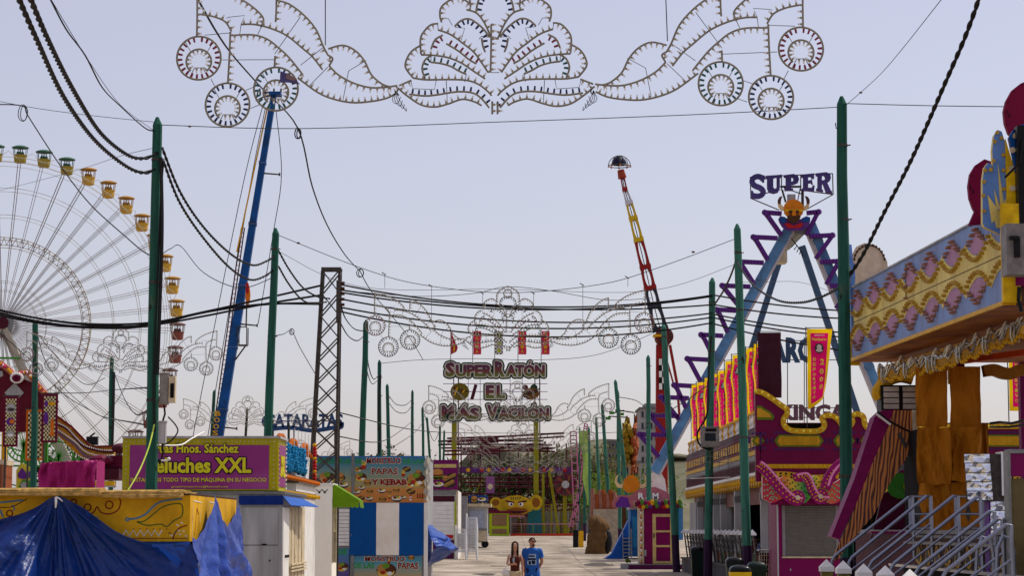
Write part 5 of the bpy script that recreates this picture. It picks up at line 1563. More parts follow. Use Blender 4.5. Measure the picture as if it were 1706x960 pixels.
def food_art(mb, q, y, rnd, items):
    """small printed food pictures: burgers, plates and wraps as stacked flat shapes"""
    Bn = mat("printed bun",C(200,140,70),.5); Mt = mat("printed meat",C(110,56,34),.5); Lt = mat("printed salad",C(120,160,50),.5); Pl = mat("printed plate",C(225,222,214),.5); Fr = mat("printed fries",C(236,196,70),.5); Tm = mat("printed tomato",C(190,50,34),.5); Dk = mat("printed dark dish",C(70,52,44),.5)  # dish tone is a dark brown print behind the food
    for kind,px,py,s in items:
        def o(pts,m,k): mb.prism([q(px+a*s,py+b*s) for a,b in pts],y-.002-k*.0015,y-.001,m)
        el = lambda cx,cy,rx,ry: [(cx+rx*cos(2*pi*i/14),cy+ry*sin(2*pi*i/14)) for i in range(14)]
        if kind in ('burger','plate','mascot','wrap'): o(el(.5,.6,7*(1.5 if kind=='mascot' else 1),4.6*(1.6 if kind=='mascot' else 1)),Dk,-.4)
        if kind=='burger': o(el(0,2,5,2.6),Bn,0); o(el(0,.8,5.6,1.7),Lt,1); o(el(0,0,5.2,1.6),Mt,2); o(el(0,-.8,5,1.2),Tm,3); o(el(0,-3,5,3),Bn,4)
        if kind=='plate': o(el(0,0,8,3.6),Dk,0); o(el(0,-.3,7.2,3.1),Pl,1); o(el(-2,-1,3,1.9),Mt,2); o(el(2,-1.2,3,1.8),Fr,3); o(el(.5,-2,2,1.3),Lt,4); o(el(-3.5,-2.2,1.3,1),Tm,5)
        if kind=='wrap': o([(-6,3),(-5,1),(4,-4),(6,-3),(5,0),(-4,4)],Bn,0); o([(-5,2.4),(4.6,-2.6),(5,-1.6),(-4,3)],Lt,1); o([(-4,2.6),(4.8,-2),(4.8,-1.2),(-3.6,3)],Mt,2)
        if kind=='fries':
            for k in range(9): o([(-3+.7*k,2),(-3.6+.8*k,-5-(k*7%4)),(-3.0+.8*k,-5-(k*7%4)),(-2.4+.7*k,2)],Fr,k*.3)
            o([(-4,0),(4,0),(3,6),(-3,6)],Tm,4)
        if kind=='cup': o([(-2.6,-4),(2.6,-4),(2,4),(-2,4)],Pl,0); o(el(0,-4,2.8,1.2),Tm,1); o([(-2.4,-1),(2.4,-1),(2.2,1),(-2.2,1)],Tm,2)
        if kind=='bottle': o([(-1.2,4),(-1.2,-2),(-.5,-3),(-.5,-5),(.5,-5),(.5,-3),(1.2,-2),(1.2,4)],Dk,0); o([(-1.2,2),(-1.2,-1),(1.2,-1),(1.2,2)],Tm,1)
        if kind=='mascot':   # plain potato-shaped pile with toppings
            o(el(0,2,9,6),Fr,0); o(el(-4,-1,5,5),Bn,1); o(el(4,-.5,5,4),Mt,2); o(el(0,-4,4,3),Lt,3); o(el(-3,3,3,2),Tm,4); o(el(4,4,3,2),Pl,5)
def kebab():
    D = 70; g0 = gz(D)
    r = root("kebab_stall", "kebab and potato stall with blue and white awning cloth and printed food sign", "stall", (X(640,D),D,g0))
    def q(px,py): p = P(px,py,D); return p.x,p.z
    x0,x1 = X(515,D),X(712,D); zt = Z(760,D)
    mb = MB(); mb.box(x0,x1-.02,D+.15,D+5.5,g0,zt-.05,M_lgrey); mb.box(x0,x1,D+.1,D+5.5,zt-.048,zt+.0,M_steel); mb.build("body", r)
    stops=[(0,C(190,112,26)),(.28,C(196,126,44)),(.34,C(166,146,84)),(.6,C(118,142,124)),(.85,C(44,122,150)),(1,C(6,92,160))]
    mg = grad_mat("food sign print",stops,Z(838,D),Z(759,D))
    Dr = mat("dark red print",C(150,24,24),.4); Wo = mat("white print",C(228,216,190),.4); Gr = mat("green print",C(60,170,60),.4)
    rnd = random.Random(3)
    for (a,b) in ((518,585),(590,712)):
        mb = MB(); mb.box(X(a,D),X(b,D),D-.03,D+.02,Z(838,D),Z(760.5,D),mg); sp = mb.build("sign_panel", r)
        mb = MB()
        def T(t,xa,xb,yb,yt,m,bold,out=None):
            u0,v0 = q(xa,yb); u1,v1 = q(xb,yt)
            if out: mb.text(t,u0-.015,u1+.015,v0-.015,v1+.015,D-.042,D-.0395,out,bold+.03)
            mb.text(t,u0,u1,v0,v1,D-.047,D-.0425,m,bold)
        yb = D-.031
        if a == 590:
            T("MONSTRUO",611,668,773,763.5,Dr,.03,Wo); T("DE LAS",672,706,773,765,Gr,.02); T("EL",593,607,773,765,Gr,.02)
            T("PAPAS",619,663,791.5,780.5,Dr,.02,Wo); T("Y KEBAB",619,678,809,799,Dr,.05,Wo)
            food_art(mb,q,yb,rnd,[('fries',606,776,1.1),('mascot',601,795,.95),('mascot',693,799,1.5),('burger',697,789,.9),('mascot',597,782,.6),('fries',672,790,.8),('mascot',684,806,.8),('burger',704,808,.8),('plate',603,813,.8),('wrap',602,830,.8),('fries',649,829,.5),('plate',672,829,.7),('burger',648,820,.6),('burger',612,805,.9),('wrap',677,782,1.0),
              ('plate',595,820,.8),('burger',616,819,.8),('plate',636,818,.9),('burger',660,817,.8),('wrap',684,819,1.1),('bottle',696,827,1.0),('bottle',700,827,1.0),('bottle',704,827,1.0),('plate',615,831,.9),('burger',637,832,.9),('plate',661,831,1.2),('cup',684,831,.9)])
        else:
            T("MONSTRUO DE LAS",520,584,773,764,Gr,.02); T("PAPAS",524,536,808,798,Dr,.03,Wo)
            food_art(mb,q,yb,rnd,[('mascot',545,797,1.4),('burger',566,796,1.3),('plate',572,808,1.2),('burger',530,820,.9),('plate',552,822,1)])
        mb.build("printed_art", sp)
    mb = MB(); mb.box(X(585,D),X(590,D),D-.05,D+.1,g0,Z(756,D),M_steel); mb.build("post", r)
    mb = MB(); mb.box(X(706.5,D)+.0,X(713,D),D-.09,D-.035,g0,Z(838,D),M_white); mb.build("corner_post", r)
    # crumpled clear plastic rolled down the corner
    mb = MB(); Mpl = mat("cloudy plastic sheet",C(210,205,190),.15,var=.1,scale=8,bump=.6,transl=.4)
    rr = random.Random(12)
    mb.grid(lambda u,v: (X(707,D)+.16*u+.03*sin(v*30+u*5), D-.1-.06*sin(u*7+v*9), Z(762,D)+(Z(836,D)-Z(762,D))*v+.02*sin(u*9)),8,30,Mpl); mb.build("plastic_sheet", r, smooth=True)
    cols = [(583,627,mat("azure awning cloth",C(10,92,170),.7,var=.08,scale=1)),(627,665,mat("off white awning cloth",C(250,242,228),.7,var=.04,scale=1,dirt=C(226,212,190))),(665,706,mat("azure awning cloth",C(10,92,170)))]
    for i,(a,b,m) in enumerate(cols):
        mb = MB(); xa,xb = X(a,D),X(b,D); z1 = Z(838.5,D); z0 = Z(926,D)
        mb.grid(lambda u,v: (xa+(xb-xa)*u, D-.05-.05*abs(noise.noise((u*2+i*3,v*1.3,0)))-.02*noise.noise((u*7,v*7,i)), z1+(z0-z1)*v), 30, 30, m); mb.build("awning_cloth", r, smooth=True)
    # shutter on the left
    for k in range(10):
        mb = MB(); z = Z(849+6.2*k,D); mb.box(X(561,D),X(582,D),D-.045,D-.02,z-.10,z,M_white); mb.build("slat", r)
    mb = MB(); mb.box(X(559,D),X(561,D),D-.05,D,Z(912,D),Z(846,D),M_steel); mb.box(X(559,D),X(583,D),D-.055,D,Z(914,D),Z(911.5,D),M_steel); mb.build("shutter_frame", r)
    # lower printed apron
    mg2 = grad_mat("apron print",[(0,C(190,120,40)),(.45,C(200,160,90)),(.8,C(80,150,160)),(1,C(40,120,160))],Z(1000,D),Z(926,D))
    mgp = grad_mat("violet apron print",[(0,C(60,50,120)),(.5,C(90,70,140)),(1,C(40,130,170))],Z(1000,D),Z(912,D))
    mb = MB(); mb.box(X(584,D),X(703,D),D-.03,D-.0,g0+.1,Z(927,D),mg2); ap = mb.build("apron_panel", r)
    mb = MB()
    def T(t,xa,xb,yb,yt,m,bold,out=None):
        u0,v0 = q(xa,yb); u1,v1 = q(xb,yt)
        if out: mb.text(t,u0-.015,u1+.015,v0-.015,v1+.015,D-.036,D-.0335,out,bold+.03)
        mb.text(t,u0,u1,v0,v1,D-.040,D-.0365,m,bold)
    T("MONSTRUO",608,675,936,928,Dr,.03,Wo); T("DE LAS",589,624,948,938,Gr,.02); T("PAPAS",663,697,949,938,Dr,.03,Wo)
    food_art(mb,q,D-.031,rnd,[('mascot',643,950,1.6),('burger',685,930,.8),('fries',648,936,.6)]); mb.build("printed_art", ap)
    mb = MB(); mb.box(X(561,D),X(582,D),D-.03,D-.0,g0+.1,Z(914.5,D),mgp); ap2 = mb.build("apron_panel", r)
    mb = MB(); T("DE",563,578,925,916,Gr,.03); food_art(mb,q,D-.031,rnd,[('mascot',570,945,1.0)]); mb.build("printed_art", ap2)
    # blue tarpaulin bulging from the side
    yc = D+1.0
    def fn(u,v):
        y = D+.1+4.6*u; z1 = Z(876,D); z0 = Z(945,D)
        t = v; z = z1+(z0-z1)*t
        if t < .55: bulge = .95*(t/.55)**1.1
        else: bulge = .95*((1-t)/.45)**1.0
        bulge *= min(1, sin(pi*min(1,u*.9+.02))**.5*1.1)
        f = .16*noise.noise((u*5, t*5, 1))+.1*noise.noise((u*13, t*9, 4))+.04*noise.noise((u*30, t*24, 4))
        return (x1-.01+bulge*(.75+.25*cos((u-.3)*3))+f*min(1,bulge*3), y, z+.03*sin(u*21))
    mb = MB(); mb.grid(fn, 60, 54, crinkle("bright blue tarpaulin",C(34,92,200),.32,.25))
    tag(mb.build("tarpaulin", smooth=True, loc=(x1,D+2,1)), "bright blue tarpaulin bulging out of the kebab stall's side", "tarpaulin", "blue tarpaulins")
kebab()

# ================================================================== STALLS FURTHER DOWN ON THE LEFT
def purple_stall():
    D = 112; g0 = gz(D)
    r = root("food_stall", "food stall with a purple burger sign and white shutter, past the kebab stall", "stall", (X(742,D),D,g0))
    def q(px,py): p = P(px,py,D); return p.x,p.z
    x0,x1 = X(700,D),X(763,D)
    mb = MB(); mb.box(x0,x1,D+.05,D+7,g0,Z(818,D),M_white); mb.build("body", r)
    mb = MB(); mb.box(x0,x1-.02,D-.1,D+.2,Z(817,D),Z(767,D),mat("grape sign print",C(128,18,104),.45)); sb = mb.build("sign_panel", r)
    mb = MB(); mb.box(X(723,D),X(760,D),D-.115,D-.101,Z(780,D),Z(774,D),mat("straw print",C(204,180,110),.5))
    food_art(mb,q,D-.101,None,[('burger',729,792,1.7),('wrap',752,794,1.3),('wrap',748,806,1.5),('plate',730,808,1.3),('burger',742,798,.8)])
    mb.prism([q(720,786),q(738,784),q(739,798),q(721,800)],D-.103,D-.101,mat("printed carton",C(170,130,90),.5)); mb.build("printed_art", sb)
    mb = MB(); mb.box(x0,x1,D-.03,D+.049,Z(825,D),Z(818,D),M_steel); mb.build("lintel", r)
    mb = MB(); mb.box(x0,X(757,D),D-.04,D+.049,Z(836,D),Z(827,D),M_dmar); mb.build("red_band", r)
    for k in range(9):
        mb = MB(); a = Z(837+7*k,D); mb.box(x0+.05,X(757,D),D-.02,D+.03,a-.2,a,M_white); mb.build("shutter_slat", r)
    mb = MB(); mb.box(X(757,D),X(760,D),D-.06,D+.049,g0,Z(836,D),M_lime); mb.box(X(760,D),X(763,D),D-.05,D+.049,g0,Z(818,D),M_cream); mb.build("corner_post", r)
    mb = MB(); mb.box(x0,X(756,D),D-.06,D+.03,g0+.0,Z(900.5,D),mat("dark grape skirt",C(96,20,84),.5)); mb.box(X(742,D),X(755,D),D-.065,D-.061,Z(898,D),Z(892,D),M_red); mb.build("skirt", r)
purple_stall()

def grey_trailer():
    D = 148; g0 = gz(D)
    r = root("food_trailer", "small grey food trailer on wheels behind the white stacked chairs", "trailer", (X(795,D),D,g0))
    x0,x1 = X(763,D),X(812,D)
    mb = MB(); mb.box(x0,x1,D,D+5,Z(905,D),Z(845,D),M_lgrey); mb.box(x0,X(779,D),D-1.2,D-.002,g0,Z(828,D),M_grey); mb.box(x0-.1,x1+.25,D-.2,D+5.1,Z(845,D)+.002,Z(840,D),M_cream); mb.build("body", r)
    mb = MB(); mb.box(X(781,D),x1,D-.1,D+.3,Z(838,D),Z(826,D),M_blue); sg = mb.build("sign_board", r)
    mb = MB()
    def q(px,py): p = P(px,py,D); return p.x,p.z
    food_art(mb,q,D-.101,None,[('burger',790,833,1.0),('plate',803,833,1.0)]); mb.build("printed_art", sg)
    mb = MB(); mb.box(X(782,D),X(806,D),D-.06,D-.001,Z(881,D),Z(852,D),mat("blue grey shutter",C(170,178,196),.5)); mb.build("shutter", r)
    mb = MB(); mb.box(X(780,D),X(811,D),D-.09,D-.001,Z(884,D),Z(881.5,D),M_steel); mb.box(X(782,D),X(796,D),D-.08,D-.001,Z(903,D),Z(885,D),M_cream); mb.box(X(797,D),X(811,D),D-.08,D-.001,Z(903,D),Z(885,D),M_cream); mb.build("lower_door", r)
    for px in (785,808):
        mb = MB(); c = P(px,907,D+.2); mb.cyl((c.x,D-.05,g0+.25),(c.x,D+.2,g0+.25),.25,M_blk,12); mb.build("wheel", r)
grey_trailer()

# ---- stacked white plastic chairs
def chair_mesh(r, x, y, z):
    m = M_chair; T = FR(x,y,z,radians(90))
    mb = MB(); mb.M = T
    mb.grid(lambda u,v: (-.21+.42*u, -.2+.42*v, .425-.012*sin(u*pi)), 4, 4, m)
    for b in ((-.225,.225,-.225,-.195),(-.225,-.2,-.195,.22),(.2,.225,-.195,.22)): mb.box(*b,.375,.43,m)
    mb.build("seat", r)
    mb = MB(); mb.M = T
    for i in range(6): mb.beam((-.16+.064*i,.21,.43),(-.168+.067*i,.30,.80),.045,.02,m)
    mb.beam((-.215,.295,.82),(.215,.295,.82),.08,.035,m); mb.beam((-.225,.2,.40),(-.205,.30,.84),.06,.05,m); mb.beam((.225,.2,.40),(.205,.30,.84),.06,.05,m)
    mb.build("backrest", r)
    for sx in (-1,1):
        mb = MB(); mb.M = T; mb.beam((sx*.25,-.24,0),(sx*.235,-.19,.63),.06,.075,m); mb.build("leg", r)
        mb = MB(); mb.M = T; mb.beam((sx*.25,.29,0),(sx*.22,.2,.44),.06,.075,m); mb.build("leg", r)
        mb = MB(); mb.M = T; mb.beam((sx*.24,-.23,.635),(sx*.22,.26,.65),.06,.03,m); mb.build("armrest", r)
M_chair = mat("white plastic", C(226,226,226), .4, var=.06, scale=5, dirt=C(180,178,172))
proto_chair = None
for si,(px,Dd,n,nm) in enumerate(((769,110,13,"left stack"),(787,110.6,21,"taller right stack"))):
    x = X(px,Dd)
    for k in range(n):
        z = gz(Dd)+.072*k
        lab = "white plastic chair inside the %s beside the purple food stall" % nm
        if k == n-1: lab = "topmost white plastic chair of the %s beside the purple food stall" % nm
        if k == 0: lab = "lowest white plastic chair of the %s beside the purple food stall" % nm
        if proto_chair is None:
            proto_chair = root("plastic_chair", lab, "chair", (x,Dd,z), "stacked white plastic chairs"); chair_mesh(proto_chair,x,Dd,z)
        else: copy_tree(proto_chair,(x,Dd+.012*k,z),(0,0,radians(random.Random(k+si*40).uniform(-2,2))),lab)

# ================================================================== LEFT SIDE STREET RIDE (checkered banners)
def side_ride():
    D = 95; g0 = gz(D)
    r = root("carousel_ride", "maroon and silver roofed ride with a sloping gold board behind the yellow stall", "fairground ride", (X(60,D),D,g0))
    def q(px,py,d=D): p = P(px,py,d); return p.x,p.z
    M_m2 = mat("dark crimson gloss",C(110,14,40),.4,var=.2)
    # roof slab of crimson and silver lozenges
    mb = MB(); y=D-2
    def pr(pts,m,k=0,t=.3): mb.prism([q(px,py,y) for px,py in pts],y-.02*k,y+t-.02*k,m)
    pr([(-40,590),(0,612),(22,625),(60,640),(90,700),(50,720),(-40,720)],M_m2)
    pr([(-20,625),(8,618),(30,650),(10,690),(-20,690)],M_m2,1); mb.build("roof", r)
    mb = MB(); pr([(8,655),(25,638),(40,655),(24,672)],M_lgrey,3,.05); pr([(-10,622),(4,618),(6,626),(-8,634)],M_lgrey,3,.05); mb.build("silver_lozenge", r)
    mb = MB()
    q2 = [(-30,596),(0,605),(16,618),(24,628),(34,622),(46,620),(60,640),(78,660),(94,672)]
    mb.ribbon([q(px,py,y-.1) for px,py in q2],.22,y-.2,y+.2,mat("pinkish lamp rail",C(190,110,90),.5))
    rnd = random.Random(2)
    for i in range(60):
        k = rnd.uniform(0,7.99); a=q2[int(k)]; b=q2[int(k)+1]; t=k-int(k); c=q(a[0]+(b[0]-a[0])*t,a[1]+(b[1]-a[1])*t,y-.25); mb.ball((c[0],y-.28,c[1]),.07,.07,.07,[M_bulbw,M_gold,M_pink][i%3],5,4)
    mb.build("lamp_rail", r)
    mb = MB(); mb.ribbon([q(28+9*cos(t/16*2*pi),630+7*sin(t/16*2*pi),y-.3) for t in range(16)],.10,y-.35,y-.2,M_white,closed=True)
    for t in range(16): c=q(28+9*cos(t/16*2*pi),630+7*sin(t/16*2*pi),y-.4); mb.ball((c[0],y-.4,c[1]),.07,.07,.07,M_bulbw,5,4)
    for t in range(8): c=q(28+5*cos(t/8*2*pi),631+4*sin(t/8*2*pi),y-.4); mb.ball((c[0],y-.4,c[1]),.09,.09,.09,M_mar,5,4)
    mb.build("rosette", r)
    # sloping gold and brown board to the right
    mb = MB(); pr([(90,690),(96,694),(150,742),(190,745),(190,768),(150,768),(128,758),(92,722)],mat("gold brown board",C(206,146,40),.5,var=.25)); gb = mb.build("gold_board", r)
    mb = MB()
    mb.ribbon([q(*p,y) for p in ((90,690),(120,712),(152,745),(190,744))],.09,y-.1,y-.05,mat('board edge red',C(130,40,30),.5))
    for pts,m,w in (([(92,706),(110,714),(124,728),(140,744),(165,752),(190,754)],M_dmar,.09),([(92,716),(108,730),(124,740),(140,758),(160,764),(190,764)],mat("grey violet scroll",C(130,100,120),.5),.10)):
        mb.ribbon([tuple(p) for p in spline([q(*p,y) for p in pts],5)],w,y-.08,y-.03,m)
    for pts in ([(92,703),(112,713),(127,729),(143,743),(168,750),(190,751)],[(92,713),(110,725),(126,737),(142,752),(162,759),(190,759)],[(92,722),(128,757),(152,767),(190,767)]):
        for p in spline([q(*p,y) for p in pts],7): mb.ball((p[0],y-.12,p[1]),.035,.03,.035,M_bulbw,5,4)
    mb.build("board_scroll", gb)
    # posts, small booth and painted panel
    for px in (4,50,73):
        mb = MB(); mb.beam((X(px,D),D,g0),(X(px,D),D,Z(690,D)),.2,.2,M_gold if px==4 else M_lgreen); mb.build("post", r)
    mb = MB(); mb.box(X(0,D),X(27,D),D-3,D-1,g0,Z(772,D),mat("brick orange trim",C(170,90,50),.5)); mb.box(X(7,D),X(25,D),D-3.05,D-3.001,Z(822,D),Z(780,D),M_grey); mb.box(X(-1,D),X(28,D),D-3.1,D-.9,Z(778,D),Z(770,D),M_cream); mb.build("small_booth", r)
    mb = MB(); mb.prism([q(*p,D-2.6) for p in ((27,830),(27,784),(36,772),(45,776),(55,784),(55,830))],D-2.6,D-2.4,mat("lemon panel",C(214,200,60),.5)); pp=mb.build("painted_panel", r)
    mb = MB()
    for k,(m,pts) in enumerate([(M_purp,[(29,790),(36,780),(44,790),(52,783),(50,796),(40,799),(30,797)]),(M_lgreen,[(30,812),(38,800),(50,802),(52,815),(42,819)]),(M_lgrey,[(33,808),(40,803),(46,807),(44,814),(36,814)])]): mb.prism([q(*p,D-2.7) for p in pts],D-2.66-.01*k,D-2.601,m)
    mb.build("painted_shapes", pp)
    # green lattice wheels of a kiddie ride behind
    mb = MB()
    for cx,cy,rr,dd in ((40,740,30,118),(98,760,34,120)):
        c = P(cx,cy,dd); R = rr*mpp(dd)
        for f in (1,.7): mb.tube([(c.x+R*f*cos(2*pi*i/24),dd,c.z+R*f*sin(2*pi*i/24)) for i in range(24)],.05,M_lgreen,4,closed=True)
        for i in range(24): a=2*pi*i/24; b=2*pi*(i+.5)/24; mb.beam((c.x+R*.7*cos(a),dd,c.z+R*.7*sin(a)),(c.x+R*cos(b),dd,c.z+R*sin(b)),.05,.05,M_lgreen); mb.beam((c.x,dd,c.z),(c.x+R*.7*cos(a),dd,c.z+R*.7*sin(a)),.03,.03,M_lgreen)
        mb.beam((c.x-R*.6,dd,gz(dd)),(c.x,dd,c.z),.12,.12,M_lgreen); mb.beam((c.x+R*.6,dd,gz(dd)),(c.x,dd,c.z),.12,.12,M_lgreen)
    tag(mb.build("kiddie_wheel", loc=(X(70,118),118,gz(118))),"green lattice wheels of a small ride behind the checkered banners","fairground ride")
    # checkered banners
    Mc1 = mat("cream banner check",C(240,224,170),.7,transl=.2); Mc2 = mat("black banner check",C(92,74,60),.7,transl=.2)
    def banner(label,px0,px1,py0,py1,dd,edge,art):
        b = root("checkered_banner",label,"banner",P((px0+px1)/2,py1,dd),"checkered banners of the side street ride")
        x0,x1,z0,z1 = X(px0,dd),X(px1,dd),Z(py1,dd),Z(py0,dd)
        mb = MB(); n=7; m_=int(n*(z1-z0)/(x1-x0)); bw=.09
        mb.box(x0,x1,dd,dd+.02,z0,z1,edge); mb.build("border",b)
        mb = MB()
        w=(x1-x0-2*bw)/n; h=(z1-z0-2*bw)/m_
        for i in range(n):
            for j in range(m_): mb.add([(x0+bw+w*i,dd-.005,z0+bw+h*j),(x0+bw+w*(i+1),dd-.005,z0+bw+h*j),(x0+bw+w*(i+1),dd-.005,z0+bw+h*(j+1)),(x0+bw+w*i,dd-.005,z0+bw+h*(j+1))],[(0,1,2,3)],(Mc1,Mc2)[(i+j)%2])
        mb.build("check_print",b)
        mb = MB(); k=0
        for (fx,fz,rx,rz,m) in art: mb.disc(x0+(x1-x0)*fx,z0+(z1-z0)*fz,rx*.75,dd-.012-.004*k,dd-.008,m,14,rz=rz*.75); k+=1
        mb.build("printed_art",b)
        mb = MB(); mb.beam((x0-.05,dd+.05,z1+.03),(x1+.05,dd+.05,z1+.03),.05,.05,M_dsteel); mb.beam((x0+.1,dd+.06,z1),(x0+.1,dd+.06,g0),.07,.07,M_dsteel); mb.build("rod",b)
    banner("checkered banner at the left edge with two round pale pictures",1,26,661,745,90,M_mar,[(.5,.76,.26,.26,M_lgrey),(.5,.74,.2,.1,M_dsteel),(.5,.5,.24,.2,M_purp),(.6,.5,.14,.12,M_oran),(.5,.25,.22,.2,M_lgrey),(.5,.23,.16,.08,M_white)])
    banner("narrow orange edged checkered banner just left of the green pole",39,70,683,768,90.5,M_oran,[(.5,.6,.12,.4,M_purp),(.5,.25,.12,.3,M_mar),(.5,.85,.15,.1,M_lgrey)])
    banner("checkered banner just right of the green pole with purple figure and guitar",65,92,657,738,89,M_mar,[(.28,.8,.1,.18,M_purp),(.28,.5,.13,.35,M_purp),(.68,.35,.1,.4,M_oran),(.68,.18,.14,.14,M_oran),(.62,.8,.2,.1,M_gold)])
    # magenta cover and crimson clutter
    dd = 80
    def fn(u,v):
        px = 62+(158-62)*u; 
        t=v
        z = Z(772-6*u,dd) if t<.35 else Z(772-6*u,dd)+(Z(838,dd)-Z(772,dd))*(t-.35)/.65
        y = dd+1.6*(1-t/.35) if t<.35 else dd-.1*(t-.35)-.06*sin(u*23+t*5)-.05*sin(u*41)
        return (X(px,dd)+.12*noise.noise((u*4,t*4,0)), y+.16*noise.noise((u*9,t*5,2))-.05*abs(noise.noise((u*26,t*8,2))), z-.14*abs(noise.noise((u*6,t*3,5)))-.05*noise.noise((u*20,0,5)))
    mb = MB(); mb.grid(fn,80,40,mat("magenta cover cloth",C(176,36,112),.65,var=.15,scale=3,bump=.3)); mb.grid(lambda u,v:(X(158,dd)+.02,dd+1.6*u,Z(838,dd)+(Z(768,dd)-Z(838,dd))*v),4,4,mat("magenta cover cloth",C(158,40,104)))
    tag(mb.build("covered_stand",smooth=True,loc=(X(110,dd),dd,gz(dd))),"stand under a magenta cloth cover behind the reed roof","covered stand")
    dd=88; r2=root("ride_platform","crimson ride cars and railings between the magenta cover and the small-box pole","ride platform",(X(180,dd),dd,gz(dd)))
    mb=MB(); mb.box(X(160,dd),X(206,dd),dd,dd+3,Z(780,dd),Z(760,dd),M_mar); mb.box(X(150,dd),X(200,dd),dd-.5,dd+2,Z(800,dd),Z(782,dd),M_dmar); mb.build("car",r2)
    mb=MB(); mb.ball((X(168,dd),dd-.3,Z(768,dd)),.5,.5,.22,M_mar,10,8); mb.ball((X(200,dd),dd-.3,Z(748,dd)),.35,.4,.2,M_dmar,10,8); mb.build("car_nose",r2)
    mb=MB(); mb.box(X(160,dd),X(195,dd),dd-.8,dd-.6,Z(812,dd),Z(803,dd),M_gold); mb.build("gold_trim",r2)
    mb=MB()
    for k in range(12): mb.beam((X(110+7*k,dd),dd-1,gz(dd)),(X(110+7*k,dd),dd-1,Z(812,dd)),.04,.04,M_lgrey)
    mb.beam((X(105,dd),dd-1,Z(812,dd)),(X(200,dd),dd-1,Z(812,dd)),.05,.05,M_lgrey); mb.build("railing",r2)
    mb=MB(); p=P(155,745,140); mb.beam((p.x,140,gz(140)),P(155,735,140),.12,.12,M_blk); mb.box(p.x-.4,p.x+.3,139.8,140.2,Z(742,140),Z(728,140),M_blk); mb.beam(P(150,728,140),P(158,722,140),.1,.1,M_blk); mb.box(p.x-.3,p.x+.6,139.8,140.2,Z(762,140),Z(752,140),M_blk)
    tag(mb.build("spotlight_mast",loc=(p.x,140,gz(140))),"dark spotlight mast above the sloping gold board","spotlight")
side_ride()
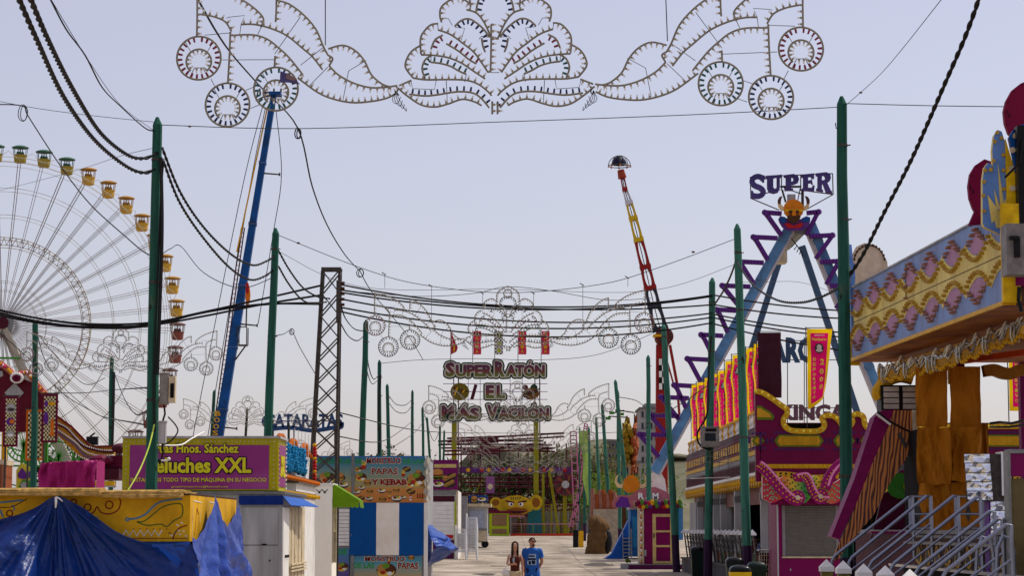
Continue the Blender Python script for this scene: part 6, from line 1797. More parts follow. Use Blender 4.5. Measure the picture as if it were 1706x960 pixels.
# ================================================================== COASTER WITH THE LETTERED SIGN
def coaster():
    D = 232; g0 = gz(D)
    r = root("roller_coaster", "small coaster closing the avenue under the three line lettered sign", "roller coaster", (X(850,D),D,g0))
    s = mpp(D)
    def q(px,py,d=D): p = P(px,py,d); return p.x,p.z
    M_yc = mat("yellow green column",C(150,146,28),.5,var=.15); M_tr = mat("maroon track",C(96,20,44),.5,var=.2); M_wh = mat("cream letter rim",C(214,210,196),.5); M_dg = mat("dark green outline",C(40,70,44),.5)
    def lettermat():
        m = bpy.data.materials.new("letters fading from plum to olive"); m.use_nodes=True; nt=m.node_tree; n=nt.nodes; l=nt.links
        tc=n.new("ShaderNodeTexCoord"); sx=n.new("ShaderNodeSeparateXYZ"); l.new(tc.outputs["Generated"],sx.inputs[0]); rp=n.new("ShaderNodeValToRGB"); e=rp.color_ramp.elements
        e[0].position=.1; e[0].color=(*C(84,100,16),1); e[1].position=.7; e[1].color=(*C(78,6,48),1); x=e.new(.4); x.color=(*C(104,34,22),1)
        l.new(sx.outputs[2],rp.inputs[0]); l.new(rp.outputs[0],n["Principled BSDF"].inputs["Base Color"]); n["Principled BSDF"].inputs["Roughness"].default_value=.5; return m
    M_lt = lettermat()
    ys = D-2
    def word(parts):
        """white and dark green outlines behind, then each letter of its own"""
        mg=MB(); mw=MB()
        for txt,a,b,t,yb in parts:
            acc = any(c in ACC for c in txt)
            u0,u1=X(a,ys),X(b,ys); v0=Z(yb,ys); v1=Z(t-(5 if acc else 0),ys)
            mw.halo(txt,u0,u1,v0,v1,ys+.02,.11,M_wh,.05); mg.halo(txt,u0,u1,v0,v1,ys+.1,.27,M_dg,.05,16)
            ls,bb=letters(txt,.05); su=(u1-u0)/(bb[1]-bb[0]); sv=(v1-v0)/(bb[3]-bb[2])
            for vs,fs in ls:
                mb=MB(); mb.add([(u0+(x-bb[0])*su,ys-.06 if z>0 else ys+.015,v0+(y-bb[2])*sv) for x,y,z in vs],fs,M_lt); mb.build("letter",r)
        mw.build("letter_rim",r); mg.build("outline",r)
    word([("S",741,757,604,628),("UPER",758.5,821,608,628),("R",824,841,602,628),("ATÓN",842.5,908,608,628)])
    word([("M",735,756,676,699),("ÁS",758,799,680,699),("V",811,830,675,699),("ACILÓN",830,915,680,699)])
    word([("E",809,823,642,664),("L",827,841,642,664)])
    # medallion pictures on either side of the middle line
    mb=MB(); c=q(766,653,ys); mb.disc(c[0],c[1],.98,ys,ys+.2,mat("olive medallion",C(120,104,30),.6,var=.3),20,rz=.92)
    for k in range(7): mb.ribbon([(c[0]-.8+.27*k,c[1]-.5+.1*k),(c[0]-.5+.25*k,c[1]+.5-.08*k)],.12,ys-.03,ys-.001,(M_tr,M_gold,M_dg)[k%3])
    mb.build("side_medallion",r)
    mb=MB(); c=q(884,654,ys)
    mb.disc(c[0]+.05,c[1]-.15,.85,ys,ys+.2,mat("brown medallion",C(130,84,34),.6,var=.3),18,rz=.62); mb.disc(c[0]-.55,c[1]+.5,.3,ys+.01,ys+.2,M_tr,12); mb.disc(c[0]+.35,c[1]+.45,.4,ys+.02,ys+.2,M_dg,12)
    for k in range(6): mb.ribbon([(c[0]-1.0+.3*k,c[1]-.7+.12*k),(c[0]-.5+.28*k,c[1]+.1+.06*k)],.12,ys-.03,ys-.001,(M_tr,M_dg)[k%2])
    mb.build("side_medallion",r)
    mb=MB(); mb.ribbon([q(786,666,ys),q(793,641,ys)],.35,ys,ys+.1,M_dmar); mb.build("side_stroke",r)
    # open violet grid the letters hang on
    mb=MB()
    for py in (617,640,653,666,690): mb.beam(P(738,py,ys+.3),P(912,py,ys+.3),.06,.06,M_purp)
    for px in (780,800,850,870,800): mb.beam(P(px,604,ys+.3),P(px,702,ys+.3),.05,.05,M_purp)
    mb.build("sign_grid",r)
    # two tall columns
    for px,top in ((757,690),(893,690)):
        mb=MB(); x=X(px,D)
        mb.box(x-.26,x+.26,D-1.6,D-1.1,g0,Z(top,D),M_yc); mb.build("column",r)
        mb=MB(); mb.beam((x+.4,D-.6,g0),(x+.4,D-.6,Z(605,D)),.12,.12,M_tr); mb.beam((x-.1,D-.6,Z(700,D)),(x-.1,D-.6,Z(605,D)),.1,.1,M_tr); mb.build("back_mast",r)
    # banners over the sign
    Mb=mat("coral banner cloth",C(208,50,84),.7,transl=.35); Mt=mat("amber banner print",C(232,180,30),.6,transl=.3)
    for i,(px,kind) in enumerate(((750,'f'),(787,0),(824,'c'),(863,0),(902,0))):
        d=D-2.2; x=X(px,d)
        mb=MB(); mb.beam((x,d,Z(606,d)),(x,d,Z(550,d)),.07,.07,M_dsteel); rod=mb.build("flag_pole",r)
        mb=MB(); w=.82; z1=Z(552,d); z0=Z(591,d)
        if kind=='c':
            for a in range(5):
                for b in range(14): mb.box(x+.04+w/5*a,x+.04+w/5*(a+1),d-.01,d+.01,z0+(z1-z0)/14*b,z0+(z1-z0)/14*(b+1),M_blk if (a+b)%2 else M_white)
            for k in range(3): mb.disc(x+.45,z0+.4+.8*k,.2,d-.03,d-.011,M_lime,8)
        elif kind=='f':
            mb.prism([(x+.04,z1),(x+.3,z1-.7),(x+.75,z1-1.7),(x+.6,z0+.3),(x+.04,z0)],d-.01,d+.02,Mb); mb.prism([(x+.3,z1-1.2),(x+.45,z1-1.6),(x+.45,z0+.4),(x+.25,z0+.2)],d-.03,d-.011,Mt)
        else:
            mb.grid(lambda u,v:(x+.04+w*u+.03*sin(v*9),d-.04*sin(u*4+v*6),z0+(z1-z0)*v),4,10,Mb)
            for k,chh in enumerate("MAGIA"): mb.text(chh,x+.28,x+.62,z1-.45-.46*k,z1-.1-.46*k,d-.10,d-.09,Mt,.05)
        mb.build("flag",rod)
    # upper maroon track runs
    rnd=random.Random(5)
    runs=[(745,731,860,727),(755,735,905,735),(735,741,910,741),(730,736,830,731),(850,727,940,722),(800,745,925,747),(740,752,830,750),(770,748,890,744),(830,741,920,742)]
    for a in runs:
        mb=MB(); d=D+rnd.uniform(-6,6)
        p,w=P(a[0],a[1],d),P(a[2],a[3],d)
        for dy in (-.5,.5): mb.tube([p+Vector((0,dy,0)),w+Vector((0,dy,0))],.09,M_tr,5)
        n=int((w-p).length/.7)
        for i in range(n): c=p.lerp(w,(i+.5)/n); mb.beam(c+Vector((0,-.5,-.06)),c+Vector((0,.5,-.06)),.08,.08,M_tr); mb.beam(c,c+Vector((0,0,-.35)),.06,.06,M_tr)
        mb.tube([p+Vector((0,0,-.38)),w+Vector((0,0,-.38))],.1,M_tr,5)
        mb.build("track",r)
    for a in [(770,798,960,796),(775,804,955,806),(770,828,890,832),(760,842,880,840),(800,850,900,853),(762,823,850,824),(850,835,930,838),(900,846,960,842)]:
        mb=MB(); d=D+rnd.uniform(1,8)
        p,w=P(a[0],a[1],d),P(a[2],a[3],d)
        for dy in (-.5,.5): mb.tube([p+Vector((0,dy,0)),w+Vector((0,dy,0))],.09,M_tr,5)
        n=int((w-p).length/.8)
        for i in range(n): c=p.lerp(w,(i+.5)/n); mb.beam(c+Vector((0,-.5,0)),c+Vector((0,.5,-.4)),.07,.07,M_tr)
        mb.tube([p+Vector((0,0,-.45)),w+Vector((0,0,-.45))],.1,M_tr,5)
        mb.build("track",r)
    # violet lettered beam and hanging panel
    mb=MB(); mb.box(X(765,D),X(952,D),D-1,D-.6,Z(789,D),Z(779,D),mat("dusk violet beam",C(104,52,110),.5,var=.3)); bm=mb.build("name_beam",r)
    mb=MB()
    for i in range(15): x=X(780+11.5*i,D); mb.disc(x,Z(784,D),.22,D-1.04,D-1.001,(M_gold,M_purp,M_red)[i%3],8)
    mb.build("beam_emblem",bm)
    mb=MB(); mb.box(X(810,D),X(824,D),D-2,D-1.8,Z(823,D),Z(795,D),mat("mauve panel",C(150,90,150),.5)); mb.disc(X(817,D),Z(812,D),.3,D-2.04,D-2.001,M_cream,12); mb.build("hanging_panel",r)
    # yellow-green uprights and diagonals
    for a,b,w in (((905,790),(905,893),.26),((915,785),(932,893),.28),((941,826),(941,893),.4),((893,790),(893,820),.5),((919,840),(919,893),.16),((870,868),(888,890),.15),((865,845),(865,893),.18),((958,840),(946,890),.14)):
        mb=MB(); mb.beam(P(*a,D-3),P(*b,D-3),w,w,M_yc); mb.build("upright",r)
    mb=MB()
    for k in range(8): mb.beam(P(905,842+6*k,D-2.5),P(960,839+6.6*k,D-2.5),.06,.06,M_yc)
    for k in range(6): mb.beam(P(905+9*k,845,D-2.4),P(912+9*k,890,D-2.4),.06,.06,M_yc)
    mb.build("cross_bracing",r)
    # pink lattice lift track leaning on the right
    Mpk=mat("dusty pink lattice",C(196,120,150),.6); 
    for (a,b,c,d2) in (((950,720),(960,720),(957,870),(965,870)),((974,706),(979,708),(962,800),(967,800)),((968,800),(974,800),(948,880),(953,880))):
        mb=MB(); p0,p1,p2,p3=[P(*k,D-4) for k in (a,b,c,d2)]
        mb.beam(p0,p2,.13,.13,Mpk); mb.beam(p1,p3,.13,.13,Mpk)
        for k in range(24): t=k/23; mb.beam(p0.lerp(p2,t),p1.lerp(p3,t),.10,.10,M_tr if k%2 else Mpk)
        mb.build("lift_track",r)
    # round fan board
    mb=MB(); c=q(942,808,D-4); mb.disc(c[0],c[1],1.15,D-4,D-3.8,mat("plum disc",C(120,52,66),.5,var=.3),24)
    for k in range(14): a=2*pi*k/14; mb.ribbon([(c[0]+.45*cos(a),c[1]+.45*sin(a)),(c[0]+1.05*cos(a+.2),c[1]+1.05*sin(a+.2))],.14,D-4.05,D-4.001,(M_tr,M_dg,mat('rust petal',C(150,84,40),.6))[k%3])
    mb.disc(c[0],c[1],.4,D-4.08,D-4.001,M_lgrey,12); mb.build("fan_board",r)
    # big painted animal face board (plain yellow beast with round ears)
    y=D-5
    def fp(pts,m,k):
        mb.prism([q(px,py,y) for px,py in pts],y-.03*k,y+.15-.03*k,m)
    mb=MB()
    el=lambda cx,cy,rx,ry,n=18:[(cx+rx*cos(2*pi*i/n),cy+ry*sin(2*pi*i/n)) for i in range(n)]
    Mfa=mat("mask yellow",C(196,164,28),.6,var=.3,scale=1); Mfb=mat("mask ochre",C(150,92,24),.5,var=.2)
    fp([(826,846),(832,834),(848,827),(866,826),(882,832),(890,842),(886,852),(872,858),(852,859),(836,856)],Mfa,1); fb=mb.build("face_board",r)
    for cx,cy,rx,ry in ((826,838,10,9),(893,838,11,13)):
        mb=MB(); fp(el(cx,cy,rx,ry),Mfa,0); fp(el(cx,cy,rx*.6,ry*.6),Mfb,1.2); mb.build("ear",fb)
    mb=MB(); fp(el(851,840.5,4,3.6),M_white,2); fp(el(852,841,1.6,2),M_blk,3); mb.build("eye",fb)
    mb=MB(); fp(el(868,840.5,4,3.6),M_white,2); fp(el(867,841,1.6,2),M_blk,3); mb.build("eye",fb)
    mb=MB(); fp([(843,850),(858,846),(876,848),(880,853),(868,858),(852,858)],Mfb,2); fp([(846,852),(878,852),(866,856),(856,856)],M_dmar,3)
    for k in range(5): fp([(850+4*k,829),(852+4*k,829),(853+3*k,835)],M_dg,2)
    fp([(842,834),(857,837),(857,839),(843,837)],M_dmar,2.2); fp([(878,834),(863,837),(863,839),(877,837)],M_dmar,2.2); mb.build("muzzle",fb)
    # teal board, ticket window, canopy and floor edge
    mb=MB(); mb.prism([q(px,py,D-3.5) for px,py in ((880,850),(900,838),(904,890),(878,890))],D-3.5,D-3.3,M_teal); mb.build("teal_board",r)
    mb=MB(); d=D-7; mb.box(X(815,d),X(848,d),d,d+2.4,gz(d),Z(856,d),M_lime); mb.box(X(813,d),X(851,d),d-.15,d+2.5,Z(856,d)+.002,Z(852,d),M_mar); bo=mb.build("ticket_window",r)
    mb=MB(); mb.box(X(820,d),X(844,d),d-.05,d-.001,Z(877,d),Z(858,d),mat("tan shutter",C(150,116,80),.6)); mb.box(X(820,d),X(844,d),d-.05,d-.001,Z(890,d),Z(882,d),mat("tan shutter",C(150,116,80))); mb.build("shutter",bo)
    mb=MB(); mb.box(X(848,d),X(874,d),d-.6,d+1,Z(862,d),Z(859.5,d),mat("rose canopy",C(190,110,120),.5)); mb.build("canopy",r)
    mb=MB(); mb.box(X(850,d),X(964,d),d+.4,d+1,gz(d),Z(890,d),mat("orange red floor edge",C(214,62,26),.5)); mb.build("floor_edge",r)
    mb=MB()
    for k in range(18): p=P(850+6.4*k,890,d+.5); mb.beam((p.x,d+.5,gz(d)+.3),(p.x,d+.5,gz(d)+1.2),.06,.06,M_tr if k%3 else M_yc)
    mb.beam((X(850,d),d+.5,gz(d)+1.2),(X(962,d),d+.5,gz(d)+1.2),.07,.07,mat("pale pink rail",C(200,140,150),.5)); mb.build("railing",r)
    mb=MB(); mb.box(X(908,D),X(926,D),D-1,D+1,g0,Z(852,D),M_grey); mb.build("machine_cabin",r)
    mb=MB()
    for k in range(7): mb.box(X(854+1.5*k,D),X(872,D),D-4.4+.2*k,D-4.2+.2*k,Z(889-3.8*k,D)-.12,Z(889-3.8*k,D),M_dmar)
    mb.build("step",r)
    # trusses and dark clutter between the tracks
    mb=MB()
    for k in range(30):
        a=(770+rnd.uniform(0,185),rnd.uniform(795,850)); mb.beam(P(a[0],a[1],D+3),P(a[0]+rnd.uniform(-14,14),a[1]+rnd.uniform(8,30),D+3),.1,.1,(M_tr,M_yc,M_tr)[k%3])
    for k in range(12): mb.beam((X(768+16*k,D+5),D+5,g0),(X(768+16*k,D+5),D+5,Z(740,D+5)),.14,.14,M_tr)
    mb.build("support_truss",r)["kind"]="stuff"
coaster()

# ================================================================== RIGHT ROW, FAR HALF
def covered_figure():
    D = 126; g0=gz(D); c=P(994,920,D); s=mpp(D)
    def fn(u,v):
        a=2*pi*u; z=v
        w=(.60-.10*z-.10*math.exp(-((z-.58)/.06)**2)) if z<.62 else .5*sqrt(max(0,1-((z-.62)/.38)**2.4))
        w=max(.03,w)
        f=1+.30*noise.noise((cos(a)*2,sin(a)*2,z*3))+.16*noise.noise((cos(a)*5,sin(a)*5,z*6))
        lean=.16*z*(1-z)*4-.05
        hump=.12*math.exp(-((z-.62)/.12)**2)*max(0,cos(a-.2))
        return (c.x+lean+(w*f+hump)*cos(a), D+w*f*.8*sin(a), g0+2.18*z)
    mb=MB(); mb.grid(fn,40,30,mat("brown cover cloth",C(112,82,48),.8,var=.3,scale=3,bump=.4))
    o=mb.build("covered_figure",smooth=True,loc=(c.x,D,g0)); tag(o,"tall lumpy shape under a brown cover, tied at the waist, by the green poles","covered figure")
    mb=MB(); mb.ball((c.x+.55,D+.1,g0+.7),.35,.35,.75,M_blk,10,8)
    tag(mb.build("black_sack",loc=(c.x+.5,D,g0)),"dark sack leaning behind the brown covered figure","sack")
    mb=MB(); p=P(961,910,150); mb.box(p.x-.25,p.x+.1,150,150.5,gz(150),gz(150)+1.1,M_blk); mb.box(p.x+.12,p.x+.45,150,150.5,gz(150),gz(150)+1.1,M_gold)
    mb.box(p.x-.28,p.x+.13,149.97,150.5,gz(150)+1.1,gz(150)+1.16,M_blk)
    tag(mb.build("waste_bin",loc=(p.x,150,gz(150))),"black and yellow bin pair at the far right side of the avenue","bin")
covered_figure()

def green_drape():
    D=175; 
    mb=MB(); mb.grid(lambda u,v:(X(966,D)+(.75-.3*v)*u+.5*v-.08*sin(v*12)+.45*0, D-.1*sin(u*6+v*8), Z(718,D)+(Z(842,D)-Z(718,D))*v),8,20,mat("pale lime cloth",C(150,180,90),.7,transl=.3))
    mb.beam((X(966,D),D+.1,gz(D)),(X(966,D),D+.1,Z(712,D)),.1,.1,M_green)
    tag(mb.build("long_flag",loc=(X(970,D),D,gz(D)),smooth=False),"long pale lime flag hanging among the far green poles","flag")
green_drape()

def yellow_ride():
    D=135; r=root("flame_ride","ride with yellow and orange plume shapes and a lamp bracket behind the leaning teal pole","fairground ride",(X(1048,D),D,gz(D)))
    rnd=random.Random(9)
    Mo2=mat("worn orange plume",C(160,80,40),.7,var=.4); My2=mat("mustard plume",C(160,130,36),.7,var=.4)
    for k in range(9):
        px=1038+k*2.6; top=rnd.uniform(690,725); bot=rnd.uniform(770,800)
        mb=MB(); n=9
        pts=[P(px+1.5*sin(i*1.3+k),top+(bot-top)*i/n,D+rnd.uniform(-.8,.8)) for i in range(n+1)]
        mb.tube(spline(pts,3),[.04+.11*sin(pi*min(1,i/26)) +.02 for i in range(len(spline(pts,3)))],My2 if k<6 else Mo2,6); mb.build("plume",r)
    mb=MB()
    for a,b in (((1057,690),(1057,800)),((1030,684),(1057,688)),((1018,690),(1040,684)),((1014,694),(1046,696)),((1014,694),(1014,700))): mb.beam(P(*a,D),P(*b,D),.07,.07,M_dsteel)
    for px,py in ((1020,688),(1014,697),(1030,684),(1036,690)): p=P(px,py,D); mb.box(p.x-.18,p.x+.12,D-.2,D+.1,p.z-.1,p.z+.06,M_lgreen)
    mb.build("lamp_bracket",r)
    mb=MB(); 
    for k in range(7):
        px=988+k*6; mb.tube([P(px,868,D-4),P(px+1,840,D-4),P(px-1,818+rnd.uniform(-6,6),D-4)],[.22,.2,.12],Mo2 if k%2 else mat("salmon post",C(166,110,90),.6),7)
    mb.box(X(984,D),X(1030,D),D-4.4,D-4.2,gz(D),Z(850,D),mat("weathered cream fence",C(176,160,136),.8,var=.25)); mb.build("orange_post_row",r)
    mb=MB(); p=P(1050,795,D-1); mb.box(X(1020,D),X(1066,D),D,D+3,gz(D),Z(835,D),M_brown); mb.build("base",r)
yellow_ride()

def slide():
    D=113; r=root("slide_ramp","blue ramp of a slide leaning beside the teal poles","slide",(X(1030,D),D,gz(D)))
    mb=MB(); a=P(1010,928,D); b=P(1046,868,D)
    mb.hexa([(a.x-.1,D-.6,gz(D)),(b.x,D-.6,gz(D)),(b.x,D+.6,gz(D)),(a.x-.1,D+.6,gz(D)),(a.x+.25,D-.6,gz(D)+.25),(b.x,D-.6,b.z),(b.x,D+.6,b.z),(a.x+.25,D+.6,gz(D)+.25)],mat("slide blue",C(28,96,190),.4)); mb.build("ramp",r)
    mb=MB(); mb.box(X(1050,D),X(1074,D),D-.2,D+2,gz(D)+.1,Z(850,D),mat("box blue",C(44,120,190),.5)); mb.box(X(1053,D),X(1072,D),D-.23,D-.201,Z(912,D),Z(862,D),mat("cyan panel",C(60,160,210),.5)); mb.box(X(1048,D),X(1076,D),D-.25,D+2.1,Z(850,D),Z(846,D),M_lgrey); mb.build("cabin",r)
    mb=MB()
    for k in range(6): mb.box(X(1036,D),X(1050,D),D-1.2,D-.7,gz(D)+.18*k+.1,gz(D)+.18*k+.15,M_steel)
    for px in (1036,1050): mb.beam((X(px,D),D-1.2,gz(D)),(X(px,D),D-.7,gz(D)+1.5),.05,.05,M_steel)
    mb.build("ladder",r)
slide()

def ticket_booth():
    D=92; g0=gz(D); x0,x1=X(1066,D),X(1130,D)
    r=root("ticket_booth","magenta ticket booth with a cream framed door and a coloured scalloped top","booth",((x0+x1)/2,D,g0))
    zt=Z(846,D); z0=g0+.18
    Mm=mat("booth magenta",C(142,8,92),.4,var=.12,scale=2)
    mb=MB(); mb.box(X(1046,D),X(1140,D),D-.8,D+2.2,g0,z0,mat("plum plinth",C(96,24,84),.5)); mb.box(X(1046,D)-.02,X(1140,D)+.02,D-.82,D+2.22,z0,z0+.02,M_steel); mb.build("plinth",r)
    mb=MB(); mb.box(x0,x1,D,D+1.7,z0+.022,zt,Mm); mb.build("body",r)
    mb=MB(); mb.box(x0-.06,x0+.16,D-.06,D-.001,z0+.022,zt,M_cream); mb.box(x0-.06,x0-.002,D,D+.6,z0+.022,zt,M_cream); mb.box(x1-.15,x1+.03,D-.05,D-.001,z0+.022,zt,M_teal); mb.build("corner_trim",r)
    mb=MB()
    for k in range(22): z=z0+.08+k*(zt-z0-.1)/22; mb.disc(x0+.05,z,.04,D-.09,D-.061,(M_red,M_gold,M_white)[k%3],8); mb.disc(x0-.0,z+.04,.025,D-.085,D-.061,M_bulbw,6)
    mb.build("lamp_studs",r)
    dx0,dx1=X(1087,D),X(1122,D); dz0,dz1=z0+.04,Z(857,D); Mc=mat("door frame cream",C(214,186,120),.5)
    mb=MB(); 
    mb.box(dx0,dx1,D-.05,D-.001,dz1-.12,dz1,Mc); mb.box(dx0,dx1,D-.05,D-.001,dz0,dz0+.1,Mc); mb.box(dx0,dx0+.14,D-.05,D-.001,dz0+.1,dz1-.12,Mc); mb.box(dx1-.14,dx1,D-.05,D-.001,dz0+.1,dz1-.12,Mc)
    h=(dz1-dz0-.22)/3
    for k in (1,2): mb.box(dx0+.14,dx1-.14,D-.05,D-.001,dz0+.1+h*k-.03,dz0+.1+h*k+.05,Mc)
    dr=mb.build("door",r)
    for k in range(3):
        mb=MB(); mb.box(dx0+.141,dx1-.141,D-.02,D-.0015,dz0+.101+h*k+(.05 if k else 0),dz0+.1+h*(k+1)-(.03 if k<2 else 0)-.001,Mm); mb.build("panel",dr)
    mb=MB(); mb.box(dx0+.03,dx0+.08,D-.07,D-.051,dz0+1.05,dz0+1.25,M_dsteel); mb.cyl((dx0+.06,D-.1,dz0+1.14),(dx0+.13,D-.1,dz0+1.14),.012,M_steel,6)
    for z in (.4,1.1,1.9): mb.box(dx1-.03,dx1+.01,D-.06,D-.051,dz0+z,dz0+z+.1,M_dsteel)
    mb.build("handle",dr)
    mb=MB(); mb.box(x0-.12,x1+.12,D-.15,D+1.85,zt,zt+.04,M_steel)
    cols=[M_mar,mat("scallop green",C(90,140,50),.5),M_mag,M_red,M_gold,mat("scallop green",C(90,140,50)),M_purp]
    N=13
    for k in range(N): 
        x=x0-.12+(x1-x0+.24)*(k+.5)/N; mb.ball((x,D-.15,zt+.16+.04*sin(k*1.7)),.11,.06,.14,cols[k%7],8,6); mb.ball((x+.05,D-.17,zt+.03-.02*sin(k*2.1)),.09,.05,.09,cols[(k+3)%7],8,6)
    for k in range(8): mb.ball((x0-.14,D+.1+.22*k,zt+.14),.06,.1,.13,cols[k%7],8,6)
    mb.box(x0-.1,x1+.1,D-.11,D+1.8,zt+.041,zt+.2,M_mar); mb.build("scalloped_top",r)
    mb=MB(); mb.box(x0+.18,x0+.26,D-.04,D-.001,z0+.35,z0+.6,M_lgrey); mb.build("socket_box",r)
    mb=MB()
    for (px0,px1,dy) in ((1034,1052,-.3),(1060,1066,-.4)): mb.box(X(px0,D),X(px1,D),D-.2,D+.5,g0,g0+.22,M_lgrey)
    tag(mb.build("concrete_block",loc=(X(1045,D),D,g0)),"pale blocks on the ground left of the magenta booth","block")
    mb=MB(); p=(X(1045,D),D-.1,g0+.25)
    for k in range(16): a=k*2.4; mb.ball((p[0]+.10*cos(a)*(k%3)/2,p[1]+.08*sin(a),p[2]+.05+.03*(k%4)),.05,.05,.05,M_leaf2,5,4)
    tag(mb.build("plant_tuft",loc=p),"small green plant tuft by the blocks left of the magenta booth","plant")
ticket_booth()
# ================================================================== BANNERED RIDE (maroon and gold)
M_bann = mat("banner yellow cloth",C(250,206,10),.7,var=.06,transl=.5); M_banp = mat("banner pink cloth",C(240,20,110),.7,var=.08,transl=.5); M_bant = mat("banner lemon print",C(246,230,90),.6,transl=.4); M_bang=mat("banner green print",C(50,80,56),.6,transl=.3); M_banw=mat("banner pale print",C(230,220,200),.6,transl=.3)
def bumper_ride():
    g0=gz(70)
    xs=6.95; y0=62.0; y1=88.5; xe=19.0
    r=root("dance_ride","maroon and gold ride hall with yellow and pink banners along its roof","fairground ride",((xs+xe)/2,72,g0))
    D=y0
    def q(px,py): p=P(px,py,D); return (p.x,p.z)
    zr=Z(690,D)
    Mm=mat("facade magenta",C(124,4,68),.42,var=.12,scale=2); Mg=mat("facade gold edge",C(216,166,30),.4,var=.2,scale=8); Mgr=mat("facade olive green",C(110,130,30),.5); My=mat("facade amber",C(214,160,34),.45); Mv=mat("facade violet dot",C(90,44,110),.5); Mk=mat("dark dot",C(44,22,30),.5)
    # ---- front facade with a curly top edge
    top=[(1258,652),(1270,655),(1285,664),(1300,675),(1311,683),(1310,692),(1305,700),(1307,710),(1316,717),(1330,719),(1360,719),(1371,714),(1373,706),(1369,698),(1376,693),(1388,694),(1398,702),(1404,714)]
    top2=[(1404,714),(1414,712),(1420,703),(1418,695),(1428,690),(1438,695),(1440,706),(1446,714),(1460,718),(1500,716),(1560,712),(1640,711),(1800,711)]
    tp=[tuple(p) for p in spline([q(*p) for p in top],4)]+[tuple(p) for p in spline([q(*p) for p in top2],4)][1:]
    zb=Z(803,D)
    mb=MB(); mb.prism(tp+[(tp[-1][0],zb),(tp[0][0],zb)],D,D+.25,Mm); fa=mb.build("facade_board",r)
    mb=MB(); mb.ribbon(tp,.15,D-.06,D-.001,Mg); mb.build("gold_edge",fa)
    mb=MB(); L=0
    for a,b in zip(tp,tp[1:]):
        l=sqrt((b[0]-a[0])**2+(b[1]-a[1])**2); 
        while L<l: t=L/l; mb.ball((a[0]+(b[0]-a[0])*t,D-.08,a[1]+(b[1]-a[1])*t),.042,.04,.042,M_bant,6,4); L+=.19
        L-=l
    for i in range(90): mb.ball((xs+.08+.14*i,D-.05,Z(777.5,D)),.035,.03,.035,M_gold,5,4)
    mb.build("edge_bulb",fa)["kind"]="stuff"
    def hexpanel(px0,px1,py0,py1,ribs,half=None):
        mb=MB(); c=(py0+py1)/2
        out=[(px0,c),(px0+7,py0),(px1-7,py0),(px1,c),(px1-7,py1),(px0+7,py1)]
        mb.prism([q(*p) for p in out],D-.02,D-.001,Mgr)
        inn=[(px0+5,c),(px0+9,py0+2.6),(px1-9,py0+2.6),(px1-5,c),(px1-9,py1-2.6),(px0+9,py1-2.6)]
        mb.prism([q(*p) for p in inn],D-.03,D-.0201,My)
        n=max(2,int((px1-px0-16)/3))
        for i in range(n): x=px0+9+(px1-px0-18)*(i+.5)/n; a=q(x-.7,py1-3.2); b=q(x+.7,py0+3.2); mb.box(a[0],b[0],D-.06,D-.031,a[1],b[1],Mg)
        pb=mb.build("hexagon_panel",fa)
        mb=MB()
        for i in range(int((px1-px0)/5)+1):
            for py in (py0-4,py1+4): a=q(px0+2+5*i,py); mb.disc(a[0],a[1],.035,D-.02,D-.001,Mv,6)
        for py in (c-3,c+3,c):
            for px in (px0-4,px1+4): a=q(px,py); mb.disc(a[0],a[1],.035,D-.02,D-.001,Mv,6)
        mb.build("violet_stud",pb)["kind"]="stuff"
    hexpanel(1290,1372,725,745,14); hexpanel(1388,1424,725,745,5); hexpanel(1433,1520,725,745,12); hexpanel(1532,1620,725,745,12); hexpanel(1634,1720,725,745,12); hexpanel(1252,1274,727,743,3)
    mb=MB(); mb.prism([q(*p) for p in ((1261,676),(1268,677),(1285,688),(1290,694),(1288,700),(1261,700))],D-.02,D-.001,Mgr); mb.prism([q(*p) for p in ((1261,680),(1268,681),(1283,691),(1285,696),(1261,696))],D-.035,D-.0205,My); mb.build("corner_panel",fa)
    mb=MB(); mb.box(xs,xe,D-.03,D-.001,Z(781,D),Z(774,D),Mg); mb.build("gold_band",fa)
    # wavy dotted band
    mb=MB(); n=60
    up=[(xs+(xe-xs)*i/n, Z(789-3*sin(i*.62),D)) for i in range(n+1)]; dn=[(xs+(xe-xs)*i/n, Z(808+3*sin(i*.62+2.2),D)-.12) for i in range(n+1)]
    mb.prism(up+dn[::-1],D-.05,D-.002,My); wb=mb.build("wavy_band",fa)
    mb=MB()
    for i in range(80):
        x=xs+.08+.15*i; f=(x-xs)/(xe-xs)*n
        for k in range(4): z=Z(792.5-3*sin(f*.62)+5.2*k,D); mb.box(x-.03,x+.03,D-.058,D-.0505,z-.028,z+.028,Mk)
    mb.build("dark_stud",wb)["kind"]="stuff"
    mb=MB(); mb.box(xs,xe,D-.04,D+.25,zb-.42,zb-.001,Mm); mb.box(xs,xe,D-.06,D-.041,zb-.40,zb-.2,Mg); mb.build("valance",fa)
    # ---- side facade facing the avenue; local x runs from the far end towards the camera
    SM=FR(xs,y1,0,-pi/2); Ls=y1-y0
    def zz(py): return Z(py,D)
    mb=MB(); mb.M=SM; mb.box(0,Ls-.001,0,.2,zz(786),zz(708),mat("side wall plum",C(86,34,58),.5,var=.2)); sf=mb.build("side_board",r)
    mb=MB(); mb.M=SM
    mb.box(0,Ls,-.03,-.001,zz(756),zz(748),Mg); mb.box(0,Ls,-.05,-.001,zz(791),zz(786),M_white)
    mb.box(0,Ls,-.04,-.001,zz(724),zz(721),Mm); mb.box(0,Ls,-.04,-.001,zz(747),zz(744),Mm); mb.box(0,Ls,-.02,-.001,zz(768),zz(757),M_grey); mb.build("side_band",sf)
    for i in range(34):   # gold block panels in the lattice band
        mb=MB(); mb.M=SM; x=.3+Ls*i/34; mb.box(x,x+.42,-.05,-.001,zz(742),zz(726),M_gold); mb.box(x+.5,x+.62,-.045,-.001,zz(743),zz(725),Mv); mb.build("gold_block",sf)
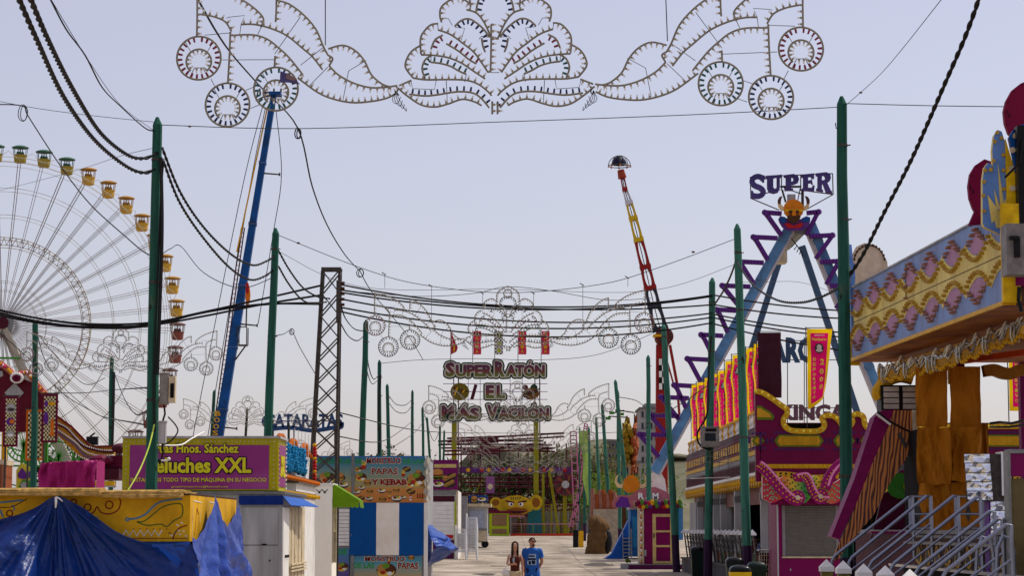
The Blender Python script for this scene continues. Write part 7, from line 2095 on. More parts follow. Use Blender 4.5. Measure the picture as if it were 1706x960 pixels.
    mb=MB(); mb.M=SM   # lattice of small red tiles below
    for i in range(130):
        for k in range(5):
            x=Ls*i/130+.1*(k%2); z=zz(769+3.4*k); mb.prism([(x,z),(x+.1,z-.09),(x+.2,z),(x+.1,z+.09)],-.02,-.001,(M_mar,M_dmar)[(i+k)%2])
    mb.build("lozenge_tiles",sf)["kind"]="stuff"
    mb=MB(); mb.M=SM   # scalloped amber valance with lamps, sloping under
    for i in range(88):
        x=Ls*i/88; mb.prism([(x,zz(792)),(x+.3,zz(792)),(x+.3,zz(806)),(x+.15,zz(812)),(x,zz(806))],-.02-.05*(i%2),-.001+.02,My); mb.ball((x+.15,-.08,zz(800)),.05,.05,.05,M_gold,5,4)
    mb.build("scalloped_valance",sf)["kind"]="stuff"
    for i in range(40):   # balusters of the roof edge
        mb=MB(); mb.M=SM; x=.2+(Ls-.4)*i/39
        zc=zz(708); mb.tube([(x,.1,zc),(x,.1,zc+.1),(x,.1,zc+.2),(x,.1,zc+.32),(x,.1,zc+.42)],[.06,.03,.07,.03,.05],M_white if i%3 else M_gold,7); mb.ball((x,.1,zc+.46),.08,.08,.06,M_gold,6,4); mb.build("baluster",sf)
    mb=MB(); mb.M=SM; mb.box(0,Ls,.05,.15,zz(708)+.42,zz(708)+.45,M_gold); mb.build("balustrade_rail",sf)
    # roof, interior
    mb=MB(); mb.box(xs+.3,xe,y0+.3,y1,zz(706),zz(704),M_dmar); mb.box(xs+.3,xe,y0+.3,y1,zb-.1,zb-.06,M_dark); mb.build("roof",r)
    M_dkg=mat('dull deck skirt',C(92,88,90),.7,var=.25)
    mb=MB(); mb.box(xs-.2,xe,y0-.3,y1+.3,g0,g0+.62,M_dkg); mb.box(xs-.25,xe,y0-.35,y1+.35,g0+.62,g0+.68,M_dsteel); dk=mb.build("deck",r)
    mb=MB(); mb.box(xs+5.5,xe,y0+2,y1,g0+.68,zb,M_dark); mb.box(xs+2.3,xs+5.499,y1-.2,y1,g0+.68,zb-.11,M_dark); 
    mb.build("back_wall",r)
    rnd=random.Random(21)
    mb=MB(); mb.M=FR(xs+5.48,y1,0,-pi/2)
    for k in range(26): cx=rnd.uniform(0,Ls-2.5); mb.disc(cx,rnd.uniform(g0+1.2,zb-.4),rnd.uniform(.15,.5),-.02-.004*k,-.001,(mat("mural green",C(60,84,40),.6),mat("mural rust",C(130,66,34),.6),mat("mural navy",C(36,44,70),.6),mat("mural ochre",C(150,120,50),.6))[k%4],9,rz=rnd.uniform(.1,.6))
    mb.build("mural",r)["kind"]="stuff"
    mb=MB(); mb.box(xs+.1,xs+2.2,y1-3,y1-.05,g0+.68,zb-.3,M_lgrey); mb.build("operator_cabin",r)
    for (x,y,w) in ((xs+.15,84.2,.1),(xs+.15,76.2,.24),(xs+.3,75.6,.18),(xs+.15,69.5,.16),(xs+.2,63.2,.1),(xs+2.6,72,.2),(xs+2.2,80,.2)):
        mb=MB(); mb.box(x-w,x+w,y-w,y+w,g0+.68,zb-.06,M_lgrey); mb.box(x-w-.02,x+w+.02,y-w-.02,y+w+.02,zb-.5,zb-.3,M_steel); mb.build("column",r)
    mb=MB(); mb.M=SM
    mb.box(0,Ls,.3,.35,zb-.6,zb-.1,mat("rust frieze",C(130,70,60),.5,var=.4,scale=3)); mb.build("inner_frieze",r)
    for k in range(6):
        mb=MB(); cx=xs+1.5+.5*(k%2); mb.ball((cx,65+3.6*k,g0+1.15),.55,.8,.35,(M_red,M_lgreen,M_blue,M_gold)[k%4],10,6); mb.ball((cx,65+3.6*k,g0+1.35),.3,.35,.3,M_blk,8,6); mb.build("ride_car",r)
    # chrome queue posts along the edge, each with a pale pyramid cap
    M_dchr=mat('dull queue metal',C(112,108,106),.35,.7,var=.3)
    n=20
    for i in range(n):
        y=y0+.8+(y1-y0-1.5)*i/(n-1); x=xs-.05
        mb=MB(); mb.tube([(x,y,g0+.68),(x-.12,y-.05,g0+1.62)],.03,M_dchr,7); mb.tube([(x+.5,y,g0+.68),(x-.05,y-.02,g0+1.45)],.016,M_dsteel,5); po=mb.build("queue_post",r)
        mb=MB(); c=(x-.14,y-.05,g0+1.62); w=.105
        mb.add([(c[0]-w,c[1]-w,c[2]),(c[0]+w,c[1]-w,c[2]),(c[0]+w,c[1]+w,c[2]),(c[0]-w,c[1]+w,c[2]),(c[0]-w,c[1]-w,c[2]+.05),(c[0]+w,c[1]-w,c[2]+.05),(c[0]+w,c[1]+w,c[2]+.05),(c[0]-w,c[1]+w,c[2]+.05),(c[0],c[1],c[2]+.17)],[(0,1,5,4),(1,2,6,5),(2,3,7,6),(3,0,4,7),(4,5,8),(5,6,8),(6,7,8),(7,4,8),(3,2,1,0)],M_white); mb.build("pyramid_cap",po)
    mb=MB(); mb.tube([(xs-.1,y0+.8,g0+1.5),(xs-.1,y1-.7,g0+1.5)],.025,M_chrome,6); mb.tube([(xs-.06,y0+.8,g0+1.1),(xs-.06,y1-.7,g0+1.1)],.02,M_chrome,6); mb.build("queue_rail",r)
    mb=MB(); mb.M=SM
    for k in range(34): x=.4+(Ls-.8)*k/33; mb.box(x-.3,x+.3,.06,.08,g0+.72,g0+1.05,(mat("mural green",C(60,84,40)),mat("mural rust",C(130,66,34)),M_steel)[k%3])
    mb.build("kick_panel",r)
    mb=MB(); mb.M=SM
    for (a,b) in ((11.5,13.3),(15.2,17)):
        mb.box(a,b,-.02,.02,g0+1.55,g0+1.75,M_lgrey)
    mb.build("name_strip",r)
    return r
bumper_ride()

def ride_banner(label, loc, rz, plain=False, h=2.15, w=.68, curl=0.0, group="yellow and pink banners on the maroon ride"):
    r=root("ride_banner",label,"banner",loc,group)
    M=FR(*loc,rz)
    def wav(u,v): return .035*sin(v*7+u*3)+.02*sin(v*15+1)+curl*(1-v)*u*.2
    def place(fu,fv,off):   # u,v in 0..1 on cloth
        return (w*fu-curl*.25*(1-fv)*fu*fu, wav(fu,fv)-off, h*fv+curl*.35*fu*max(0,1-fv*2.2)**1)
    def patch(mb,u0,u1,v0,v1,m,off,nu=3,nv=10): mb.grid(lambda a,b: place(u0+(u1-u0)*a,v0+(v1-v0)*b,off),nu,nv,m,M)
    mb=MB()
    if plain:
        patch(mb,0,1,0,1,mat("dark plum cloth back",C(74,34,48),.8,var=.15,transl=.12),0,5,16); mb.build("cloth",r,smooth=True)
    else:
        patch(mb,0,.14,0,1,M_bann,0,2,16); patch(mb,.86,1,0,1,M_bann,0,2,16); patch(mb,.14,.86,0,.05,M_bann,0,4,2); patch(mb,.14,.86,.95,1,M_bann,0,4,2); patch(mb,.14,.86,.05,.95,M_banp,0,4,14); cl=mb.build("cloth",r,smooth=True)
        mb=MB()
        def glyph(t,u,v,su,sv,m,off):
            vs,fs,bb=text_geo(t,.04)
            mb.add([place(u+(x-bb[0])/(bb[1]-bb[0])*su, v+(y-bb[2])/(bb[3]-bb[2])*sv, off+(.003 if z>0 else 0)) for x,y,z in vs],fs,m,M)
        glyph("Fandango",.2,.845,.6,.05,M_bant,.010); glyph("GRAN",.3,.912,.4,.022,M_banw,.010)
        el=[(.5+.2*cos(2*pi*i/14),.76+.065*sin(2*pi*i/14)) for i in range(14)]
        mb.add([place(a,b,.010) for a,b in el],[tuple(range(14))],M_bang,M)
        mb.add([place(.5+.11*cos(2*pi*i/12),.775+.035*sin(2*pi*i/12),.014) for i in range(12)],[tuple(range(12))],M_banw,M)
        mb.add([place(.5+.15*cos(2*pi*i/12),.735+.02*sin(2*pi*i/12),.017) for i in range(12)],[tuple(range(12))],M_banw,M)
        for k,ch in enumerate("2000"): glyph(ch,.54,.555-.118*k,.2,.075,M_bant,.010)
        for k,ch in enumerate("DEPORTIVO"): glyph(ch,.22,.60-.062*k,.13,.042,M_bant,.010)
        mb.build("print",cl)
    mb=MB(); mb.M=M; mb.tube([(-.03,.0,-.9),(-.03,.0,h+.06)],.016,M_dsteel,6); mb.tube([(-.03,0,h+.03),(w,0,h+.03)],.012,M_dsteel,5); mb.build("rod",r)
    return r
bp=[(1141,640,88),(1151,636,85.4),(1164,628,82),(1176,622,79.2),(1188,616,76.6),(1197,600,74),(1208,590,71.6),(1219,583,69.3),(1231,578,67.2),(1243,571,65.2),(1253,566,63.3)]
nm=["farthest yellow and pink banner at the end of the maroon ride","second banner from the far end of the maroon ride","third banner from the far end of the maroon ride, with dark face picture","fourth banner from the far end, just left of the utility pole","banner half hidden behind the utility pole","first banner right of the utility pole","second banner right of the utility pole","third banner right of the utility pole","banner just left of the second right green pole","banner hidden behind the second right green pole","nearest banner of the side row, next to the dark plum cloth"]
B0=None
for i,(px,py,d) in enumerate(bp):
    zt=Z(py,d); h=2.2
    loc=Vector((7.12,d,zt-2.2)); rz=radians(-60+ (i%3-1)*5)
    if B0 is None: B0=ride_banner(nm[i],loc,0,curl=.0); B0.rotation_euler=(0,0,rz)
    else: copy_tree(B0,loc,(0,0,rz),nm[i])
d=62.3
b=ride_banner("free flying yellow and pink banner with large 2000, curling at its foot",(X(1349,d),d,Z(683,d)),0,h=2.28,w=.72,curl=1.0); 
b=ride_banner("yellow and pink banner at the right edge beside the orange covers",(X(1687,d),d,Z(685,d)),0,h=2.3,w=.72)
b=ride_banner("dark plum cloth banner seen from behind, over the maroon facade's corner",(X(1268,d),d+.3,Z(662,d)),0,plain=True,h=1.85,w=.66,group=None)

# ---- ticket booth with grey shutter under the twisted ribbon cornice
def shutter_booth():
    D=56; g0=gz(D)
    r=root("ticket_booth","magenta booth with closed grey shutter under a twisted polka dot ribbon cornice","booth",(X(1350,D),D,g0))
    def q(px,py): p=P(px,py,D); return (p.x,p.z)
    x0,x1=X(1297,D),X(1412,D); zt=Z(832,D)
    Mm=mat("booth magenta",C(142,8,92)); 
    mb=MB(); mb.box(x0,X(1303,D),D,D+2.2,g0,zt,Mm); mb.box(X(1397,D),x1,D,D+2.2,g0,zt,Mm); mb.box(X(1303,D),X(1397,D),D+.001,D+2.2,g0,Z(929,D),Mm); mb.box(X(1303,D),X(1397,D),D+.002,D+2.2,Z(843,D),zt-.001,M_dsteel); mb.build("body",r)
    mb=MB(); mb.box(x0-.03,x0-.002,D-.01,D+.1,g0,zt,M_lgrey); mb.build("edge_strip",r)
    sh0,sh1=Z(928,D),Z(843,D)
    n=30
    mb=MB(); mb.box(X(1303,D),X(1308,D),D-.03,D-.0,sh0,sh1,M_grey); mb.box(X(1392,D),X(1397,D),D-.03,D-.0,sh0,sh1,M_grey); mb.box(X(1302,D),X(1399,D),D-.05,D+.0,sh0-.04,sh0-.001,M_cream); mb.build("shutter_frame",r)
    Msl=mat("shutter grey",C(128,124,118),.55,var=.08)
    for k in range(n):
        mb=MB(); z=sh0+(sh1-sh0)*k/n; h=(sh1-sh0)/n; a,b=X(1308,D),X(1392,D)
        mb.add([(a,D-.005,z),(b,D-.005,z),(b,D-.022,z+h*.5),(a,D-.022,z+h*.5),(b,D-.005,z+h*.96),(a,D-.005,z+h*.96)],[(0,1,2,3),(3,2,4,5)],Msl); mb.build("slat",r)
    mb=MB(); mb.prism([q(*p) for p in ((1316,948),(1318,948),(1318,952),(1316,952))],D-.01,D-.001,M_lgrey); mb.build("plate",r)
    # cornice: a swagged polka-dot ribbon with magenta bands twisting round it
    y=D-.35
    def qq(px,py): p=P(px,py,y); return (p.x,p.z)
    dotm=mat("mint dot",C(120,200,150),.5); dotg=mat("deep green dot",C(30,110,60),.5)
    rb=[(1270,796,832),(1283,805,837),(1290,805,838),(1302,796,832),(1312,795,831),(1325,801,837),(1340,804,839),(1350,797,831),(1360,793,827),(1372,800,834),(1386,806,840),(1398,800,836),(1406,794,830)]
    up=spline([(*qq(a,b),0) for a,b,c in rb],6); dn=spline([(*qq(a,c),0) for a,b,c in rb],6)
    stops=[(0,C(176,20,50)),(.17,C(190,30,50)),(.28,C(214,120,30)),(.38,C(220,190,40)),(.5,C(60,160,70)),(.62,C(110,180,50)),(.68,C(226,200,40)),(.8,C(214,100,40)),(.95,C(190,30,60)),(1,C(180,20,60))]
    m=bpy.data.materials.new("rainbow ribbon"); m.use_nodes=True; nt=m.node_tree; n_=nt.nodes; l=nt.links
    tc=n_.new("ShaderNodeTexCoord"); sx=n_.new("ShaderNodeSeparateXYZ"); l.new(tc.outputs["Generated"],sx.inputs[0]); rp=n_.new("ShaderNodeValToRGB"); el=rp.color_ramp.elements
    el[0].color=(*stops[0][1],1); el[1].color=(*stops[-1][1],1)
    for p,c in stops[1:-1]: e=el.new(p); e.color=(*c,1)
    l.new(sx.outputs[0],rp.inputs[0]); l.new(rp.outputs[0],n_["Principled BSDF"].inputs["Base Color"]); n_["Principled BSDF"].inputs["Roughness"].default_value=.4
    mb=MB(); mb.prism([(p[0],p[1]) for p in up]+[(p[0],p[1]) for p in dn][::-1],y,y+.14,m,side=M_white); co=mb.build("cornice_ribbon",r)
    mb=MB()
    for i in range(2,len(up)-1,2):
        for k in range(3):
            t=(k+.6+.4*((i//2)%2))/3.6; x=up[i][0]+(dn[i][0]-up[i][0])*t; z=up[i][1]+(dn[i][1]-up[i][1])*t
            mb.disc(x,z,.022,y-.012,y-.001,dotg if .3<i/len(up)<.75 else dotm,8)
    mb.build("polka_dot",co)
    Mw=mat("twist magenta",C(164,24,112),.4)
    bands=[[(1262,775),(1270,780),(1285,796),(1300,815),(1318,832),(1332,836)],[(1322,797),(1338,794),(1346,802),(1352,818),(1362,832),(1376,834)],[(1374,815),(1380,798),(1390,783),(1405,770)]]
    for bnd,w in zip(bands,(.25,.19,.25)):
        mb=MB(); c=[tuple(p) for p in spline([qq(*p) for p in bnd],6)]
        mb.ribbon(c,w,y-.10,y+.04,Mw); mb.ribbon([(p[0]+.07,p[1]+.07) for p in c],.05,y-.13,y+.05,mat("rose edge",C(236,140,190),.4))
        for p in c[2:-1:2]:
            for k in (-.04,.04): mb.ball((p[0]+k,y-.11,p[1]+k*.6),.022,.02,.022,M_gold,5,4)
        mb.build("twisted_band",co)
    for cx,cy in ((1328,830),(1366,828)):
        mb=MB(); a=qq(cx,cy); mb.disc(a[0],a[1],.19,y-.12,y+.04,Mw,16); mb.disc(a[0],a[1],.06,y-.14,y-.121,M_cream,10)
        for k in range(8): t=2*pi*k/8; mb.ball((a[0]+.12*cos(t),y-.125,a[1]+.12*sin(t)),.02,.02,.02,M_gold,5,4)
        mb.build("rosette",co)
    mb=MB(); mb.box(x0-.2,x1+.15,D-.2,D-.02,zt-.15,zt+.5,Mm); mb.build("cornice_backing",r)
shutter_booth()
# basket trolley by the booth
mb=MB(); D=58.5; x=X(1281,D); g=gz(D)+.35
for i in range(9):
    t=i/8
    mb.beam((x-.2+.4*t*.8,D,g),(x-.27+.54*t,D-.02,g+.95),.012,.012,M_cream)
for k in range(8): mb.beam((x-.2-.009*k,D-.01,g+.12*k),(x+.2+.009*k,D-.01,g+.12*k),.012,.012,M_cream)
mb.box(x-.28,x+.28,D-.05,D+.4,g+.95,g+.99,M_lgrey); mb.box(x-.2,x+.2,D+.02,D+.35,g-.3,g+.9,M_dark)
tag(mb.build("wire_bin",loc=(x,D,gz(D))),"tapered wire basket bin between the green pole and the shuttered booth","bin")

# ================================================================== FOREGROUND RIDE ON THE RIGHT
M_or_cloth=mat("ochre canvas cover",C(190,116,20),.75,var=.12,scale=2,bump=.25)
def scare_ride():
    g0=gz(36)
    r=root("walk_through_ride","tall blue and yellow canopied ride with wooden leg and ochre covers at the right","fairground ride",(8,36,g0))
    # ---- canopy panel, facing the avenue. local x runs from far end (D=42) to near end (D=31)
    a=Vector((X(1424,42),42)); b=Vector((X(1684,31.2),31.2))
    dv=(b-a); Lp=dv.length; rz=atan2(dv.y,dv.x)
    PM=FR(a.x,a.y,0,rz)
    zb=Z(598,42); zt=Z(482,42)
    M_bl=mat("canopy sky blue",C(132,164,216),.5,var=.18,scale=2.2,streak=True,dirt=C(140,130,150)); M_ye=mat("canopy pale yellow",C(232,212,120),.5,var=.12,scale=2.2,streak=True,dirt=C(190,150,80)); M_mv=mat("canopy mauve",C(190,138,170),.5,var=.18,scale=3); M_lb=mat("amber lamp cap",C(196,156,60),.35,var=.2,scale=12); M_lp=mat("dusty rose lamp cap",C(176,130,110),.35,var=.2,scale=12)
    mb=MB(); mb.M=PM; mb.box(0,Lp,0,.12,zb,zt,M_bl); pn=mb.build("canopy_board",r)
    def uY(f): return zb+(zt-zb)*f
    # scalloped yellow stripe between blue upper and lower bands
    n=96; per=Lp/7.5
    def up(x): return uY(.83)-.27*abs(sin(pi*x/per))**.8
    def lo(x): return uY(.17)+.27*abs(sin(pi*(x/per)))**.8
    xs_=[Lp*i/n for i in range(n+1)]
    mb=MB(); mb.M=PM
    vs=[]
    for x in xs_: vs+=[(x,-.006,up(x)),(x,-.006,lo(x))]
    mb.add(vs,[(2*i+1,2*i+3,2*i+2,2*i) for i in range(n)],M_ye)
    mb.box(0,Lp,-.012,-.0065,uY(.5)-.006,uY(.5)+.006,mat("seam",C(110,96,60),.7)); mb.box(Lp*.43,Lp*.435,-.014,-.0125,uY(.5),uY(.95),mat("seam",C(110,96,60)))
    mb.build("yellow_stripe",pn)
    mb=MB(); mb.M=PM
    def moulds(x,base,sg):
        f=up if sg>0 else lo; w=.30; ar=[(x+per*w*(i/5-1), f(x+per*w*(i/5-1))+sg*.012) for i in range(11)]
        top=[(x+per*w*a, base+sg*h) for a,h in ((.96,.17),(.84,.22),(.62,.22),(.5,.29),(.3,.30),(.14,.36),(-.14,.36),(-.3,.30),(-.5,.29),(-.62,.22),(-.84,.22),(-.96,.17))]
        return ar+top
    for k in range(7):
        for sg,f in ((1,up),(-1,lo)):
            x=per*(k+.5); mb=MB(); mb.M=PM; mb.prism(moulds(x,f(x),sg),-.009,-.001,M_mv); mb.build("mauve_shell",pn)
    lamps=[]
    for i in range(84):
        x=Lp*(i+.5)/84; lamps.append((x,up(x)-.075,M_lb)); lamps.append((x,lo(x)+.075,M_lb))
    for k in range(7):
        x=per*(k+.5)
        for p in moulds(x,up(x),1)[11:]: lamps.append((p[0],p[1]+.02,M_lp))
        for p in moulds(x,lo(x),-1)[11:]: lamps.append((p[0],p[1]-.02,M_lp))
    for k in range(5): lamps.append((Lp*.44,uY(.2+.15*k),M_lp))
    mb=MB(); mb.M=PM
    for x,z,m in lamps:
        k_=.030 if m is M_lb else .024
        if 0<x<Lp: mb.tube([(x,-.001,z),(x,-.05,z),(x,-.08,z)],[k_,k_,k_*.6],m,7)
    mb.build("lamp_cap",pn)["kind"]="stuff"
    mb=MB(); mb.M=PM; mb.box(-.14,-.001,-.04,.16,zb-.12,zt+.1,M_yel); mb.box(-.14,Lp,-.045,.15,zb-.06,zb-.001,M_gold); mb.box(-.001,Lp,-.03,.13,zt+.001,zt+.03,M_lgrey); mb.box(Lp-.001,Lp+.1,-.05,.2,zb-.03,zt+.05,M_yel); mb.build("edge_trim",pn)
    # painted sunburst end with two rounded plumes
    def PL(u,z): return (u,z)
    mb=MB(); mb.M=PM
    mb.prism([(-.08,zb+.4),(.26,zb+.55),(.20,zt-.1),(.30,zt+.2),(.24,zt+.48),(.12,zt+.42),(.08,zt+.62),(0,zt+.86),(-.10,zt+.8),(-.12,zt+.2)],-.05,.03,M_sky); fe=mb.build("end_plume",r)
    mb=MB(); mb.M=PM
    for k in range(7): mb.prism([(-.10,zb+.45+.08*k),(-.10,zb+.62+.08*k),(.12+.02*k,zb+.95+.13*k)],-.056-.002*k,-.051,M_ye)
    mb.build("sun_ray",fe)
    # beige backs of boards behind the panel top
    mb=MB()
    p=P(1449,470,44); mb.prism([(p.x+ (px-1449)*mpp(44), Z(py,44)) for px,py in ((1421,500),(1421,425),(1428,411),(1441,405),(1457,407),(1470,418),(1479,436),(1480,452),(1500,448),(1509,440),(1520,470),(1520,500))],44,44.12,mat("bare board back",C(226,206,180),.7,var=.08,dirt=C(190,170,140)),side=mat("board rim",C(160,130,90),.6)); bb=mb.build("board_back",r)
    mb=MB()
    for t in range(13): 
        an=radians(10+160*t/12); mb.ball((p.x+(1449-1449+26*cos(an))*mpp(44),43.98,Z(437-29*sin(an),44)),.025,.02,.025,M_brown,5,4)
    mb.ribbon([(p.x+26*cos(radians(5+170*t/14))*mpp(44),Z(437-28*sin(radians(5+170*t/14)),44)) for t in range(15)],.02,43.985,43.999,M_brown)
    mb.build("board_rivet",bb)
    # ---- near-end crest: blue plumes, crimson balloons, blue fan, yellow pillar
    d=31.4
    def q(px,py): p=P(px,py,d); return (p.x,p.z)
    mb=MB(); mb.prism([q(*t) for t in ((1637,372),(1637,300),(1640,279),(1646,271),(1652,274),(1655,290),(1653,250),(1656,226),(1662,216),(1669,219),(1674,235),(1676,300),(1676,395),(1640,378))],d,d+.12,M_sky,side=M_ye); cr=mb.build("crest_plume",r)
    mb=MB()
    for k,t in enumerate([[(1645,325),(1652,372),(1662,362)],[(1656,315),(1661,365),(1667,350)],[(1662,270),(1666,345),(1673,345)],[(1645,325),(1660,380),(1676,380),(1676,330),(1668,345),(1664,352)]]): mb.prism([q(*v) for v in t],d-.01-.003*k,d-.001,M_ye)
    mb.build("sun_ray",cr)
    for px,py in ((1641,284),(1639,303),(1638,326),(1639,352),(1657,236),(1655,268),(1661,221),(1668,230),(1671,258),(1671,284),(1672,315),(1650,283)): a_=q(px,py); mb=MB(); mb.disc(a_[0],a_[1],.028,d-.03,d-.001,M_lb,10); mb.build("lamp_cap",cr)
    Mcr=mat("crimson balloon board",C(140,8,62),.5,var=.1,scale=2)
    for (pts,dd) in (([(1655,270),(1640,265),(1625,275),(1616,290),(1613,310),(1615,330),(1621,347),(1624,352),(1614,375),(1655,372)],d+.9),([(1720,130),(1700,139),(1686,150),(1676,168),(1672,185),(1674,205),(1680,222),(1684,226),(1684,245),(1720,235)],d+.9)):
        c0=[(P(x_,y_,dd).x,P(x_,y_,dd).z) for x_,y_ in pts]
        mb=MB(); mb.prism(c0,dd,dd+.1,Mcr); bo=mb.build("balloon_board",r)
        mb=MB(); mb.ribbon([((c0[i][0]*.8+c0[(i+5)%len(c0)][0]*.2),(c0[i][1]*.8+c0[(i+5)%len(c0)][1]*.2)) for i in (3,4,5)],.012,dd-.01,dd-.001,M_dmar)
        for i in range(0,len(c0)): mb.ball((c0[i][0]+.03,dd-.005,c0[i][1]-.02),.012,.012,.012,M_dmar,4,3)
        mb.build("board_rivet",bo)
    mb=MB(); mb.prism([q(*v) for v in ((1677,232),(1684,220),(1696,211),(1712,206),(1730,206),(1730,260),(1706,300),(1692,302))],d-.14,d-.05,mat("fan blue",C(8,84,160),.45)); fb=mb.build("fan_board",r)
    for px,py in ((1688,229),(1683,253)): a_=q(px,py); mb=MB(); mb.disc(a_[0],a_[1],.042,d-.17,d-.1401,M_cream,14); mb.build("round_lamp",fb)
    mb=MB(); mb.prism([q(*v) for v in ((1674,232),(1694,300),(1703,300),(1703,368),(1677,368))],d-.05,d+.02,M_yel); yp=mb.build("yellow_pillar",r)
    for px,py in ((1684,282),(1685,315),(1686,346)): a_=q(px,py); mb=MB(); mb.disc(a_[0],a_[1],.042,d-.08,d-.0501,M_cream,14); mb.build("round_lamp",yp)
    mb=MB(); mb.box(X(1703,d),X(1720,d),d-.3,d-.1,Z(400,d),Z(215,d),M_blk); mb.tube([P(1704,232,d-.35),P(1700,270,d-.35),P(1674,296,d-.3)],.018,M_blk,6); mb.build("black_mast",r)
    mb=MB(); x0,z0_,x1,z1_=X(1679,d-.4),Z(462,d-.4),X(1720,d-.4),Z(378,d-.4); mb.box(x0,x1,d-.75,d-.4,z0_,z1_,mat("weathered grey cabinet",C(150,144,140),.5,var=.15,dirt=C(100,90,84))); cb=mb.build("switch_cabinet",r)
    mb=MB(); mb.box(X(1680,d),X(1689,d),d-.82,d-.751,Z(440,d),Z(407,d),M_blk); mb.box(X(1671,d),X(1686,d),d-.85,d-.79,Z(412,d),Z(406,d),M_blk); mb.build("switch",cb)
    mb=MB(); mb.box(X(1694,d),X(1720,d),d-.3,d,Z(480,d),Z(466,d),M_mag); mb.tube([P(1698,478,d-.35),P(1697,500,d-.35),P(1702,520,d-.35)],.03,M_blk,6); mb.build("cable_outlet",r)
    # ---- underside and inner canopy
    M_un=mat("painted underside",C(164,100,36),.6,var=.5,scale=1.6,dirt=C(120,50,70))
    mb=MB(); nrm=Vector((-dv.y,dv.x)).normalized(); nrm = nrm if nrm.x>0 else -nrm
    i0=a+nrm*3.4; i1=b+nrm*3.4
    mb.hexa([(a.x,a.y,zb-.065),(b.x,b.y,zb-.065),(i1.x,i1.y,zb-.065),(i0.x,i0.y,zb-.065),(a.x,a.y,zb-.062),(b.x,b.y,zb-.062),(i1.x,i1.y,zb-.062),(i0.x,i0.y,zb-.062)],M_un); mb.build("soffit",r)
    for pt in (i0,i1,(i0+i1)/2):
        mb=MB(); mb.box(pt.x-.2,pt.x-.02,pt.y-.1,pt.y+.1,g0,zb-.07,M_mag); mb.box(pt.x-.18,pt.x-.04,pt.y-.08,pt.y+.08,zb-.061,zt-.31,M_mag); mb.build("column",r)
    mb=MB(); mb.hexa([(a.x+.15,a.y+.0,zt-.3),(b.x+.15,b.y,zt-.3),(i1.x,i1.y,zt-.3),(i0.x,i0.y,zt-.3),(a.x+.15,a.y,zt-.25),(b.x+.15,b.y,zt-.25),(i1.x,i1.y,zt-.25),(i0.x,i0.y,zt-.25)],M_brown); mb.build("roof",r)
    mb=MB(); mb.beam((a.x+.9,a.y-.3,zb-.22),(i1.x,i1.y,zb-.3),.12,.1,mat("vermilion strut",C(220,80,30),.5)); mb.beam((a.x+.6,a.y-.6,zb-.25),(b.x+.8,b.y+.5,zb-.25),.14,.16,M_gold); mb.build("soffit_beam",r)
    # second, inner fringe: ochre scallops and a silver curled garland
    g_a=P(1462,618,40.5); g_b=P(1720,530,32.5)
    mb=MB(); n=40
    def gp(t): return Vector(g_a).lerp(g_b,t)+Vector((0,0,-.10*sin(t*pi)))
    rnd=random.Random(31)
    for k in range(5):
        pts=[]
        for i in range(190):
            t=i/189; p=gp(t); amp=.045+.03*sin(t*23+k); p+=Vector((0,-.03*k,amp*sin(t*74+k*.45)+.03*noise.noise((t*30,k,0))*4+.03*k-.05)); pts.append(p)
        mb.tube(pts,.015,M_chrome if k%2 else mat("silver tinsel",C(190,186,170),.3,.7),4)
    for j,t in enumerate((.05,.22,.38,.42,.58,.74,.9)):
        for k in range(3): p=gp(t); mb.tube([p+Vector((.05*k-.05,-.05,.02)),p+Vector((.05*k-.06,-.06,-.15)),p+Vector((.05*k-.03,-.05,-.24))],.016,mat("silver tinsel",C(190,186,170)),4)
    mb.build("tinsel_garland",r)
    mb=MB(); 
    vs=[];m_=84
    for i in range(m_+1):
        t=i/m_; p=gp(t); drop=.18+.09*abs(sin(t*pi*14)); vs+=[tuple(p+Vector((0,.05,.05))),tuple(p+Vector((.02,.05,-drop)))]
    mb.add(vs,[(2*i,2*i+1,2*i+3,2*i+2) for i in range(m_)],mat("ochre fringe",C(186,134,20),.55,var=.2,scale=6)); fr=mb.build("fringe_board",r)
    mb=MB()
    for i in range(70): t=(i+.5)/70; p=gp(t); mb.ball(tuple(p+Vector((0,.0,-.16-.07*abs(sin(t*pi*14))))),.03,.03,.035,M_gold,6,4)
    mb.build("fringe_bulb",fr)["kind"]="stuff"
    mb=MB(); pts=[P(*t,40.2) for t in ((1520,632),(1500,628),(1480,634),(1466,646),(1462,656),(1466,664))]
    mb.tube(spline(pts,5),.11,M_gold,8); mb.prism([(P(x_,y_,40.3).x,P(x_,y_,40.3).z) for x_,y_ in ((1457,640),(1464,640),(1465,664),(1457,664))],40.2,40.3,M_gold); mb.prism([(P(x_,y_,39).x,P(x_,y_,39).z) for x_,y_ in ((1566,598),(1580,598),(1578,618),(1567,618))],38.9,39,M_gold); mb.build("fringe_end",fr)
    # ---- slatted control box on top of the leg
    d=40; x0,x1=X(1472,d),X(1533,d)
    mb=MB(); mb.box(x0,x1,d,d+.5,Z(684,d),Z(642,d),M_blk); sb=mb.build("speaker_rack",r)
    for px0,px1 in ((1476,1501),(1508,1531)):
        for k in range(4):
            mb=MB(); za=Z(653+9.6*k,d); mb.box(X(px0,d),X(px1,d),d-.05,d-.001,za,za+.085,mat("pale slat",C(196,184,168),.5)); mb.build("slat",sb)
    # ---- wooden diagonal leg with magenta side
    mw=bpy.data.materials.new("cartoon wood grain"); mw.use_nodes=True; nt=mw.node_tree; n_=nt.nodes; l=nt.links
    tc=n_.new("ShaderNodeTexCoord"); mp=n_.new("ShaderNodeMapping"); mp.inputs["Rotation"].default_value=(0,radians(-25),0); mp.inputs["Scale"].default_value=(1.0,1,.22)
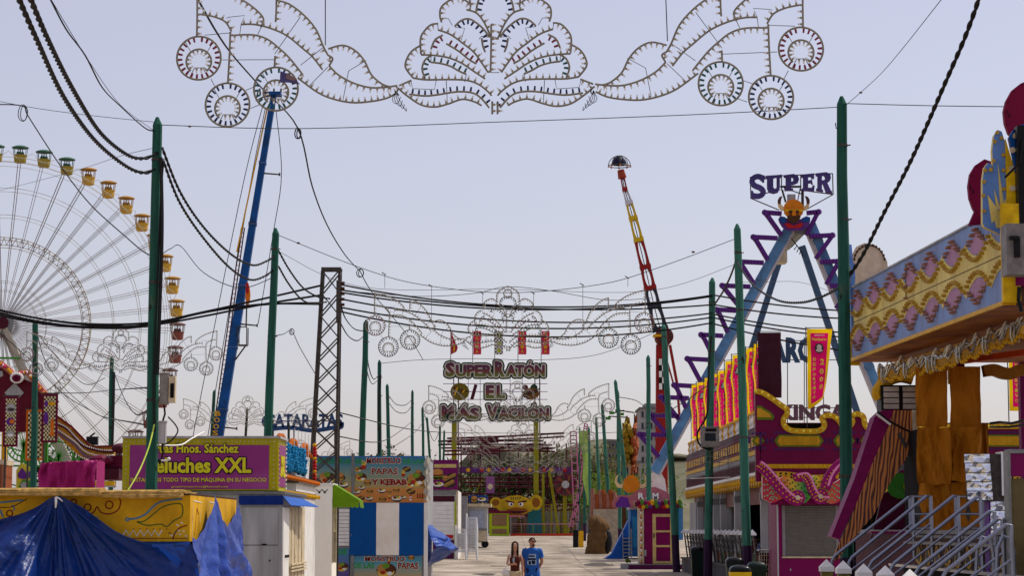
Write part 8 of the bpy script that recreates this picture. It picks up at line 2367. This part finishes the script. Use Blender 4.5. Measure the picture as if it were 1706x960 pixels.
    wv=n_.new("ShaderNodeTexWave"); wv.bands_direction='X'; wv.inputs["Scale"].default_value=5.5; wv.inputs["Distortion"].default_value=9; wv.inputs["Detail"].default_value=1.2; wv.inputs["Detail Scale"].default_value=1.1
    rp=n_.new("ShaderNodeValToRGB"); e=rp.color_ramp.elements; e[0].position=.15; e[0].color=(*C(78,36,20),1); e[1].position=.75; e[1].color=(*C(206,128,60),1); x_=e.new(.45); x_.color=(*C(160,82,34),1)
    l.new(tc.outputs["Object"],mp.inputs[0]); l.new(mp.outputs[0],wv.inputs["Vector"]); l.new(wv.outputs["Fac"],rp.inputs[0]); l.new(rp.outputs[0],n_["Principled BSDF"].inputs["Base Color"]); n_["Principled BSDF"].inputs["Roughness"].default_value=.5
    d=39.2
    def q2(px,py): p=P(px,py,d); return (p.x,p.z)
    mb=MB(); mb.prism([q2(*t) for t in ((1490,684),(1527,684),(1527,730),(1512,760),(1480,810),(1455,860),(1420,900),(1395,935),(1385,935),(1420,860),(1425,846),(1455,770),(1477,720))],d,d+.06,mw); lg=mb.build("wooden_leg",r)
    mb=MB(); mb.prism([q2(*t) for t in ((1458,695),(1470,684),(1495,683),(1478,722),(1424,848),(1400,900),(1386,895),(1392,880),(1424,800))],d+.07,d+.6,mat("leg magenta",C(146,14,96),.45)); mb.build("magenta_side",lg)
    mb=MB(); mb.beam(P(1497,722,d-.15),P(1510,746,d-.15),.06,.06,M_dsteel); mb.tube([P(1462,686,d-.1),P(1478,700,d-.1),P(1500,712,d-.1),P(1524,724,d-.1)],.02,M_blk,5); mb.tube([P(1460,690,d-.12),P(1484,708,d-.12)],.022,M_white,5); mb.build("lashing",lg)
    mb=MB(); mb.box(X(1523,d),X(1530,d),d-.1,d-.02,Z(828,d),Z(684,d),M_cream); mb.build("edge_post",r)
    mb=MB(); mb.box(X(1518,d),X(1524,d),d+.1,d+.2,Z(800,d),Z(750,d),M_lgreen); mb.box(X(1518,d),X(1524,d),d+.1,d+.2,Z(850,d),Z(800,d),M_oran); mb.build("coloured_post",r)
    # magenta panel and round green pieces behind the leg
    d2=41
    mb=MB(); mb.prism([(P(x_,y_,d2).x,P(x_,y_,d2).z) for x_,y_ in ((1450,900),(1462,860),(1470,825),(1490,812),(1520,830),(1520,900))],d2,d2+.1,mat("wine panel",C(96,20,52),.5)); mb.disc(P(1498,810,d2).x,P(1498,810,d2).z,.24,d2-.1,d2-.02,M_lgreen,14); mb.disc(P(1512,812,d2).x,P(1512,812,d2).z,.1,d2-.12,d2-.03,M_lime,10); mb.disc(P(1506,800,d2).x,P(1506,800,d2).z,.18,d2-.05,d2-.01,M_mag,12); mb.box(X(1500,d2),X(1516,d2),d2+.2,d2+.4,Z(800,d2),Z(773,d2),M_grey); mb.build("side_panel",r)
    # ---- ochre canvas covers
    def cloth(px0,px1,py0,py1,dd,seed,fold=.05):
        mb=MB()
        def fn(u,v):
            sd=1 if seed%4==1 else -1; return (X(px0+(px1-px0)*u,dd)+.003*sin(v*9+seed), dd-fold*3.2*noise.noise((u*2.2+seed*3,v*1.0,0))-fold*1.4*noise.noise((u*6+v*2*sd,v*2+seed,2))-fold*.5*noise.noise((u*16,v*9,seed))-fold*1.6*max(0,1-abs(((u if sd>0 else 1-u)-1)+v*.8)*3.5)*(1-v*.6), Z(py0+(py1-py0)*v,dd)+.03*v*noise.noise((u*3,seed,0))-.02*sin(u*pi)*v)
        mb.grid(fn,36,36,M_or_cloth); return mb.build("canvas_cover",r,smooth=True)
    cloth(1530,1582,612,712,38.0,1,.03); cloth(1587,1639,611,712,38.02,2,.03)
    cloth(1530,1585,713,806,37.8,3,.07); cloth(1583,1638,712,802,37.82,5,.07); cloth(1531,1584,806,900,37.9,7,.06); cloth(1582,1646,804,900,37.92,9,.06); cloth(1632,1650,706,900,38.1,4,.04)
    mb=MB(); dd=38.3; mb.box(X(1532,dd),X(1640,dd),dd,dd+1.4,Z(905,dd),Z(716,dd),M_dark); mb.box(X(1586,dd),X(1600,dd),dd,dd+.1,Z(640,dd),Z(605,dd),M_gold)
    mb.beam((X(1612,dd),dd+.3,Z(720,dd)),(X(1612,dd),dd+.3,Z(585,dd)),.12,.12,M_mar); mb.beam((X(1560,dd),dd+.3,Z(720,dd)),(X(1560,dd),dd+.3,Z(585,dd)),.12,.12,M_mar); mb.build("core_frame",r)
    mb=MB(); c=[tuple(p) for p in spline([(P(x_,y_,38.4).x,P(x_,y_,38.4).z) for x_,y_ in ((1638,619),(1655,617),(1670,622),(1685,623),(1700,617),(1725,615))],5)]
    mb.ribbon(c,.2,38.3,38.5,mat("ochre arm",C(176,118,40),.6)); mb.build("wavy_arm",r)
    mb=MB(); mb.tube([P(1650,706,38.2),P(1665,704,38),P(1685,706,37),P(1710,700,36)],.025,M_blk,5); mb.tube([P(1650,712,38.2),P(1680,712,37),P(1710,708,36)],.02,M_blk,5); mb.build("lead",r)
    # ---- platform, stairs, chrome handrails
    zp=Z(884,36)
    mb=MB(); mb.box(6.62,12.5,26.4,43,g0,zp-.06,M_dmar); mb.box(6.60,12.5,26.35,43,zp-.06,zp,M_steel); mb.build("platform",r)
    nst=5
    for k in range(nst):
        mb=MB(); x0=5.35+.25*k; z=g0+ (zp-g0)*(k+1)/(nst+.5); mb.box(x0,x0+.27,26.6,36.2,z-.04,z,M_chrome if k%2 else M_steel); mb.box(x0+.24,x0+.26,26.6,36.2,z-.20,z-.041,M_dark); mb.build("step",r)
    rails=[((1386,930),(1514,829)),((1414,933),(1544,827)),((1448,939),(1589,827)),((1484,943),(1626,830)),((1525,950),(1649,853)),((1547,956),(1662,866)),((1570,956),(1676,875))]
    Ds=[36.0,34.2,32.3,30.4,28.6,27.7,26.8]
    M_rail=mat("brushed rail tube",C(150,154,168),.35,.8,var=.12,scale=10)
    for (p0,p1),dd in zip(rails,Ds):
        mb=MB(); a_=P(*p0,dd); b_=P(*p1,dd); fl=Vector((0,0,-.6))
        mb.tube([a_+Vector((0,0,-1.0)),a_+Vector((0,0,-.05)),a_+Vector((.05,0,.03)),b_,b_+Vector((.06,0,0)),b_+Vector((.07,0,-1.0))],.026,M_rail,8)
        mb.tube([a_+Vector((.02,0,-.42)),b_+Vector((.05,0,-.42))],.018,M_rail,6)
        mb.build("handrail",r)
        if dd>28:
            w=.11; c=P(p0[0]-9,p0[1]+17,dd)
            mb=MB(); mb.box(c.x-w*.8,c.x+w*.8,dd-w*.8,dd+w*.8,g0,c.z-.06,mat("yellow green newel",C(140,130,60),.5,var=.3)); mb.box(c.x-w*.3,c.x+w*.3,dd-w*.8-.012,dd-w*.8-.001,g0+.2,c.z-.16,M_gold); nw=mb.build("newel_post",r)
            mb=MB(); z=c.z-.059; mb.add([(c.x-w,dd-w,z),(c.x+w,dd-w,z),(c.x+w,dd+w,z),(c.x-w,dd+w,z),(c.x-w,dd-w,z+.075),(c.x+w,dd-w,z+.075),(c.x+w,dd+w,z+.075),(c.x-w,dd+w,z+.075),(c.x,dd,z+.20)],[(0,1,5,4),(1,2,6,5),(2,3,7,6),(3,0,4,7),(4,5,8),(5,6,8),(6,7,8),(7,4,8)],M_white); mb.build("pyramid_cap",nw)
    # level guard rails behind the stairs
    for (px0,px1,dd) in ((1517,1551,36.6),(1593,1640,36.4)):
        mb=MB(); za,zb_,zc=Z(828,dd),Z(857,dd),Z(881,dd)
        for px in (px0,px1): mb.tube([(X(px,dd),dd,zp),(X(px,dd),dd,za)],.028,M_rail,7)
        for z in (za,zb_,zc): mb.tube([(X(px0,dd),dd,z),(X(px1,dd)+.02,dd,z)],.022,M_rail,7)
        c=(X((px0+px1)/2-3,dd),dd,(za+zb_)/2-.12); mb.prism([(c[0],c[2]+.16),(c[0]+.05,c[2]),(c[0],c[2]-.16),(c[0]-.05,c[2])],dd-.015,dd+.015,M_dsteel)
        mb.build("guard_rail",r)
    for px,dd in ((1642,28.2),(1676,27.2)):
        mb=MB(); p=P(px,935,dd); mb.tube([p+Vector((-.14,0,-.4)),p+Vector((-.1,0,.15)),p+Vector((-.03,0,.30)),p+Vector((.06,0,.27)),p+Vector((.1,0,.1)),p+Vector((.1,0,-.5))],.024,M_rail,8); mb.build("hoop_rail",r)
    # patterned kick boards and mirror column
    dd=36.8; KM=FR(6.598,36.4,0,-pi/2)
    for k in range(12):
        a0=.05+.78*k; mb=MB(); mb.M=KM; mb.box(a0,a0+.72,-.03,-.001,zp-.62,zp-.08,M_steel); mb.box(a0+.04,a0+.68,-.04,-.0301,zp-.58,zp-.12,M_brown); kb=mb.build("kick_board",r)
        mb=MB(); mb.M=KM
        for pts,m,o in (([(.1,-.5),(.3,-.2),(.62,-.46),(.4,-.56)],M_gold,.044),([(.18,-.46),(.31,-.27),(.5,-.44),(.38,-.52)],M_blk,.048),([(.5,-.18),(.62,-.16),(.6,-.3)],M_gold,.044)): mb.prism([(a0+u,zp+v) for u,v in pts],-o,-.0402,m)
        mb.build("painted_shape",kb)
    mb=MB(); mb.box(X(1450,dd),X(1508,dd),dd-.1,dd+.3,Z(890,dd),Z(886,dd),M_mag); mb.build("magenta_sill",r)
    dm=30.6
    mm=bpy.data.materials.new("crazed mirror"); mm.use_nodes=True; nt=mm.node_tree; n_=nt.nodes; l=nt.links; b_=n_["Principled BSDF"]; b_.inputs["Metallic"].default_value=1; b_.inputs["Roughness"].default_value=.08; b_.inputs["Base Color"].default_value=(.8,.82,.86,1)
    vo=n_.new("ShaderNodeTexVoronoi"); vo.inputs["Scale"].default_value=9; tc=n_.new("ShaderNodeTexCoord"); bp_=n_.new("ShaderNodeBump"); bp_.inputs["Strength"].default_value=.9; bp_.inputs["Distance"].default_value=.06; l.new(tc.outputs["Object"],vo.inputs["Vector"]); l.new(vo.outputs["Distance"],bp_.inputs["Height"]); l.new(bp_.outputs[0],b_.inputs["Normal"])
    mb=MB(); mb.M=FR(X(1638,dm),dm,0,radians(-14)); hx=.24
    mb.box(-.22,.30,0,.3,Z(836,dm),Z(757,dm),M_dsteel); mc=mb.build("mirror_column",r)
    for k in range(5):
        mb=MB(); mb.M=FR(X(1638,dm),dm,0,radians(-14)); za=Z(834-15.6*k,dm); mb.box(-.2-.008*k,.14-.008*k,-.02,-.001,za,za+.118,mm); mb.build("mirror_tile",mc)
    mb=MB(); x0,x1=X(1664,dm),X(1680,dm); mb.box(x0,x1,dm-.25,dm+.1,Z(827,dm),Z(754,dm),M_chrome); mb.build("chrome_side",mc)
    for k in range(8):
        mb=MB(); za=Z(851+16*k,dm); mb.box(X(1650,dm),X(1676,dm),dm-.05,dm-.001,za,za+.122,mm); mb.build("mirror_tile",mc)
    mb=MB(); mb.box(X(1648,dm),X(1680,dm),dm,dm+.3,g0,Z(834,dm),M_purp); mb.build("column_base",mc)
    mb=MB(); d9=27.5; mb.box(X(1684,d9),X(1730,d9),d9,d9+.2,g0,Z(798,d9),mat("olive cabin side",C(120,104,66),.6,var=.15)); mb.box(X(1682,d9),X(1730,d9),d9-.03,d9+.2,Z(794,d9),Z(752,d9),M_mag); mb.box(X(1680,d9),X(1685,d9),d9-.04,d9+.2,g0,Z(752,d9),M_steel); mb.box(X(1682,d9),X(1730,d9),d9-.05,d9+.2,Z(756,d9),Z(752,d9)+.02,M_steel); mb.build("end_cabin",r)
scare_ride()

# ================================================================== BINS
def wheelie(label, px, D, m_body, m_lid, w=.5, h=1.0, front=None):
    g=gz(D); x=X(px,D)
    r=root("wheelie_bin",label,"bin",(x,D,g),"bins at the foot of the right hand poles")
    mb=MB(); k=w/2
    mb.hexa([(x-k*.82,D-k*.82,g+.06),(x+k*.82,D-k*.82,g+.06),(x+k*.82,D+k*.82,g+.06),(x-k*.82,D+k*.82,g+.06),(x-k,D-k,g+h),(x+k,D-k,g+h),(x+k,D+k,g+h),(x-k,D+k,g+h)],m_body)
    mb.box(x-k*1.06,x+k*1.06,D-k*1.06,D+k*1.06,g+h-.09,g+h-.001,m_body); mb.build("body",r)
    mb=MB(); n=14
    vs=[]; prof=[(1.08,0),(1.12,.03),(1.06,.08),(.85,.13),(.4,.16)]
    for f,z in prof:
        for (sx,sy) in [(cos(t),sin(t)) for t in [2*pi*(i+.5)/n for i in range(n)]]:
            q_=lambda c:(abs(c)**.45)*(1 if c>0 else -1); vs.append((x+k*f*q_(sx),D+k*f*q_(sy),g+h+z))
    mb.add(vs,[(t*n+j,t*n+(j+1)%n,t*n+n+(j+1)%n,t*n+n+j) for t in range(4) for j in range(n)]+[tuple(range(4*n,5*n))],m_lid); mb.build("lid",r,smooth=True)
    for sx in (-1,1):
        mb=MB(); mb.cyl((x+sx*k*.8,D+k*.7,g+.1),(x+sx*k*.95,D+k*.7,g+.1),.1,M_blk,10); mb.build("wheel",r)
    if front:
        mb=MB(); mb.box(x-k*.45,x+k*.55,D-k-.02,D-k*.9,g+h*.45,g+h*.8,front); mb.build("sticker",r)
M_bin=mat("bottle green plastic",C(28,44,38),.4,var=.15); M_biny=mat("yellow bin plastic",C(230,190,30),.45,var=.1); M_lid=mat("black bin lid",C(30,32,34),.25,var=.2)
wheelie("dark round-lidded litter bin at the foot of the utility pole",1161,75,M_bin,M_lid,.42,1.02)
wheelie("yellow bin with black lid in front of the second right pole",1232,52,M_biny,M_lid,.46,.93,mat("pale sticker",C(190,170,120),.5))
wheelie("dark green bin right beside the yellow bin",1260,53.5,M_bin,M_bin,.42,.98)
wheelie("dark bin behind the yellow bin, left of the leaning green pole",1223,57,M_bin,M_lid,.42,1.02)

# ================================================================== PEOPLE
M_skin=mat("tanned skin",C(196,140,112),.55,var=.06,scale=20); M_skin2=mat("fair skin",C(206,152,124),.55,var=.06,scale=20)
def skin_obj(name, joints, edges, parent, m, sub=2, origin=None):
    """one continuous limb-and-trunk surface grown round a skeleton"""
    org=ORG[parent.name]
    names=list(joints); idx={k:i for i,k in enumerate(names)}
    me=bpy.data.meshes.new(name)
    me.from_pydata([tuple(Vector(joints[k][0])) for k in names],[(idx[a],idx[b]) for a,b in edges],[])
    o=bpy.data.objects.new(name,me); COL.objects.link(o); o.parent=parent
    sk=o.modifiers.new("skin",'SKIN'); sk.use_smooth_shade=True; sk.branch_smoothing=.6
    ss=o.modifiers.new("sub",'SUBSURF'); ss.levels=sub; ss.render_levels=sub
    lay=me.skin_vertices[0].data if len(me.skin_vertices) else None
    for k in names:
        rr=joints[k][1]; rr=rr if isinstance(rr,tuple) else (rr,rr)
        me.skin_vertices[0].data[idx[k]].radius=rr
    me.skin_vertices[0].data[0].use_root=True
    me.materials.append(m); ORG[o.name]=org; KIDS.setdefault(parent.name,[]).append(o)
    return o
def add_skin_layer(o): pass
def person(label, loc, facing, H, female):
    r=root("person",label,"person",loc,None)
    S=H/1.75; m=M_skin2 if female else M_skin
    lz=lambda p:(p[0]*S,p[1]*S,p[2]*S)
    # front is -y; x to the viewer's right
    sh=.15 if female else .185; hp=.10 if female else .10
    J={}
    def add(k,p,rd): J[k]=(lz(p),(rd*S if not isinstance(rd,tuple) else (rd[0]*S,rd[1]*S)))
    add('pelvis',(0,0,.93),(.125,.09)); add('waist',(0,.005,1.08),(.10 if female else .12,.08)); add('chest',(0,.0,1.28),(.115 if female else .14,.095)); add('neck0',(0,.02,1.44),.066 if not female else .056); add('neck1',(0,.005,1.50),.058 if not female else .048)
    add('jaw',(0,-.022,1.565),(.064,.074)); add('head',(0,-.008,1.65),(.080,.096)); add('crown',(0,.0,1.73),(.054,.064))
    arms={'L':[(-sh,.01,1.41),(-sh-.06,.03,1.14),(-sh-.03,-.09,.93) if female else (-sh-.06,-.02,.90)],'R':[(sh,.01,1.41),(sh+.055,.05,1.14),(sh+.05,.0,.90)]}
    if female: arms['L']=[(-sh,.01,1.41),(-sh-.055,.05,1.15),(-.06,-.16,1.16)]
    if not female: arms['R']=[(sh,.01,1.41),(sh+.06,.08,1.15),(sh-.04,.16,.97)]; arms['L']=[(-sh,.01,1.41),(-sh-.03,.05,1.13),(-sh-.0,-.02,.90)]
    E=[('pelvis','waist'),('waist','chest'),('chest','neck0'),('neck0','neck1'),('neck1','jaw'),('jaw','head'),('head','crown')]
    for s in 'LR':
        a,b,c=arms[s]; k=1 if s=='R' else -1
        add('sh'+s,a,.045 if female else .052); add('up'+s,tuple((a[i]+b[i])/2 for i in range(3)),.040 if female else .05); add('el'+s,b,.034 if female else .042); add('fo'+s,tuple(b[i]*.6+c[i]*.4 for i in range(3)),.034 if female else .041); add('wr'+s,c,.024 if female else .029)
        d=Vector(c)-Vector(b); d.normalize(); pm=tuple(Vector(c)+d*.07); add('pa'+s,pm,(.034,.018))
        E+= [('chest','sh'+s),('sh'+s,'up'+s),('up'+s,'el'+s),('el'+s,'fo'+s),('fo'+s,'wr'+s),('wr'+s,'pa'+s)]
        side=d.cross(Vector((0,1,0.3))).normalized()
        for f in range(4):
            o=Vector(pm)+side*(.024-.016*f); L=(.062,.074,.068,.052)[f]; curl=Vector((0,-.35,-.25)) if female and s=='L' else Vector((0,-.3,0))
            add('f%d%s'%(f,s),tuple(o+d*L*.55),.009); add('g%d%s'%(f,s),tuple(o+d*L*.9+curl*L*.45),.0078)
            E+=[('pa'+s,'f%d%s'%(f,s)),('f%d%s'%(f,s),'g%d%s'%(f,s))]
        add('th'+s,tuple(Vector(pm)-d*.02+side*.04+Vector((0,-.015,0))),.0105); add('ti'+s,tuple(Vector(pm)+d*.025+side*.055+Vector((0,-.03,0))),.009); E+=[('pa'+s,'th'+s),('th'+s,'ti'+s)]
        st=.10 if s=='L' else -.06
        hpj=(k*hp,0,.90); kn=(k*(hp+.0),-.04-st*.5,.50); an=(k*(hp-.01),.03-st*.9+.04,.09)
        add('hp'+s,hpj,.075); add('tg'+s,tuple((hpj[i]+kn[i])/2 for i in range(3)),.078 if female else .08); add('kn'+s,kn,.054); add('cf'+s,tuple(kn[i]*.65+an[i]*.35 for i in range(3)),.052); add('an'+s,an,.036); add('to'+s,(an[0]+k*.02,an[1]-.15,.035),(.04,.03))
        E+=[('pelvis','hp'+s),('hp'+s,'tg'+s),('tg'+s,'kn'+s),('kn'+s,'cf'+s),('cf'+s,'an'+s),('an'+s,'to'+s)]
    skin_obj("body",J,E,r,m)
    def cloth(name,keys,edges,m,grow,extra=None):
        J2={k:(J[k][0],tuple((x+grow*S) for x in (J[k][1] if isinstance(J[k][1],tuple) else (J[k][1],J[k][1])))) for k in keys}
        if extra: J2.update(extra)
        return skin_obj(name,J2,edges,r,m)
    def rings(name,prof,m,wr):
        mb=MB(); mb.M=Matrix.Translation(Vector(loc)); n=32; kk=len(prof)-1
        def fn(u,v):
            t=v*kk; i=min(int(t),kk-1); f=t-i; z,w,d=[prof[i][q]*(1-f)+prof[i+1][q]*f for q in range(3)]
            an=2*pi*u; c,s_=cos(an),sin(an); e=.82
            q=1+wr*8*noise.noise((c*1.6,s_*1.6,z*5))*(1-.5*v)
            return lz((w*q*abs(c)**e*(1 if c>0 else -1), d*q*abs(s_)**e*(1 if s_>0 else -1), z+wr*.5*sin(an*3)))
        mb.grid(fn,n,kk*4,m); return mb.build(name,r,smooth=True)
    mid=lambda a,b,t:tuple(J[a][0][i]*(1-t)+J[b][0][i]*t for i in range(3))
    if female:
        top=mat("rust brown top cloth",C(92,44,34),.8,var=.1,scale=20); pants=mat("sand linen trousers",C(206,182,140),.85,var=.08,scale=20)
        rings("top",[(.985,.130,.098),(1.06,.118,.09),(1.16,.128,.098),(1.25,.142,.118),(1.32,.140,.115),(1.365,.118,.095)],top,.006)
        for k in (-1,1):
            mb=MB(); mb.M=Matrix.Translation(Vector(loc)); mb.tube([lz((k*.075,-.10,1.33)),lz((k*.085,-.05,1.44)),lz((k*.08,.02,1.465)),lz((k*.07,.09,1.36))],.010*S,top,6); mb.build("strap",r)
        hairm=mat("dark brown hair",C(44,28,22),.5,var=.3,scale=30)
    else:
        top=mat("bright blue cotton",C(44,104,190),.8,var=.08,scale=20); pants=mat("navy shorts cloth",C(34,34,62),.85,var=.1,scale=20)
        rings("t_shirt",[(.80,.194,.168),(.90,.186,.150),(1.02,.174,.124),(1.14,.174,.122),(1.26,.184,.124),(1.36,.198,.118),(1.425,.198,.105),(1.465,.155,.092),(1.485,.088,.078),(1.497,.070,.070)],top,.012)
        for s in 'LR':
            a,b,c=[Vector(v) for v in arms[s]]; a=a+Vector((0,0,.015)); e=a.lerp(b,.62); k=-1 if s=='L' else 1
            mb=MB(); mb.M=Matrix.Translation(Vector(loc)); mb.tube([lz(a+Vector((-k*.05,0,.0))),lz(a+Vector((k*.0,0,-.01))),lz(a.lerp(e,.35)),lz(a.lerp(e,.7)),lz(e)],[.075*S,.078*S,.076*S,.072*S,.074*S],top,12); mb.build("sleeve",r,smooth=True)
        ts=mat("pale shirt print",C(170,190,214),.8); td=mat("dark shirt print",C(24,40,70),.8)
        hairm=mat("short cropped brown hair",C(84,58,42),.6,var=.3,scale=30)
    ed=[];keys=['pelvis']
    ex={}
    for s in 'LR':
        lo=.78 if female else .75
        keys+=['hp'+s,'tg'+s]; ed+=[('pelvis','hp'+s),('hp'+s,'tg'+s)]
        if female: keys+=['kn'+s,'cf'+s]; ed+=[('tg'+s,'kn'+s),('kn'+s,'cf'+s)]; ex['ank'+s]=(mid('cf'+s,'an'+s,.85),.06*S); ed+=[('cf'+s,'ank'+s)]
        else: ex['kk'+s]=(mid('tg'+s,'kn'+s,.7),.085*S); ed+=[('tg'+s,'kk'+s)]
    cloth("trousers" if female else "shorts",keys,ed,pants,.014,ex)
    # face, hair and accessories on the head
    base=Vector(loc); T0=Matrix.Translation(base); T=T0@Matrix.Rotation(radians(0 if female else 32),4,'Z')
    mb=MB(); mb.M=T
    def b3(c,rx,ry,rz_,mm,n=8,k=6): c=lz(c); mb.ball(c,rx*S,ry*S,rz_*S,mm,n,k)
    b3((0,-.108,1.632),.012,.02,.018,m); b3((0,-.098,1.655),.008,.014,.028,m); mb.build("nose",r,smooth=True)
    for k in (-1,1):
        mb=MB(); mb.M=T; b3((k*.030,-.094,1.660),.013,.007,.008,M_white); b3((k*.030,-.1,1.660),.006,.004,.006,M_blk,6,4); mb.build("eye",r)
        mb=MB(); mb.M=T; b3((k*.082,.005,1.645),.012,.02,.032,m); mb.build("ear",r,smooth=True)
        mb=MB(); mb.M=T; b3((k*.030,-.098,1.682),.018,.006,.004,hairm,8,4); mb.build("eyebrow",r)
    mb=MB(); mb.M=T; b3((0,-.088,1.59),.024,.010,.006,mat("lips",C(168,90,84),.5),8,4); mb.build("mouth",r)
    mb=MB(); mb.M=T
    if female:
        def fn(u,v):
            a=2*pi*u-pi/2+pi   # open at the face
            t=v
            if t<.45: ph=pi/2*(1-t/.45); rr=cos(ph); z=1.665+.105*sin(ph)
            else: rr=1+.12*(t-.45); z=1.665-(t-.45)/.55*.36
            aa=-pi/2+ .62 + (2*pi-1.24)*u if t>.2 else -pi/2+(.62*t/.2)+(2*pi-1.24*t/.2)*u
            w=1+.05*sin(aa*14+t*4)*(t>.3)
            return lz((.094*rr*cos(aa)*w, .012+.106*rr*sin(aa)*w+(.0 if t<.45 else .05*(t-.45)), z))
        mb.grid(fn,40,22,hairm); mb.build("hair",r,smooth=True)
    else:
        def fn(u,v):
            ph=pi/2*(1-v); aa=-pi/2+.55*v+(2*pi-1.1*v)*u
            return lz((.083*cos(ph)*cos(aa), .004+.101*cos(ph)*sin(aa)+.012*v, 1.668+.088*sin(ph)-.05*v*max(0,sin(aa))+.012*v))
        mb.grid(fn,28,10,hairm); mb.build("hair",r,smooth=True)
        mb=MB(); mb.M=T
        mb.grid(lambda u,v: lz((.062*sin((u-.5)*2.6), -.016-.080*cos((u-.5)*2.6)*(.95), 1.545+.042*v-.012*cos((u-.5)*2.6))),10,4,hairm); mb.build("beard",r,smooth=True)
        mb=MB(); mb.M=T
        for k in (-1,1):
            mb.tube([lz((k*.033+.026*cos(t*pi/5),-.112,1.660+.018*sin(t*pi/5))) for t in range(10)],.0035*S,M_blk,4,closed=True); mb.tube([lz((k*.058,-.108,1.664)),lz((k*.088,.0,1.664))],.003*S,M_blk,4); mb.disc(k*.033*S,1.660*S,.019*S,-.114*S,-.112*S,M_blk,10)
        mb.tube([lz((-.010,-.112,1.664)),lz((.010,-.112,1.664))],.003*S,M_blk,4); mb.build("glasses",r)
        # printed picture on the chest
        mb=MB(); mb.M=T0
        def pr(u0,u1,v0,v1,mm,o): mb.grid(lambda u,v: lz((u0+(u1-u0)*u, -.132-o+.06*(abs(u0+(u1-u0)*u)/.17)**2.2+.012*max(0,(v0+(v1-v0)*v-1.25)/.12), v0+(v1-v0)*v)),6,5,mm)
        pr(-.105,.105,1.24,1.34,ts,.004); pr(-.07,.07,1.27,1.31,td,.008); pr(-.10,.10,1.19,1.235,td,.004); pr(-.08,-.02,1.08,1.17,td,.006); pr(.0,.085,1.09,1.18,td,.006)
        pr(-.115,.115,1.07,1.215,ts,.001)
        mb.build("shirt_print",r)
    for k,s in ((-1,'L'),(1,'R')):
        an=Vector(J['an'+s][0]); mb=MB(); mb.M=T
        mb.ball((an.x+k*.01*S,an.y-.06*S,.04*S),.05*S,.135*S,.042*S,mat("pale trainer",C(190,186,180),.7) if not female else mat("tan sandal",C(150,110,76),.7),10,6); mb.build("shoe",r,smooth=True)
    r.rotation_euler=(0,0,facing)
    return r,J,S
pw,Jw,Sw=person("woman with long dark hair, rust top and sand trousers, walking beside the man",(X(858,54),54,gz(54)),radians(6),1.60,True)
pm_,Jm,Sm=person("man in a printed bright blue t-shirt and glasses, right of the woman",(X(886.5,54.3),54.3,gz(54.3)),radians(-4),1.70,False)
# white shoulder bag at the woman's hip and the cup in her hand
base=Vector((X(858,54),54,gz(54)))
r=root("shoulder_bag","small white shoulder bag hanging at the woman's hip","bag",base+Vector((-.24,-.05,.70)))
mb=MB(); c=base+Vector((-.205,-.06,.845))
mb.M=Matrix.Translation(c)@Matrix.Rotation(radians(20),4,'Y')
n=16
mb.ball((0,0,0),.125,.06,.09,mat("white bag leather",C(226,220,214),.5,var=.05),14,8); mb.build("pouch",r,smooth=True)
mb=MB(); mb.tube(spline([c+Vector((-.07,0,.09)),base+Vector((-.18,-.12,1.05)),base+Vector((-.12,-.12,1.25)),base+Vector((-.10,.02,1.36))],5),.007,mat("white bag leather",C(226,220,214)),5); mb.build("bag_strap",r)
mb=MB(); c=base+Vector((-.035,-.22,1.10)); mb.tube([c,c+Vector((0,0,.11))],[.02,.027],mat("clear cup",C(180,190,200),.2,transl=.4),12); mb.tube([c+Vector((0,0,.10)),c+Vector((.02,0,.18))],.004,M_white,5)
tag(mb.build("drinks_cup",loc=c),"pale drink cup held in the woman's raised hand","cup")
